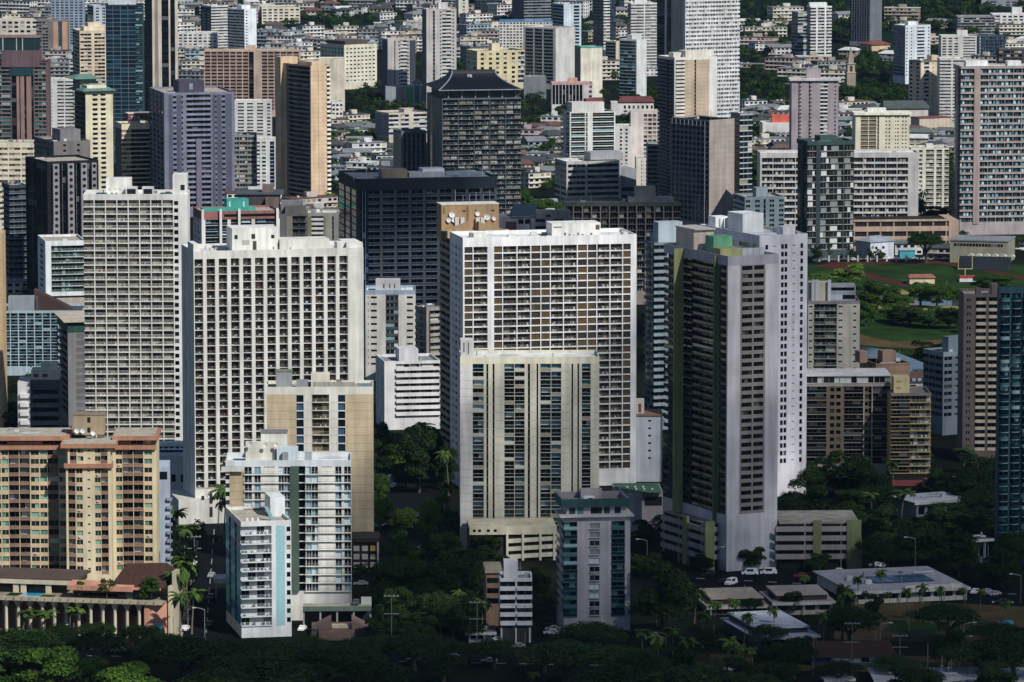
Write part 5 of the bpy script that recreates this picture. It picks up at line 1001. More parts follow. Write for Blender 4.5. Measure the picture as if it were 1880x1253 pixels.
for i in range(6): b.mesh('arch', [(b.W * .3 + i * 4, -1, 3.4), (b.W * .3 + i * 4 + 3.6, -1, 3.4), (b.W * .3 + i * 4 + 3.6, 0, 4.2), (b.W * .3 + i * 4, 0, 4.2), (b.W * .3 + i * 4 + 1.8, -1, 5)], [[0, 1, 4], [0, 4, 3], [1, 2, 4], [2, 3, 4]], [M('#b9b49c')])
# ---- church steeple
b = Bld('church_tower', 'old stone church steeple with a pointed spire among trees', 'church tower', 1555, 1555, 1571, 134, 168, 8, 5, land='the church steeple')
w = b.W; z1 = b.zt; zt = b.z(85)
b.part('wall', [(0, w, 0, w, 0, z1, '#a08f78')]); b.part('belfry', [(w * .08, w * .92, w * .08, w * .92, z1, z1 + (zt - z1) * .32, '#b3a48c'), (w * .36, w * .64, w * .04, w * .079, z1 + 1, z1 + (zt - z1) * .26, '#3b342c')]); z2 = z1 + (zt - z1) * .32
b.part('cornice', [(-.3, w + .3, -.3, w + .3, z1 - .3, z1 + .25, '#b8aa92'), (0, w, 0, w, z2, z2 + .4, '#b8aa92')]); b.part('lantern', [(w * .2, w * .8, w * .2, w * .8, z2 + .4, z2 + (zt - z1) * .2, '#a89a82')]); z3 = z2 + (zt - z1) * .2
b.mesh('spire', [(w * .2, w * .2, z3), (w * .8, w * .2, z3), (w * .8, w * .8, z3), (w * .2, w * .8, z3), (w / 2, w / 2, zt)], [[0, 1, 4], [1, 2, 4], [2, 3, 4], [3, 0, 4]], [M('#94866f')])
for sx in (.04, .84):
    for sy in (.04, .84): b.mesh('pinnacle', [(w * sx, w * sy, z1), (w * (sx + .12), w * sy, z1), (w * (sx + .12), w * (sy + .12), z1), (w * sx, w * (sy + .12), z1), (w * (sx + .06), w * (sy + .06), z1 + 3)], [[0, 1, 4], [1, 2, 4], [2, 3, 4], [3, 0, 4]], [M('#a08f78')])
# ---- odd bright buildings
b = Bld('shop', 'lime green and grey shop building with a small gabled tower', 'shop', 708, 708, 814, 160, 195, 3, 20, land='the lime green shop'); b.part('wall', [(0, b.W, 0, 20, 0, b.zt, '#8f969c')])
b.part('green_panel', [(b.lx(746), b.lx(757), -.4, -.01, 2, b.zt, '#4fae62')]); b.part('green_panel', [(b.lx(773), b.lx(795), -.4, -.01, 4, b.zt - 1, '#8ed06a')])
x0, x1 = b.lx(758), b.lx(773); zz = b.z(153); b.part('gable_tower', [(x0, x1, -1.5, 3, 0, zz, '#b9c0c4'), (x0 + 1.2, x1 - 1.2, -1.56, -1.505, 2, zz - 2, '#78848c')]); hip(b, 'gable_roof', x0, x1, -1.5, 3, zz, zz + 3, .6, '#8d979e', .48); b.part('pink_sign', [(b.lx(737), b.lx(749), -2, -1.7, .5, 5, '#d65a8a')])
b = Bld('shop', 'low shop with a bright orange rooftop box', 'shop', 1400, 1400, 1452, 226, 258, 3, 18); b.part('wall', [(0, b.W, 0, 18, 0, b.zt, '#d6d2cc')]); b.zr = b.zt; b.roofbox('orange_box', '#d9512e', 1417, 1451, 211, .1, .5); b.part('window', [(1 + 4 * i, 4 + 4 * i, -.06, -.004, 1, 3.4, 'glass_dark') for i in range(int(b.W / 4) - 1)])
b = Bld('warehouse', 'pale pink warehouse with magenta splash of flowers', 'warehouse', 1672, 1688, 1746, 218, 250, 25, 14); b.part('wall', [(0, b.W, 0, b.D, 0, b.zt, '#cdb79c')]); b.part('roof', [(-.4, b.W + .4, -.4, b.D + .4, b.zt, b.zt + .5, '#7d4458')])
b = Bld('church_hall', 'large hall with a long grey gable roof beside the church trees', 'hall', 1625, 1625, 1704, 200, 240, 6, 18, land='the long gable hall'); b.part('wall', [(0, b.W, 0, 18, 0, b.zt, '#cfc6b8')]); hip(b, 'gable_roof', 0, b.W, 0, 18, b.zt, b.z(187), 1, '#4c5654', .04)
b = Bld('building', 'white low building with a dark red roof among trees', 'building', 1122, 1122, 1200, 188, 212, 2, 12); b.part('wall', [(0, b.W, 0, 12, 0, b.zt, '#ddd9d2')]); hip(b, 'hip_roof', b.W * .2, b.W, 0, 12, b.zt, b.z(178), .8, '#6e3534', .08); b.part('window', [(b.W * .3 + i * 3, b.W * .3 + i * 3 + 1.4, -.05, -.004, b.zt * .5, b.zt * .75, 'glass_dark') for i in range(8)])
b = Bld('building', 'red roofed sand coloured hall on the far slope', 'building', 1578, 1600, 1634, 83, 102, 30, 14); b.part('wall', [(0, b.W, 0, b.D, 0, b.zt, '#cfae84')]); hip(b, 'hip_roof', 0, b.W, 0, b.D, b.zt, b.z(76), 1, '#85443a', .3)
# ================================================================ GROUND, ROADS, WATER, HILLS
def sheet(name, mat, pts, z, world_pts=False, label=None, kind='structure', thick=0.0):
    P = pts if world_pts else [ground(*q) for q in pts]
    me = raw_mesh(name, [(x, y, z) for x, y in P], [list(range(len(P)))], None, [M(mat)])
    if me.polygons[0].normal.z < 0: me.flip_normals()
    o = link(name, me); o['kind'] = kind
    if label: o['label'] = label
    return o
nx, ny = 60, 120
def HILL(x, y):
    t = max(0.0, (y - 4150 - .25 * abs(x - 350)) / 2600)
    return max(0.0, min(225.0, t * 250 + noise.noise((x / 420, y / 420, 1.3)) * 10 * min(1, t * 6)))
def ground(px, py):
    Y = gy(py); X = xat(px, py, Y)
    if Y > 4100:
        a = 4100.0
        while a < 7600:
            X = xat(px, py, a)
            if zat(py, a) <= HILL(X, a): break
            a += 12
        Y = a
    return X, Y
V = []; Fc = []
for j in range(ny + 1):
    for i in range(nx + 1):
        x = -1400 + 2900 * i / nx; y = 300 + 7400 * (j / ny) ** 1.25
        V.append((x, y, HILL(x, y)))
for j in range(ny):
    for i in range(nx): Fc.append([j * (nx + 1) + i, j * (nx + 1) + i + 1, (j + 1) * (nx + 1) + i + 1, (j + 1) * (nx + 1) + i])
fy = [sum(V[q][2] for q in f) > 4 for f in Fc]
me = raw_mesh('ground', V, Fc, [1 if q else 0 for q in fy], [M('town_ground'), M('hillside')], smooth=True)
GO = link('ground', me); GO['kind'] = 'structure'; GO['label'] = 'town ground rising to dark hills at the back'
sheet('lawn', 'lawn', [(1480, 645), (1900, 660), (1900, 486), (1480, 486)], .004)
sheet('running_track', 'track', [(1498, 488), (1530, 482), (1640, 479), (1735, 479.5), (1790, 488), (1890, 511), (1890, 517), (1790, 495), (1730, 485), (1640, 484), (1560, 488), (1575, 497), (1668, 520), (1664, 527), (1560, 503)], .008)
sheet('playing_field', 'lawn', [(1585, 490), (1640, 486), (1735, 487), (1790, 497), (1880, 518), (1800, 530), (1700, 520)], .012)
for q in range(46): sheet('lane_dash', '#8d8f8c', [(-60 + q * 44, 1199.6 + q * .82), (-40 + q * 44, 1199.9 + q * .82), (-40 + q * 44, 1201 + q * .82), (-60 + q * 44, 1200.7 + q * .82)], .014)
for q in range(12): sheet('lane_dash', '#8d8f8c', [(376 + q * 1.4, 1180 - q * 18), (378 + q * 1.4, 1180 - q * 18), (378.6 + q * 1.4, 1170 - q * 18), (377 + q * 1.4, 1170 - q * 18)], .018)
for q in range(16): sheet('lane_dash', '#8d8f8c', [(1190 + q * 44, 1057 + q * 2.2), (1206 + q * 44, 1057.8 + q * 2.2), (1206 + q * 44, 1059 + q * 2.2), (1190 + q * 44, 1058.2 + q * 2.2)], .014)
sheet('dry_bank', 'yellow_grass', [(1626, 522), (1664, 534), (1672, 541), (1637, 541)], .012); sheet('canal_bank', 'yellow_grass', [(1580, 566), (1770, 572), (1770, 560), (1600, 555)], .008)
sheet('canal', 'canal', [(1560, 558), (1790, 563), (1790, 549), (1620, 543)], .016)
sheet('canal', 'canal', [(1540, 770), (1750, 770), (1700, 668), (1640, 645), (1560, 632)], .008)
sheet('dirt_strip', 'dry_grass', [(1570, 632), (1640, 640), (1760, 640), (1760, 622), (1640, 628), (1570, 612)], .012)
sheet('avenue', 'street', [(-100, 1208), (1000, 1222), (1960, 1246), (1960, 1226), (1000, 1205), (-100, 1190)], .008)
sheet('side_street', 'street', [(322, 1205), (428, 1205), (418, 950), (372, 950)], .012)
sheet('kerb_strip', 'concrete_floor', [(330, 1200), (322, 1205), (368, 950), (372, 950)], .10)
sheet('side_street', 'street', [(690, 1180), (830, 1180), (800, 800), (720, 800)], .008)
sheet('road', 'street', [(1150, 1075), (1960, 1120), (1960, 1075), (1190, 1042)], .008); sheet('parking_lot', 'asphalt', [(1255, 1105), (1400, 1112), (1400, 1072), (1275, 1070)], .012)
for i in range(7): sheet('parking_line', '#c9c9c4', [(1300 + i * 14, 1098), (1302 + i * 14, 1098), (1292 + i * 14, 1088), (1290 + i * 14, 1088)], .02)
sheet('dry_grass', 'dry_grass', [(1530, 1175), (1960, 1185), (1960, 1118), (1540, 1098)], .016); sheet('dry_grass', 'dry_grass', [(1240, 1228), (1960, 1240), (1960, 1208), (1240, 1200)], .016)
sheet('lawn', 'lawn', [(1620, 1160), (1720, 1162), (1720, 1146), (1640, 1138)], .02)
for q in range(9): sheet('crosswalk_bar', '#d4d4d0', [(1822 + q * 4.5, 1107), (1825 + q * 4.5, 1107), (1824 + q * 4.5, 1104.5), (1821 + q * 4.5, 1104.5)], .024)
sheet('red_court', 'track', [(1640, 888), (1725, 890), (1725, 880), (1640, 878)], .012)

# ================================================================ AUTOMATIC WORDING
AUTO = []   # (object, description, category, px, py, group)
def auto(o, desc, cat, px, py, group): AUTO.append((o, desc, cat, px, py, group))
ORD = ['', 'second ', 'third ', 'fourth ', 'fifth ', 'sixth ', 'seventh ', 'eighth ', 'ninth ', 'tenth ']
def resolve():
    D = {}
    for o, d, c, px, py, g in AUTO:
        best = None
        for (xl, xr, yt, yb, nm) in LAND:
            dx = max(xl - px, 0, px - xr); dy = max(yt - py, 0, py - yb)
            rel = 'left of' if px < xl else 'right of' if px > xr else ('in front of' if py > (yt + yb) / 2 else 'beyond')
            e = math.hypot(dx, dy) + (20 if rel == 'beyond' else 0)
            if best is None or e < best[0]: best = (e, rel, nm)
        D.setdefault((d, best[1], best[2]), []).append((best[0], o, c, g))
    for (d, rel, nm), L in D.items():
        L.sort(key=lambda t: t[0])
        for i, (e, o, c, g) in enumerate(L):
            if len(L) == 1: lb = '%s %s %s' % (d, rel, nm)
            elif i < len(ORD): lb = '%s %s %s, %snearest' % (d, rel, nm, ORD[i])
            else: lb = '%s %s %s, farther off' % (d, rel, nm)
            if len(lb.split()) > 16: lb = lb.replace(d, d.split(',')[0])
            tag(o, lb, c, g)

# ================================================================ TREES
LEAF = {  # dark puts shade into the leaf colour, light puts sunlight in
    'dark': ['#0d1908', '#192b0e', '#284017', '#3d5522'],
    'mid': ['#22350f', '#2f4818', '#3f5c22', '#52702c'],
    'light': ['#38521a', '#4d6a24', '#648232', '#7b9640'],
    'palm': ['#27391a', '#3a5022', '#50682c', '#6d7f3a'],
}
nr = np.random.RandomState(11)
def quads(P, Nrm, size):
    n = len(P); a = nr.randn(n, 3); a -= (a * Nrm).sum(1, keepdims=True) * Nrm; a /= np.linalg.norm(a, axis=1, keepdims=True) + 1e-9
    b_ = np.cross(Nrm, a); s1 = (size * nr.uniform(.6, 1.3, (n, 1))); s2 = size * nr.uniform(.45, 1.0, (n, 1))
    v = np.stack([P - a * s1 - b_ * s2, P + a * s1 - b_ * s2 * .6, P + a * s1 + b_ * s2, P - a * s1 * .7 + b_ * s2], 1).reshape(-1, 3)
    return v, np.arange(4 * n).reshape(-1, 4)
def crown_mesh(name, lobes, nper, leaf, tone):
    """lobes: centre xyz, radii xyz (unit tree: width 1, height 1)"""
    VS, FS, o = [], [], 0
    for (cx_, cy_, cz_, rx, ry, rz) in lobes:
        d = nr.randn(nper, 3); d /= np.linalg.norm(d, axis=1, keepdims=True); d[:, 2] = np.where(d[:, 2] < -.35, -d[:, 2] * .5, d[:, 2])
        r = nr.uniform(.62, 1.06, (nper, 1)) ** .6
        P = np.array([cx_, cy_, cz_]) + d * r * np.array([rx, ry, rz])
        Nn = d * .8 + nr.randn(nper, 3) * .55 + np.array([0, 0, .35]); Nn /= np.linalg.norm(Nn, axis=1, keepdims=True)
        v, f = quads(P, Nn, leaf); VS.append(v); FS.append(f + o); o += len(v)
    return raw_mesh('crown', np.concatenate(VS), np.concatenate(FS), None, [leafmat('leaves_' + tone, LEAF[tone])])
def tube(V, Fc, pts, N=6):
    o = len(V)
    for (x, y, z, r) in pts:
        for i in range(N): V.append((x + r * math.cos(2 * math.pi * i / N), y + r * math.sin(2 * math.pi * i / N), z))
    for k in range(len(pts) - 1):
        for i in range(N): Fc.append([o + k * N + i, o + k * N + (i + 1) % N, o + (k + 1) * N + (i + 1) % N, o + (k + 1) * N + i])
def trunk_mesh(kind):
    V, Fc = [], []
    if kind == 'broad':
        tube(V, Fc, [(0, 0, 0, .04), (.005, 0, .2, .03), (0, .01, .4, .026)])
        for i in range(7):
            a = i * .9 + .3; tube(V, Fc, [(0, 0, .3, .02), (.14 * math.cos(a), .14 * math.sin(a), .55, .013), (.34 * math.cos(a), .34 * math.sin(a), .76, .005)], 5)
    else:
        tube(V, Fc, [(0, 0, 0, .035), (.005, 0, .3, .026), (0, .005, .7, .012)])
        for i in range(5):
            a = i * 1.3; tube(V, Fc, [(0, 0, .3, .016), (.13 * math.cos(a), .13 * math.sin(a), .5, .01), (.27 * math.cos(a), .27 * math.sin(a), .68, .004)], 5)
    return raw_mesh('trunk', V, Fc, None, [M('#4a4036', .9)])
def lobes_for(kind, seed):
    rg = random.Random(seed); L = []
    if kind == 'broad':
        for i in range(17):
            a = rg.uniform(0, 6.28); r = .36 * math.sqrt(rg.random()); L.append((r * math.cos(a), r * math.sin(a), .74 - 1.5 * r * r + rg.uniform(-.04, .06), rg.uniform(.13, .21), rg.uniform(.13, .21), rg.uniform(.16, .25)))
    elif kind == 'round':
        for i in range(20):
            a = rg.uniform(0, 6.28); z = rg.uniform(.22, .84); r = .33 * math.sqrt(max(.05, 1 - ((z - .55) / .4) ** 2)) * rg.uniform(.4, 1); L.append((r * math.cos(a), r * math.sin(a), z, rg.uniform(.13, .21), rg.uniform(.13, .21), rg.uniform(.11, .17)))
    else:
        for i in range(9):
            z = .2 + .75 * i / 9; q = (1 - z) * .4 + .05; L.append((rg.uniform(-.03, .03), rg.uniform(-.03, .03), z, q, q, .1))
    return L
PROTO = {}
def proto(kind, tone, far):
    k = (kind, tone, far)
    if k not in PROTO:
        nper, leaf = ((120, .018) if kind == 'broad' else (110, .022)) if far == 0 else (30, .042) if far == 1 else (12, .06)
        if far == 0: nper = 420; leaf = .0135 if kind == 'broad' else .0175
        PROTO[k] = [crown_mesh(kind, lobes_for(kind, 31 * i + len(tone)), nper, leaf, tone) for i in range(3)], trunk_mesh(kind)
    return PROTO[k]
def palm_meshes(i):
    rg = random.Random(90 + i); V, Fc = [], []
    lean = rg.uniform(-.9, 1.3); H = 10.0
    top = (lean, rg.uniform(-.5, .5), H)
    tube(V, Fc, [(0, 0, 0, .24), (lean * .15, 0, H * .3, .17), (lean * .5, top[1] * .5, H * .7, .14), (top[0], top[1], H, .12)], 6)
    tr = raw_mesh('trunk', V, Fc, None, [M('#6d6252', .9)])
    V, Fc = [], []
    for k in range(20):
        a = k * 2.4 + rg.uniform(-.2, .2); el = rg.uniform(-.5, 1.15); L = rg.uniform(2.6, 3.6); pr = None; wind = .5
        dirx, diry = math.cos(a), math.sin(a); x, y, z = top; e = el; pts = []
        for q in range(8):
            pts.append((x, y, z)); st = L / 7; x += dirx * math.cos(e) * st + wind * .05 * q; y += diry * math.cos(e) * st; z += math.sin(e) * st; e -= .28
        for q in range(7):
            p, r = pts[q], pts[q + 1]; w = [.12, .42, .55, .58, .52, .4, .25, .05]
            for sg in (-1, 1):
                o = len(V); sx, sy = -diry * sg, dirx * sg
                V += [p, r, (r[0] + sx * w[q + 1] , r[1] + sy * w[q + 1], r[2] - w[q + 1] * .55), (p[0] + sx * w[q] + .1 * dirx, p[1] + sy * w[q] + .1 * diry, p[2] - w[q] * .55)]
                Fc.append([o, o + 1, o + 2, o + 3])
    cr = raw_mesh('crown', V, Fc, None, [leafmat('leaves_palm', LEAF['palm'])])
    return cr, tr
PALMS = [palm_meshes(i) for i in range(4)]
NAME = {'broad': 'monkeypod_tree', 'round': 'leafy_tree', 'cone': 'pine_tree', 'palm': 'palm_tree'}
POOL = []
def tree(kind, px, py, wpx, hpx, tone='dark', desc=None, group=None, label=None, pool=False, zb=None):
    if pool: POOL.append((wpx * hpx, kind, px, py, wpx, hpx, tone, desc, group)); return
    X, Y = ground(px, py); zz = 0.0
    if Y > 4200: zz = HILL(X, Y)
    if zb is not None: Y = gy(py, zb); X = xat(px, py, Y); zz = zb
    s = F / Y; w, h = wpx / s, hpx / s
    root = bpy.data.objects.new(NAME[kind], None); COL.objects.link(root); root.location = (X, Y, zz); root.rotation_euler = (0, 0, rnd.uniform(0, 6.28)); root.empty_display_size = 2
    far = 0 if wpx > 46 else 1 if wpx > 17 else 2
    if kind == 'palm':
        cr, tr = PALMS[rnd.randrange(4)]; k = h / 11.5; sc_ = (k * wpx / (hpx * .55), k * wpx / (hpx * .55), k)
    else:
        crs, tr = proto(kind, tone, far); cr = crs[rnd.randrange(3)]; sc_ = (w, w, h)
    for nm, me in (('crown', cr), ('trunk', tr)):
        if nm == 'trunk' and far == 2 and kind != 'palm': continue
        o = link(nm, me, root); o.scale = sc_
    if label: tag(root, label, 'tree', group)
    else: auto(root, desc or {'broad': 'dark spreading tree', 'round': {'dark': 'dark leafy tree', 'mid': 'green leafy tree', 'light': 'sunlit light green tree'}[tone], 'cone': 'dark pointed conifer', 'palm': 'palm tree'}[kind], 'tree', px, py - hpx / 2, group)
    return root
BELT = 'spreading trees along the bottom edge'
for (px, py, w, h) in ((55, 1232, 165, 82), (180, 1240, 120, 88), (255, 1205, 110, 62), (340, 1262, 210, 98), (470, 1300, 210, 112), (600, 1275, 190, 96), (560, 1215, 110, 52), (660, 1232, 120, 66), (760, 1232, 165, 72),
                       (700, 1290, 150, 80), (815, 1262, 120, 66), (1040, 1262, 200, 92), (1085, 1205, 150, 66), (1130, 1240, 120, 60), (1320, 1345, 180, 70), (1660, 1345, 160, 78), (1860, 1262, 160, 110), (20, 1212, 110, 60), (110, 1200, 100, 58), (180, 1186, 90, 46), (415, 1240, 140, 70), (520, 1250, 150, 80), (640, 1265, 160, 84), (400, 1330, 210, 110), (530, 1345, 220, 104), (660, 1350, 200, 90), (300, 1215, 120, 56), (700, 1222, 120, 60), (820, 1215, 90, 46), (780, 1330, 150, 60), (960, 1315, 150, 60), (1000, 1235, 110, 50), (1120, 1300, 190, 86), (1050, 1330, 180, 70), (1180, 1262, 130, 70), (450, 1215, 90, 44), (600, 1330, 140, 70)):
    tree('broad', px, py, w, h, 'dark', 'dark spreading belt tree', BELT)
tree('broad', 908, 1228, 112, 60, 'dark', label='umbrella shaped dark tree with forked trunk below the narrow white block', group=BELT)
for (px, py, w, h, t, lb) in ((25, 1300, 140, 122, 'mid', 'green leafy tree in the sunlit corner clump, nearest to the border'), (100, 1310, 150, 130, 'light', 'green leafy tree in the sunlit corner clump behind the yellow stemmed palm'), (235, 1325, 160, 118, 'light', 'sunlit tree at the bottom edge right of the corner clump'), (165, 1290, 100, 88, 'mid', 'smaller tree between the corner clump and the parked street'),
                          (1215, 1165, 150, 150, 'dark', 'huge round dark tree right of the teal banded grey block'), (1250, 1330, 220, 110, 'dark', 'broad green tree mass at the bottom under the palms'), (1440, 1243, 75, 68, 'dark', 'round dark tree before the brown roofed school wing'), (1740, 1228, 80, 92, 'dark', 'tall dark tree between the school lamp posts')):
    tree('round', px, py, w, h, t, label=lb)
tree('palm', 43, 1262, 60, 62, label='palm with a yellow stem in the sunlit corner clump'); tree('palm', 972, 1270, 34, 40, label='short fan palm beside the avenue under the narrow white block')
for (px, py, w, h) in ((40, 1175, 62, 60), (82, 1172, 60, 55), (135, 1168, 60, 60), (250, 1165, 50, 55), (1100, 1130, 40, 60)): tree('palm', px, py, w, h)
for (px, py, h) in ((318, 1165, 125), (332, 1160, 110), (345, 1150, 130), (352, 1165, 90), (326, 1120, 110), (340, 1060, 105), (400, 985, 100), (412, 1000, 95), (322, 1000, 70)): tree('palm', px, py, 58, h)
for (px, py, w, h) in ((325, 1045, 50, 60), (345, 1075, 45, 50), (315, 1085, 40, 45), (338, 1110, 50, 45), (322, 1150, 36, 60), (365, 1002, 36, 52)): tree('round', px, py, w, h, 'dark')
for (px, py, w, h) in ((148, 1098, 26, 34), (196, 1101, 36, 42), (278, 1103, 44, 48), (262, 1104, 24, 26)): tree('round', px, py, w, h, 'mid', desc='small potted tree on the pool deck', zb=POD.zt - .3)
for (px, py, h) in ((355, 1140, 112), (348, 1100, 100), (330, 1182, 100)): tree('palm', px, py, 56, h)
# trees in the gap between the tan hotel and the striped tower
for (px, py, w, h, t) in ((705, 860, 50, 92, 'mid'), (730, 880, 42, 70, 'mid'), (700, 925, 55, 60, 'mid'), (770, 905, 90, 130, 'dark'), (795, 880, 50, 100, 'dark'), (700, 975, 60, 68, 'light'), (740, 1000, 70, 74, 'light'), (785, 990, 62, 78, 'light'), (812, 985, 44, 84, 'mid'),
                       (745, 1060, 90, 80, 'dark'), (815, 1060, 90, 90, 'dark'), (720, 1100, 90, 84, 'dark'), (790, 1105, 110, 90, 'dark'), (850, 1120, 90, 100, 'dark'), (730, 1160, 80, 90, 'dark'), (800, 1165, 100, 90, 'dark'), (860, 1180, 80, 90, 'dark'), (890, 1030, 70, 52, 'dark'), (870, 1065, 70, 60, 'dark'), (920, 1055, 60, 40, 'dark'), (985, 1100, 60, 62, 'dark'), (1000, 1140, 40, 50, 'dark'), (700, 1130, 60, 60, 'dark')):
    tree('round', px, py, w, h, t, group='trees in the shady gap between hotel and striped tower')
for (px, py, w, h) in ((718, 850, 50, 60), (750, 840, 56, 62), (775, 850, 60, 78), (800, 845, 44, 66), (824, 910, 44, 90), (818, 960, 46, 80), (885, 1175, 54, 80), (845, 1150, 40, 70)): tree('palm', px, py, w, h)
gq = random.Random(33)
for i in range(34):
    px, py = gq.uniform(692, 850), gq.uniform(1045, 1190); w = gq.uniform(50, 90)
    tree('round' if gq.random() < .6 else 'broad', px, py, w, w * gq.uniform(.6, .95), 'dark', group='trees in the shady gap between hotel and striped tower')
for (px, py, w, h) in ((700, 880, 60, 80), (745, 900, 70, 60), (822, 900, 50, 90), (690, 940, 50, 70), (835, 1000, 50, 70), (665, 1060, 40, 30), (880, 985, 60, 50), (940, 1100, 50, 50)): tree('round', px, py, w, h, 'dark', group='trees in the shady gap between hotel and striped tower')
# right hand grove, palms round the school
for (px, py, w, h, t) in ((1510, 905, 80, 70, 'dark'), (1555, 915, 110, 92, 'dark'), (1600, 935, 90, 80, 'dark'), (1560, 1000, 120, 80, 'dark'), (1620, 1010, 100, 90, 'dark'), (1680, 1040, 130, 95, 'dark'), (1740, 980, 120, 60, 'dark'), (1790, 940, 130, 84, 'dark'), (1800, 1010, 110, 80, 'dark'), (1760, 1060, 110, 90, 'dark'), (1840, 1080, 110, 80, 'dark'), (1720, 905, 70, 50, 'dark'), (1700, 1000, 70, 60, 'dark'), (1230, 985, 70, 50, 'dark'), (1180, 1010, 70, 60, 'dark'), (1290, 1050, 60, 34, 'dark'), (1380, 1046, 66, 50, 'dark'), (1500, 1048, 60, 36, 'dark'), (1470, 950, 60, 30, 'dark'), (1445, 960, 50, 34, 'dark'), (1180, 1060, 90, 50, 'dark'), (1190, 870, 40, 40, 'dark'), (60, 800, 100, 62, 'dark'), (20, 800, 50, 40, 'dark'), (90, 790, 60, 50, 'dark')):
    tree('round', px, py, w, h, t)
tree('round', 1547, 1180, 56, 118, 'dark', label='tall dark tree standing before the solar roofed hall'); tree('round', 1600, 1150, 50, 70, 'dark'); tree('round', 1455, 1128, 60, 46, 'dark')
for (px, py, w, h, t) in ((1560, 1190, 150, 80, 'dark'), (1480, 1110, 60, 34, 'dark'), (1740, 1182, 180, 76, 'dark'), (1830, 1200, 120, 60, 'dark'), (1800, 1250, 170, 76, 'dark'), (1640, 1250, 110, 50, 'dark'), (1540, 1260, 100, 50, 'dark'), (1440, 1120, 66, 36, 'dark'), (1380, 1136, 60, 40, 'dark')):
    tree('broad', px, py, w, h, t)
for (px, py, w, h) in ((1275, 1145, 40, 70), (1310, 1160, 40, 60), (1345, 1165, 36, 70), (1365, 1195, 40, 75), (1290, 1190, 44, 72), (1335, 1245, 56, 80), (1366, 1250, 52, 74), (1385, 1250, 46, 66), (1265, 1240, 50, 76), (1210, 1240, 52, 84), (1180, 1225, 48, 76), (1235, 1210, 40, 62), (1475, 1100, 30, 46), (1545, 1180, 50, 110), (1575, 1110, 32, 56), (1615, 1095, 34, 52), (1665, 1145, 34, 70), (1690, 1142, 36, 74), (1725, 1135, 30, 62), (1772, 1120, 26, 44), (1800, 1125, 28, 46), (1848, 1150, 34, 50), (1635, 1128, 26, 44), (1512, 1190, 36, 70), (1422, 1180, 32, 70), (1390, 985, 34, 60), (1365, 1040, 36, 50), (1770, 870, 60, 50), (1655, 960, 60, 66), (1620, 930, 44, 60), (1600, 960, 46, 60), (1585, 905, 40, 70), (1640, 900, 36, 56), (1188, 880, 40, 34), (20, 800, 46, 46), (106, 796, 40, 32), (1775, 830, 40, 60), (1700, 745, 36, 50)):
    tree('palm', px, py, w, h)
gr = random.Random(21)
GROVE = []
for i in range(46):
    px, py = gr.uniform(1445, 1900), gr.uniform(905, 1060)
    if 1630 < px < 1790 and 925 < py < 1000 or (px < 1600 and py > 985) : continue
    GROVE.append((px, py, gr.uniform(60, 110), gr.uniform(50, 84)))
for i in range(30):
    px, py = gr.uniform(1180, 1900), gr.uniform(1195, 1300)
    if 1480 < px < 1660 and py < 1262: continue
    GROVE.append((px, py, gr.uniform(70, 130), gr.uniform(46, 74)))
for (px, py, w, h) in GROVE: tree('broad' if gr.random() < .4 else 'round', px, py, w, h, 'dark')
# park and stadium trees
for (px, py, w, h, t) in ((1500, 530, 50, 30, 'light'), (1540, 525, 60, 34, 'light'), (1570, 528, 50, 46, 'light'), (1520, 545, 60, 34, 'mid'), (1560, 548, 66, 40, 'mid'), (1610, 575, 80, 64, 'mid'), (1640, 560, 50, 36, 'mid'), (1590, 600, 50, 50, 'mid'), (1690, 562, 70, 44, 'mid'), (1720, 566, 60, 44, 'mid'), (1750, 562, 50, 40, 'mid'), (1690, 535, 40, 18, 'mid'), (1800, 535, 60, 30, 'mid'), (1840, 530, 60, 26, 'mid'), (1640, 592, 70, 36, 'mid'), (1670, 598, 80, 40, 'dark'), (1705, 602, 80, 42, 'dark'), (1742, 604, 70, 42, 'dark'), (1775, 612, 50, 50, 'dark'), (1655, 575, 60, 34, 'mid'), (1700, 668, 70, 46, 'dark'), (1750, 672, 80, 46, 'dark'), (1800, 640, 70, 44, 'dark')):
    tree('round', px, py, w, h, t)
tree('broad', 1700, 484, 84, 62, 'dark', label='wide dark monkeypod tree behind the stadium shed'); tree('cone', 1508, 535, 12, 22, 'dark')
tree('broad', 1160, 148 + 52, 44, 30, 'dark')
for (px, py, w, h) in ((1600, 480, 20, 30), (1560, 480, 22, 30), (1615, 478, 26, 22), (1500, 482, 30, 34), (1520, 478, 30, 40)): tree('round', px, py, w, h, 'dark')
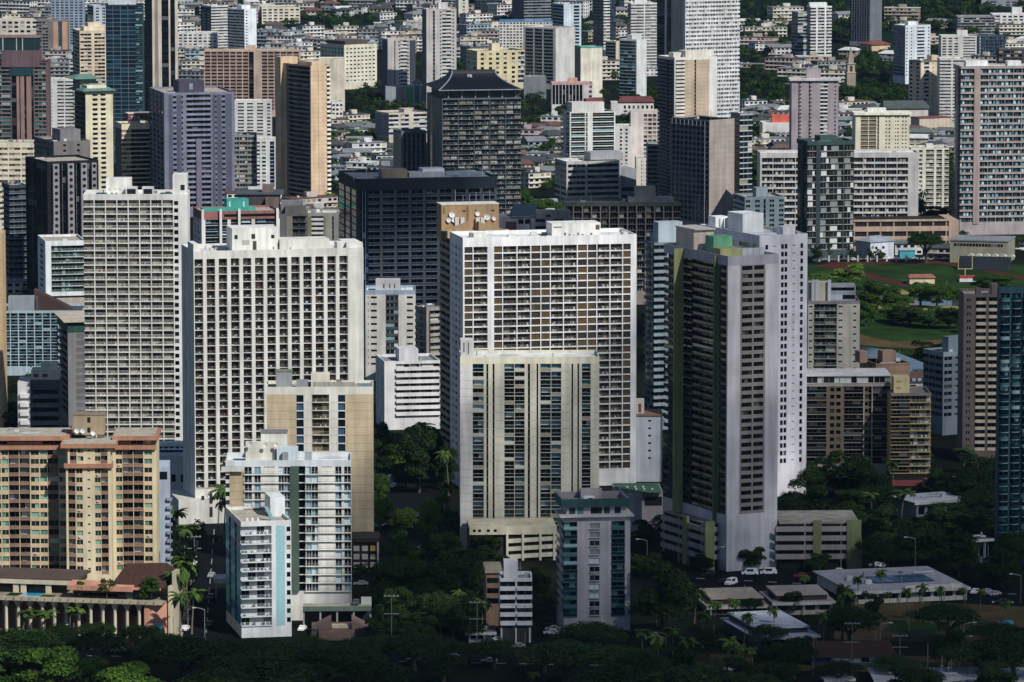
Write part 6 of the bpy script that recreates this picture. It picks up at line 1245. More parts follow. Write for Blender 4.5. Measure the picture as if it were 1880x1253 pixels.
# trees of the middle distance
for (px, py, w, h, t) in ((985, 410, 70, 46, 'mid'), (960, 400, 50, 56, 'mid'), (1010, 408, 60, 44, 'mid'), (1092, 375, 70, 38, 'dark'), (1140, 372, 46, 34, 'dark'), (1200, 372, 34, 40, 'dark'), (1690, 405, 36, 60, 'dark'), (1670, 402, 30, 50, 'dark'), (1612, 402, 40, 24, 'dark'), (610, 410, 34, 60, 'light'), (1420, 470, 40, 40, 'dark'), (1720, 405, 60, 30, 'dark'), (1850, 462, 70, 30, 'dark'), (1560, 462, 30, 40, 'dark'), (1700, 440, 40, 16, 'dark')):
    tree('round', px, py, w, h, t)
WOOD = 'dark trees of the far woods'
rg = random.Random(5)
def wood(poly, n, w0, w1, tone, desc):
    xs = [q[0] for q in poly]; ys = [q[1] for q in poly]; k = 0; tries = 0
    while k < n and tries < n * 30:
        tries += 1; x = rg.uniform(min(xs), max(xs)); y = rg.uniform(min(ys), max(ys)); ins = False
        for i in range(len(poly)):
            (x0, y0), (x1, y1) = poly[i], poly[i - 1]
            if (y0 > y) != (y1 > y) and x < (x1 - x0) * (y - y0) / (y1 - y0) + x0: ins = not ins
        if not ins: continue
        w = rg.uniform(w0, w1); k += 1
        tree('round' if rg.random() < .75 else 'broad', x, y, w, w * rg.uniform(.55, .85), tone, desc=desc, group=WOOD, pool=True)
wood([(538, 60), (560, 42), (640, 40), (700, 52), (705, 64), (540, 66)], 22, 18, 30, 'dark', 'dark tree')
wood([(484, 90), (520, 70), (545, 92), (490, 98)], 8, 16, 26, 'dark', 'dark tree')
wood([(610, 190), (700, 165), (740, 200), (780, 210), (640, 222)], 30, 18, 34, 'dark', 'dark tree')
wood([(958, 215), (1040, 200), (1060, 222), (962, 240)], 16, 18, 32, 'dark', 'dark tree')
wood([(1100, 200), (1145, 150), (1210, 160), (1215, 205)], 16, 18, 30, 'dark', 'dark tree')
wood([(1360, 140), (1450, 150), (1450, 195), (1360, 205)], 24, 20, 34, 'dark', 'dark tree')
wood([(1540, 180), (1570, 160), (1660, 170), (1690, 195), (1650, 200), (1545, 200)], 26, 20, 38, 'dark', 'dark tree')
wood([(1560, 120), (1650, 100), (1660, 140), (1580, 150)], 16, 18, 30, 'dark', 'dark tree')
wood([(1480, 120), (1550, 120), (1550, 140), (1480, 145)], 8, 16, 26, 'dark', 'dark tree')
wood([(1360, 75), (1460, 70), (1560, 90), (1560, 60), (1640, 60), (1640, 20), (1360, 20)], 60, 16, 28, 'dark', 'dark tree')
wood([(1620, 60), (1810, 60), (1810, 5), (1620, 5)], 40, 16, 28, 'dark', 'dark tree')
wood([(940, 100), (1200, 90), (1200, 15), (940, 15)], 40, 14, 24, 'dark', 'dark tree')
wood([(470, 45), (900, 45), (900, 8), (470, 8)], 30, 12, 22, 'dark', 'dark tree')
# ================================================================ LOW BUILDINGS OF THE FOREGROUND
def flat(label, xl, xc, xr, yt, yb, phi, wall, roof, depth=18, ov=1.2, name='school_wing', cat='school wing', clere=None, land=None):
    b = Bld(name, label, cat, xl, xc, xr, yt, yb, phi, depth, land=land); W, D, z = b.W, b.D, b.zt
    b.part('wall', [(0, W, 0, D, 0, z - .35, wall)])
    b.part('roof', [(-ov, W + ov, -ov, D + ov, z - .34, z, roof)]); b.part('fascia', [(-ov - .1, W + ov + .1, -ov - .25, -ov - .003, z - .8, z + .1, '#c9c2b6')])
    n = max(3, int(W / 3.4))
    for i in range(n): b.part('window', [(W * (i + .15) / n, W * (i + .85) / n, -.06, -.004, z * .35, z * .75, rnd.choice(['glass_dark', 'glass_dark', 'glass']))])
    for i in range(0, n + 1, 2): b.part('column', [(W * i / n - .15, W * i / n + .15, -ov + .1, -ov + .4, 0, z - .81, '#a09a90')])
    b.clutter(4, int(xl), .8)
    if clere: b.part('clerestory', [(W * .05, W * .95, D * .12, D * .95, z, z + 1.5, '#37323a')]); b.part('upper_roof', [(W * .03, W * .97, D * .1, D * .97, z + 1.5, z + 1.9, clere)])
    return b
flat('low school wing with a tan gravel roof nearest the huge round tree', 1279, 1304, 1408, 1113, 1130, 9, '#5a5048', '#a3917f', clere='#b09c88', land='the tan roofed school wing')
b = flat('larger low school wing with a tan roof in the middle of the campus', 1402, 1424, 1526, 1106, 1130, 8, '#b3a690', '#a39486', clere='#ad9a8a', land='the larger tan roofed wing')
flat('low school wing with a pale blue-white metal roof', 1330, 1392, 1496, 1170, 1194, 15, '#2b3c55', '#b9bfc8', clere='#c3c8d0', land='the pale roofed school wing')
b = Bld('school_wing', 'school wing with a brown hipped roof, cream wall and blue base', 'school wing', 1489, 1489, 1640, 1206, 1222, 1, 14, land='the brown roofed school wing'); W, z = b.W, b.zt
b.part('wall', [(0, W * .25, 0, 14, 0, z, '#1f3f63'), (W * .25, W, 0, 14, z * .3, z, '#cfc5ac'), (W * .25, W, -.1, 14, 0, z * .3, '#2a6a80')]); hip(b, 'hip_roof', 0, W, 0, 14, z, z + 3.2, 1.2, 'roof_tile_brown', .06, ec='#54403a')
for q in (.28, .38, .52, .62, .8): b.part('window', [(W * q, W * q + 1.8, -.16, -.105, z * .42, z * .85, '#e6e4de' if q < .6 else 'glass_dark'), (W * q - .15, W * q + 1.95, -.13, -.102, z * .38, z * .9, '#3a2e28')])
b = flat('broad flat roofed school hall with blue solar panels and white fascia', 1500, 1570, 1772, 1086, 1110, 14, '#c9c2b4', '#a9a3a8', land='the solar roofed hall', depth=26)
b.part('solar_array', [(b.W * (.3 + .09 * i), b.W * (.38 + .09 * i), b.D * .3 + j * 4, b.D * .3 + j * 4 + 3.6, b.zt + .25, b.zt + .4, 'solar') for i in range(6) for j in range(3)], kind='stuff'); b.part('parapet', [(b.W * .45, b.W * .97, -.4, .2, b.zt, b.zt + 1.1, '#d6cbbd')])
for q in ((.1, .5), (.2, .3)): b.part('ac_unit', [(b.W * q[0], b.W * q[0] + 2, b.D * q[1], b.D * q[1] + 2, b.zt, b.zt + 1.2, '#c9c9c6')])
b = flat('white angular flat roofed building among the dark grove', 1640, 1682, 1772, 922, 958, 24, '#7f8a90', '#d3cfce', name='hall', cat='hall', land='the white roofed hall')
flat('white roofed shelter cut by the border low down', 1834, 1850, 1935, 1166, 1182, 22, '#2a3038', '#c2c8d2', name='shelter', cat='shelter')
b = Bld('shelter', 'turquoise canopy shelter on the dry grass', 'shelter', 1834, 1834, 1862, 1144, 1152, 3, 4); b.part('roof', [(0, b.W, 0, 4, b.zt - .3, b.zt, '#1f8fb0')]); [b.part('post', [(x, x + .15, y, y + .15, 0, b.zt - .31, '#888')]) for x in (.1, b.W - .3) for y in (.1, 3.7)]
flat('white roofed shed cut by the bottom edge', 1515, 1519, 1560, 1246, 1262, 12, '#50545a', '#d3d6da', name='shed', cat='shed'); flat('long shed roof with three chrome vents at the bottom edge', 1612, 1612, 1890, 1250, 1268, 1, '#3f4248', '#a9adb4', name='shed', cat='shed').clutter(4, 9)
flat('grey blue low apartment wing half hidden by the grove', 1776, 1788, 1815, 990, 1040, 20, '#5c7188', '#4a5560', name='apartment_block', cat='apartment block')
b = Bld('house', 'brown stone gabled restaurant with a tile roof below the parking deck', 'restaurant', 572, 572, 682, 1140, 1172, 2, 12); W, z = b.W, b.zt
b.part('wall', [(0, W, 0, 12, 0, z - 2.5, '#5f4a44')])
for x0, x1 in ((0, W * .33), (W * .67, W)): b.mesh('gable', [(x0, -.3, z - 2.5), (x1, -.3, z - 2.5), (x1, 8, z - 2.5), (x0, 8, z - 2.5), ((x1 if x0 == 0 else x0), -.3, z + .4), ((x1 if x0 == 0 else x0), 8, z + .4)], ([[0, 1, 4], [2, 3, 5], [0, 4, 5, 3], [1, 2, 5, 4]] if x0 == 0 else [[0, 1, 4], [2, 3, 5], [4, 1, 2, 5], [0, 4, 5, 3]]), [M('#6f5750')])
n = 10
for i in range(n): b.part('roof_tile_row', [(W * .12, W * .72, -4 + i * .36, -3.6 + i * .36, z - 5.5 + i * .3, z - 5.3 + i * .3, '#7a6258')])
b.part('skylight', [(W * .34, W * .66, 1, 4, z - 2.45, z - 1.6, '#b5a88f')])
flat('small pale blue walled shop behind the avenue trees', 862, 862, 903, 1160, 1180, 2, '#8fa3b8', '#5a5f66', name='shop', cat='shop', depth=9)
b = Bld('house', 'low tan and brown apartment house left of the narrow white block', 'apartment block', 893, 893, 922, 1052, 1150, 3, 12); b.part('wall', [(0, b.W, 0, 12, 0, b.zt, '#8c6a4e'), (-.4, b.W, -.6, 12.5, b.zt, b.zt + 1.2, '#a08e70')]); [b.part('opening', [(0.2, b.W, -.05, -.003, b.zt - 3 - 3 * i, b.zt - 1.5 - 3 * i, 'glass_dark')]) for i in range(3)]
b = Bld('canopy', 'white entrance canopy beside the turquoise mosaic flank', 'canopy', 392, 392, 418, 1063, 1098, 3, 8); b.part('roof', [(0, b.W, 0, 8, b.zt - 1.4, b.zt, '#b9bec4')]); b.part('post', [(.5, .9, .3, .7, 0, b.zt - 1.41, '#8b9096')])
# stadium furniture
b = Bld('field_house', 'cream field house with a red roof edge on the playing field', 'field house', 1670, 1670, 1716, 511, 522, 4, 8); b.part('wall', [(0, b.W, 0, 8, 0, b.zt, '#d6c690')]); hip(b, 'hip_roof', 0, b.W, 0, 8, b.zt, b.zt + 1.5, .6, '#9a5a48', .1)
b = Bld('press_box', 'small white press box with a red top below the goal posts', 'press box', 1762, 1762, 1791, 508, 518, 2, 5); b.part('wall', [(0, b.W, 0, 5, 0, b.zt - 1, '#c9cfd0')]); b.part('roof', [(0, b.W, 0, 5, b.zt - 1, b.zt, '#a81f28')])
X, Y = ground(1772, 506); r = bpy.data.objects.new('goal_posts', None); COL.objects.link(r); r.location = (X, Y, 0); tag(r, 'yellow football goal posts on the playing field', 'goal posts')
link('crossbar', boxes_mesh('crossbar', [(-3.4, 3.4, -.1, .1, 3, 3.25, '#d9c860')]), r); [link('upright', boxes_mesh('upright', [(x, x + .2, -.1, .1, 3.26, 9, '#d9c860')]), r) for x in (-3.4, 3.2)]; link('post', boxes_mesh('post', [(-.15, .15, -.1, .1, 0, 2.99, '#d9c860')]), r)
b = Bld('bleachers', 'dark stepped bleachers along the far straight of the track', 'bleachers', 1756, 1850, 1850, 478, 496, -14, 12); [b.part('step', [(0, b.W, i * 1.1, i * 1.1 + 1.1, 0, .8 + i * .55, '#26303c')]) for i in range(10)]
b = Bld('fence', 'low white post fence along the back of the running track', 'fence', 1503, 1503, 1680, 473, 481, 1, 1)
for i in range(10): b.part('post', [(i * b.W / 10, i * b.W / 10 + .7, 0, .7, 0, 3.0, '#b9b9b2')])
b.part('rail', [(0, b.W * .9, .25, .4, 1.2, 1.4, '#8a8a84')])

# ================================================================ STREET FURNITURE AND CARS
def lamp(px, py, hpx, arm=1, desc='street lamp with curved arm', cat='street lamp', name='street_lamp'):
    X, Y = ground(px, py); h = hpx * Y / F
    r = bpy.data.objects.new(name, None); COL.objects.link(r); r.location = (X, Y, 0); r.empty_display_size = 1
    link('pole', boxes_mesh('pole', [(-.09, .09, -.09, .09, 0, h, '#7a7a78')]), r)
    if arm:
        bx = []
        for i in range(5): bx.append((min(0, arm) * .6 * (i + 1) + (.0 if arm < 0 else .6 * i), min(0, arm) * .6 * i + (.6 * (i + 1) if arm > 0 else 0), -.07, .07, h + .5 * math.sin(i * .4) - .02, h + .5 * math.sin(i * .4) + .14, '#9a9a98'))
        link('arm', boxes_mesh('arm', bx), r); x = 3.0 * arm; link('lamp_head', boxes_mesh('lamp_head', [(x - .5, x + .5, -.2, .2, h + .4, h + .65, '#c9c9c4')]), r)
    auto(r, desc, cat, px, py - hpx / 2, 'street lamps and poles'); return r
for a in ((964, 1225, 66, 0), (1493, 1238, 70, -1), (1188, 1042, 50, -1), (1680, 1052, 64, -1), (1310, 1052, 46, 1), (1874, 1108, 52, -1), (376, 1172, 54, -1), (318, 1180, 50, 0), (887, 1172, 30, 0), (943, 1178, 34, -1), (1223, 1194, 30, -1), (1206, 1150, 34, 0), (1703, 1245, 66, 0), (1817, 1224, 34, 0), (1770, 1195, 50, 1), (1762, 1230, 60, 1), (1616, 1186, 40, 1), (1608, 1180, 30, 0), (1669, 1100 + 60, 52, 0), (129, 1170, 40, 1), (700, 905, 20, 0), (1738, 545, 30, 0), (1581, 1050, 66, 0)):
    lamp(*a)
def pole(px, py, hpx):
    r = lamp(px, py, hpx, 0, 'tall pale utility pole with crossarms', 'utility pole', 'utility_pole'); h = hpx * r.location.y / F
    for q in (.62, .97): link('crossarm', boxes_mesh('crossarm', [(-2.2, 2.2, -.4, -.15, h * q, h * q + .2, '#8d8a84')]), r)
    for q in (-1.8, -.7, .7, 1.8): link('insulator', boxes_mesh('insulator', [(q - .08, q + .08, -.35, -.2, h * .97 + .21, h * .97 + .5, '#c9c9c9')]), r)
    return r
UP = [pole(719, 1185, 95), pole(876, 1190, 88), pole(1564, 1240, 100), pole(357, 1045, 62), pole(1652, 1225, 60)]
for q, (a, c) in enumerate(((0, 1), (1, 2))):
    A_, B_ = UP[a].location, UP[c].location
    for k, zz in enumerate((13.2, 9.0)):
        V = []; Fc = []; n = 16
        for i in range(n + 1):
            t = i / n; V += [(A_.x + (B_.x - A_.x) * t, A_.y + (B_.y - A_.y) * t, zz - 4 * .9 * t * (1 - t)), (A_.x + (B_.x - A_.x) * t, A_.y + (B_.y - A_.y) * t, zz - 4 * .9 * t * (1 - t) + .06)]
        V2 = V + [(x, y + .06, z) for x, y, z in V]; m_ = len(V)
        for i in range(n): Fc += [[2 * i, 2 * i + 2, 2 * i + 3, 2 * i + 1], [m_ + 2 * i, m_ + 2 * i + 1, m_ + 2 * i + 3, m_ + 2 * i + 2]]
        o = link('power_line', raw_mesh('power_line', V2, Fc, None, [M('#4a4d50')])); tag(o, ('upper' if k == 0 else 'lower') + ' power line strung ' + ('over the avenue trees' if q == 0 else 'past the narrow white block'), 'power line')
CARM = {}
def car_meshes(col, van):
    if (col, van) in CARM: return CARM[(col, van)]
    L, W, H = (5.2, 1.95, 2.1) if van else (4.5, 1.8, 1.45)
    prof = [(-L / 2, .35), (-L / 2, .95), (-L * .36, 1.0), (-L * .22, H), (L * .40, H), (L / 2, 1.1), (L / 2, .35)] if van else [(-L / 2, .35), (-L / 2, .78), (-L * .22, .9), (-L * .06, H), (L * .26, H), (L * .42, .95), (L / 2, .9), (L / 2, .35)]
    n = len(prof); V = []
    for sy in (-1, 1):
        for x, z in prof: V.append((x, sy * W / 2 * (.86 if z > 1.1 else 1), z))
    Fc = [list(range(n)), list(range(2 * n - 1, n - 1, -1))] + [[i, i + n, (i + 1) % n + n, (i + 1) % n] for i in range(n)]
    body = raw_mesh('body', V, Fc, None, [M(col, .35, .02)])
    a, c = (-L * .2, L * .2) if van else (-L * .05, L * .27); g = '#14181c'
    glass = boxes_mesh('windows', [(a, c, -W / 2 * .97, W / 2 * .97, .98 + (.25 if van else 0), H - .16, g), (a - .5, a + .2, -W * .4, W * .4, 1.0 + (.2 if van else 0), H - .2, g)] + ([] if van else [(c - .2, c + .3, -W * .38, W * .38, 1.0, H - .2, g)]))
    N = 10; V = [(math.cos(2 * math.pi * i / N) * .34, y, math.sin(2 * math.pi * i / N) * .34 + .34) for y in (-.1, .1) for i in range(N)]
    wh = raw_mesh('wheel', V, [[i, (i + 1) % N, N + (i + 1) % N, N + i] for i in range(N)] + [list(range(N)), list(range(2 * N - 1, N - 1, -1))], None, [M('#15161a')])
    CARM[(col, van)] = (body, glass, wh, L, W); return CARM[(col, van)]
CN = {'#e3e3e1': 'white', '#1b1d21': 'black', '#8d9196': 'silver', '#4b4f55': 'grey', '#7a2326': 'dark red', '#2a4a72': 'blue', '#2c6a78': 'teal'}
def car(px, py, rz, col=None, van=False, z=0.03, label=None):
    col = col or rnd.choice(list(CN)[:4] + ['#e3e3e1', '#8d9196'])
    Y = gy(py, z); X = xat(px, py, Y); bo, gl, wh, L, W = car_meshes(col, van)
    r = bpy.data.objects.new('parked_car' if not van else 'van', None); COL.objects.link(r); r.location = (X, Y, z); r.rotation_euler = (0, 0, math.radians(rz)); r.empty_display_size = 1
    link('body', bo, r); link('windows', gl, r)
    for sx in (-.31, .31):
        for sy in (-.46, .46): link('wheel', wh, r, (L * sx, W * sy, 0))
    if label: tag(r, label, 'van' if van else 'car', 'cars and vans on the streets')
    else: auto(r, CN[col] + (' van' if van else ' car'), 'van' if van else 'car', px, py, 'cars and vans on the streets')
car(1377, 1056, 0, '#e3e3e1', True, label='white van parked first below the lavender tower foot'); car(1411, 1055, 0, '#e3e3e1', True, label='white panel van parked beside the garage entrance')
car(1342, 1074, 60, '#e3e3e1', True, label='white van on the school parking lot'); car(1328, 1072, 60, '#1b1d21', label='dark car beside the white van on the school lot'); car(1470, 1061, 5, '#7a2326', label='dark red car on the road behind the tan roofed wing')
for a in ((1538, 1052, 5, '#e3e3e1'), (1617, 1042, 20, None), (1608, 1041, 10, None), (1790, 1090, 70, '#e3e3e1'), (1825, 1094, 35, '#8d9196'), (1810, 1090, 35, '#8d9196'), (1522, 1232, 3, '#2c6a78'), (1640, 1243, 3, '#2a4a72'), (218, 1198, 3, '#8d9196'), (345, 1110, 80, '#1b1d21'), (347, 1122, 80, '#8d9196'), (343, 1140, 80, '#8d9196'), (340, 1158, 80, '#e3e3e1'), (352, 1052, 80, '#8d9196'), (354, 1038, 80, '#e3e3e1'), (356, 1025, 80, None), (350, 1070, 80, None), (555, 1158, 80, '#e3e3e1'), (1012, 1165, 5, '#e3e3e1'), (1015, 1158, 5, '#8d9196'), (898, 1217, 4, '#8d9196'), (950, 1190, 40, '#8d9196'), (760, 1215, 2, '#4b4f55'), (910, 1178, 3, '#e3e3e1'), (1646, 878, 15, '#e3e3e1'), (1663, 879, 15, '#e3e3e1'), (1679, 879, 15, '#8d9196'), (1487, 906, 4, '#e3e3e1'), (1494, 909, 4, '#8d9196'), (716, 880, 75, None), (722, 895, 75, None), (690, 968, 10, '#e3e3e1'), (708, 970, 10, None), (745, 970, 10, None), (662, 1075, 8, '#8d9196'), (295, 1262, 5, '#2a4a72')): car(*a)
for (px, py) in ((100, 1203), (165, 1196), (420, 1210), (520, 1206), (690, 1211), (830, 1210), (1050, 1220), (1150, 1232), (1230, 1226), (1330, 1236), (1420, 1230), (1760, 1240), (1250, 1064), (1300, 1058), (1560, 1078), (1700, 1100), (1640, 1092), (1840, 1108), (386, 1100), (388, 1060), (384, 1150), (760, 950), (775, 1010)): car(px, py, 4 if px > 395 or py > 1190 else 82)
for i in range(14): car(1510 + i * 17 + rnd.uniform(-3, 3), 477 + rnd.uniform(-1, 2), rnd.uniform(-20, 20))
for i in range(22): car(1770 + (i % 11) * 11, 452 + (i // 11) * 8 + rnd.uniform(-2, 2), 60)
car(654, 1110, 85, '#4b4f55', z=zat(1118, gy(1158)) + .1, label='grey car parked on the open deck of the green striped apartments')

# ================================================================ LOW TOWN BETWEEN THE TOWERS
def covered(px, py, Y):
    for (xl, xr, yt, yb, Yb) in RECTS[:NR]:
        if Yb < Y and xl <= px <= xr and yt <= py <= yb: return True
    return False
NR = len(RECTS)
def hits(X, Y, r):
    for q in FOOT:
        dx, dy = X - q[3], Y - q[4]; u = dx * q[5] + dy * q[6]; v = -dx * q[6] + dy * q[5]
        if -r < u < q[7] + r and -r < v < q[8] + r: return True
    return False
WALLS = {'white': '#d3d1cd', 'cream': '#cfc7b3', 'grey': '#8f8f8f', 'tan': '#a8967f', 'bluish': '#97a5af', 'pinkish': '#bfaea7'}
ROOFS = {'grey': '#7d8085', 'white': '#cfcfcc', 'brown': '#6a5448', 'dark': '#45474b', 'rusty': '#6e473d', 'greenish': '#626e67'}
def house(px, py, w, d, floors, hipq, wc, rc):
    X, Y = ground(px, py)
    z0 = HILL(X, Y) if Y > 4200 else 0.0
    h = floors * 2.9; r = bpy.data.objects.new('house' if floors < 3 else 'apartment_block', None); COL.objects.link(r); r.location = (X, Y, z0 - .3); ang = rg.choice((-25, -12, 8, 20, 35)); r.rotation_euler = (0, 0, math.radians(ang)); r.empty_display_size = 2
    bx = [(-w / 2, w / 2, 0, d, 0, h, WALLS[wc])]; link('wall', boxes_mesh('wall', bx), r)
    win = []
    n = max(2, int(w / 3.2))
    for f in range(floors):
        for i in range(n):
            a = -w / 2 + w * (i + .2) / n; win.append((a, a + w / n * .6, -.07, -.004, f * 2.9 + 1.0, f * 2.9 + 2.3, 'glass'))
        for i in range(max(1, int(d / 4))): win.append((-w / 2 - .07, -w / 2 - .004, 1 + i * 4, 2.6 + i * 4, f * 2.9 + 1, f * 2.9 + 2.3, 'glass_dark')); win.append((w / 2 + .004, w / 2 + .07, 1 + i * 4, 2.6 + i * 4, f * 2.9 + 1, f * 2.9 + 2.3, 'glass_dark'))
        if floors > 2: win.append((-w / 2, w / 2, -.9, -.01, f * 2.9 - .1, f * 2.9 + .1, WALLS[wc]))
    o = link('window_rows', boxes_mesh('window_rows', win), r); o['kind'] = 'stuff'
    class _B: pass
    if hipq:
        q = _B(); q.mesh = lambda nm, V, Fc, m, mi=None, sm=False: link(nm, raw_mesh(nm, V, Fc, mi, m), r)
        hip(q, 'roof', -w / 2, w / 2, 0, d, h, h + min(w, d) * .22, .7, ROOFS[rc], .25 if rg.random() < .6 else .03)
    else:
        link('roof', boxes_mesh('roof', [(-w / 2 - .3, w / 2 + .3, -.3, d + .3, h, h + .4, ROOFS[rc])]), r)
        if floors > 2: link('penthouse', boxes_mesh('penthouse', [(-w * .1, w * .12, d * .3, d * .6, h + .4, h + 3, WALLS[wc])]), r)
        for i in range(2): link('ac_unit', boxes_mesh('ac_unit', [(w * (.2 * i - .3), w * (.2 * i - .3) + 1.4, d * .3, d * .3 + 1.2, h + .4, h + 1.4, '#b5b7b8')]), r)
    FOOT.append((X, Y, 0, X - math.cos(math.radians(ang)) * w / 2, Y - math.sin(math.radians(ang)) * w / 2, math.cos(math.radians(ang)), math.sin(math.radians(ang)), w, d))
    auto(r, '%s %s, %s %s roof,' % (wc, 'low house' if floors < 2 else 'two-storey house' if floors < 3 else 'small block', rc, 'hipped' if hipq else 'flat'), 'house' if floors < 3 else 'apartment block', px, py, 'low houses and blocks between the towers')
NOGO = [(538, 36, 705, 66), (610, 165, 780, 220), (958, 200, 1060, 236), (1540, 120, 1690, 200), (1360, 140, 1452, 200), (1480, 470, 1890, 640)]
def fill(n, x0, x1, y0, y1, sizes, tall):
    k = 0; t = 0
    while k < n and t < n * 60:
        t += 1; px = rg.uniform(x0, x1); py = rg.uniform(y0, y1)
        if any(a <= px <= c and b_ <= py <= d_ for a, b_, c, d_ in NOGO): continue
        X, Y = ground(px, py); fl = rg.choice(tall); w = rg.uniform(*sizes) * (1.4 if fl > 2 else 1); d = rg.uniform(8, 14); hpx = fl * 2.9 * F / Y; wpx = w * F / Y
        pts = [(px + a * wpx, py - c * hpx) for a in (-.4, 0, .4) for c in (.3, .95)]
        if sum(covered(a, c, Y) for a, c in pts) > 3 or hits(X, Y + d / 2, max(w, d) / 2 + 2): continue
        wc = rg.choice(['white', 'white', 'white', 'cream', 'cream', 'grey', 'tan', 'bluish', 'pinkish']); rc = rg.choice(['grey', 'grey', 'grey', 'white', 'brown', 'brown', 'dark', 'dark', 'rusty', 'greenish'])
        house(px, py, w, d, fl, fl < 3 and rg.random() < .62, wc, rc); k += 1
fill(62, 590, 1215, 225, 345, (9, 17), (1, 1, 2, 2, 2, 3))
fill(45, 1340, 1760, 195, 345, (10, 20), (1, 2, 2, 3))
fill(40, 0, 620, 90, 260, (12, 24), (2, 3, 4, 5))
fill(78, 330, 960, 2, 70, (12, 24), (1, 2, 2, 3, 4)); fill(46, 470, 1210, 22, 150, (12, 26), (2, 2, 3, 4, 5))
fill(34, 1350, 1890, 40, 190, (14, 28), (1, 2, 3, 4))
fill(26, 0, 470, 10, 90, (14, 26), (3, 4, 5, 6))
fill(14, 1660, 1790, 340, 400, (9, 15), (1, 2, 2))
fill(12, 1570, 1760, 432, 470, (8, 14), (1, 2)); fill(10, 920, 1060, 395, 470, (12, 20), (2, 3)); fill(8, 420, 640, 400, 480, (14, 22), (3, 4, 5)); fill(10, 0, 160, 480, 560, (14, 22), (2, 3)); fill(5, 1640, 1780, 690, 800, (10, 16), (1, 2)); fill(6, 1730, 1830, 880, 905, (10, 15), (1,))
# street trees among the houses
def scatter(n, x0, x1, y0, y1, w0, w1, tones):
    k = 0; t = 0
    while k < n and t < n * 40:
        t += 1; px, py = rg.uniform(x0, x1), rg.uniform(y0, y1); w = rg.uniform(w0, w1); X, Y = ground(px, py)
        if covered(px, py - w * .4, Y) or hits(X, Y, 2) or (1480 < px and 470 < py < 640): continue
        tree(rg.choice(['round', 'round', 'broad']), px, py, w, w * rg.uniform(.6, .9), rg.choice(tones), group='street trees among the low houses', pool=True); k += 1
scatter(170, 590, 1215, 222, 350, 14, 28, ('mid', 'mid', 'dark')); scatter(130, 1340, 1760, 195, 350, 14, 28, ('mid', 'dark', 'dark')); scatter(230, 0, 1890, 60, 210, 12, 26, ('dark', 'dark', 'mid')); scatter(150, 0, 1890, 6, 62, 9, 19, ('dark',)); scatter(24, 420, 1060, 390, 480, 16, 30, ('dark', 'mid')); scatter(14, 0, 200, 480, 800, 20, 36, ('dark',)); scatter(16, 1570, 1770, 345, 470, 14, 26, ('dark', 'mid'))
# the largest pooled trees stand alone, the small rest is one far wood
POOL.sort(key=lambda t: -t[0])
NIND = 190
for t in POOL[:NIND]: tree(*t[1:])
WV, WF, wo = [], [], 0
for i in range(900):                                   # greenery on the ground the towers hide
    px, py = rg.uniform(-150, 2000), rg.uniform(330, 900); X, Y = ground(px, py)
    if hits(X, Y, 6) or not covered(px, py - 8, Y) or (1470 < px and 470 < py < 700): continue
    s_ = F / Y; POOL.append((0, 'round', px, py, 7 * s_, 5.5 * s_, 'dark', None, None))
for (_, kind, px, py, w, h, tone, d_, g_) in POOL[NIND:]:
    X, Y = ground(px, py); zz = HILL(X, Y) if Y > 4200 else 0; s_ = F / Y
    n = 150; d = nr.randn(n, 3); d /= np.linalg.norm(d, axis=1, keepdims=True); d[:, 2] = np.abs(d[:, 2]) * 1.2 - .3
    P = d * (nr.uniform(.5, 1, (n, 1)) ** .5) * np.array([w / 2, w / 2, h / 2]) / s_ + np.array([X, Y, zz + h / s_ * .5]); P += nr.randn(n, 3) * w / s_ * .07
    v, f = quads(P, d / np.linalg.norm(d, axis=1, keepdims=True), .075 * w / s_); WV.append(v); WF.append(f + wo); wo += len(v)
o = link('far_woodland', raw_mesh('far_woodland', np.concatenate(WV), np.concatenate(WF), None, [leafmat('leaves_dark', LEAF['dark'])])); tag(o, 'dark small trees scattered over the far town and slopes', None, None, 'stuff')
resolve()

# ================================================================ CLOUDS (out of view above the haze, shaped for the shade they drop) AND HAZE
def cloudmat(amax=1.0):
    m = bpy.data.materials.new('cloud'); nt, n, l, p = nodes(m)
    p.inputs['Base Color'].default_value = (.85, .86, .88, 1); p.inputs['Roughness'].default_value = 1; p.inputs['Specular IOR Level'].default_value = 0
    lw = n.new('ShaderNodeLayerWeight'); lw.inputs['Blend'].default_value = .5; tr = n.new('ShaderNodeBsdfTransparent'); ms = n.new('ShaderNodeMixShader')
    mr = n.new('ShaderNodeMapRange'); mr.inputs[1].default_value = .45; mr.inputs[2].default_value = .95; mr.inputs[3].default_value = amax; mr.inputs[4].default_value = 0; mr.clamp = True
    l.new(lw.outputs['Facing'], mr.inputs[0]); l.new(mr.outputs[0], ms.inputs[0]); l.new(tr.outputs[0], ms.inputs[1]); l.new(p.outputs[0], ms.inputs[2]); l.new(ms.outputs[0], n['Material Output'].inputs[0])
    return m
CM = cloudmat(.4); CM_THIN = cloudmat(.3)
import bmesh
_ico = bmesh.new(); bmesh.ops.create_icosphere(_ico, subdivisions=3, radius=1); IV = np.array([v.co[:] for v in _ico.verts]); IF = np.array([[v.index for v in f.verts] for f in _ico.faces]); _ico.free()
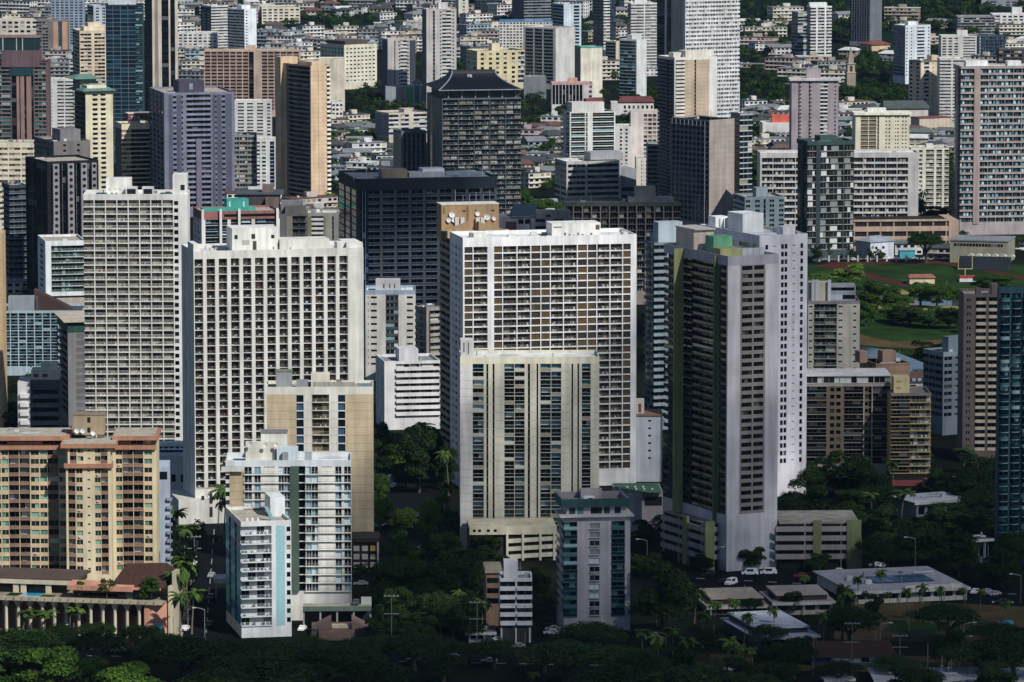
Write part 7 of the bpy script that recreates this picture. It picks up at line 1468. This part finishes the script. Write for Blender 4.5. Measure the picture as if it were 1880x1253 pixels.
def cloud(X, Y, rx, ry, alt, n, label, zref=30, pr=None, mat=None):
    """cloud whose shade falls round ground point X, Y"""
    t = (alt - zref) / SUNV.z; cx_, cy_ = X + SUNV.x * t, Y + SUNV.y * t; g = random.Random(int(X * 3 + Y)); pr = pr or min(rx, ry) * .42
    VS, FS = [], []
    for i in range(n):
        a = g.uniform(0, 6.283); q = math.sqrt(g.random()); r = pr * g.uniform(.7, 1.3) * (1.15 - .4 * q)
        VS.append(IV * np.array([r, r, r * .45]) + np.array([q * (rx - r * .6) * math.cos(a), q * (ry - r * .6) * math.sin(a), g.uniform(-.12, .18) * pr])); FS.append(IF + len(IV) * i)
    o = link('cloud', raw_mesh('cloud', np.concatenate(VS), np.concatenate(FS), None, [mat or CM], smooth=True), None, (cx_, cy_, alt)); tag(o, label, None, None, 'stuff')
_ico = bmesh.new(); bmesh.ops.create_icosphere(_ico, subdivisions=5, radius=1); IV5 = [v.co.copy() for v in _ico.verts]; IF5 = np.array([[v.index for v in f.verts] for f in _ico.faces]); _ico.free()
def veil(X, Y, rx, ry, label, alt=1000, zref=30, mat=None):
    """thin unseen lens of cloud with a ragged edge, sized to dim one spot"""
    t = (alt - zref) / SUNV.z; P = []
    for v in IV5:
        k = 1 + .16 * noise.noise(v * 2.1 + Vector((X, Y, 0)) * .01) + .07 * noise.noise(v * 6.0 + Vector((Y, X, 3)) * .01)
        P.append((v.x * rx * k, v.y * ry * k, v.z * min(rx, ry) * .3 * k))
    o = link('cloud', raw_mesh('cloud', np.array(P), IF5, None, [mat or CM_THIN], smooth=True), None, (X + SUNV.x * t, Y + SUNV.y * t, alt)); tag(o, label, None, None, 'stuff')
for a_ in ((50, 1675, 50, 132, 'thin cloud dimming the olive finned tower'), (138, 1470, 122, 98, 'thin cloud dimming the school campus'), (190, 1880, 105, 235, 'thin cloud dimming the canal blocks'), (26, 1470, 30, 40, 'small thin cloud dimming the teal banded grey block'), (-22, 1540, 30, 84, 'narrow thin cloud over the shady gap of trees'), (60, 1365, 185, 78, 'broad thin cloud over the avenue trees')): veil(*a_)
veil(-22, 1530, 27, 76, 'second narrow cloud over the shady gap of trees', alt=1060); veil(55, 1360, 170, 68, 'second broad cloud over the avenue trees', alt=1060); veil(150, 1560, 90, 130, 'second cloud over the dark grove', alt=1060)
for (x, y, rx, ry, lb) in ((35, 2200, 60, 190, 'cloud shading the wide green-banded block'), (-85, 2190, 55, 90, 'cloud shading the navy hotel'), (620, 4900, 520, 560, 'cloud shading the far hills')): cloud(x, y, rx, ry, 1000, max(14, int(rx * ry / 260)) if rx < 400 else 60, lb)
HAZE_DENSITY = 0.8e-5
if HAZE_DENSITY:
    m = bpy.data.materials.new('haze'); m.use_nodes = True; n = m.node_tree.nodes; n.remove(n['Principled BSDF']); pv = n.new('ShaderNodeVolumePrincipled')
    pv.inputs['Color'].default_value = (.45, .68, 1, 1); pv.inputs['Density'].default_value = HAZE_DENSITY; pv.inputs['Anisotropy'].default_value = 0.1
    m.node_tree.links.new(pv.outputs[0], n['Material Output'].inputs['Volume'])
    hz = raw_mesh('haze', [(x, y, z) for z in (-1.5, 268) for x, y in ((-1450, -60), (1550, -60), (1550, 7800), (-1450, 7800))], _BF.tolist(), None, [m])
    o = link('haze', hz); o['kind'] = 'stuff'
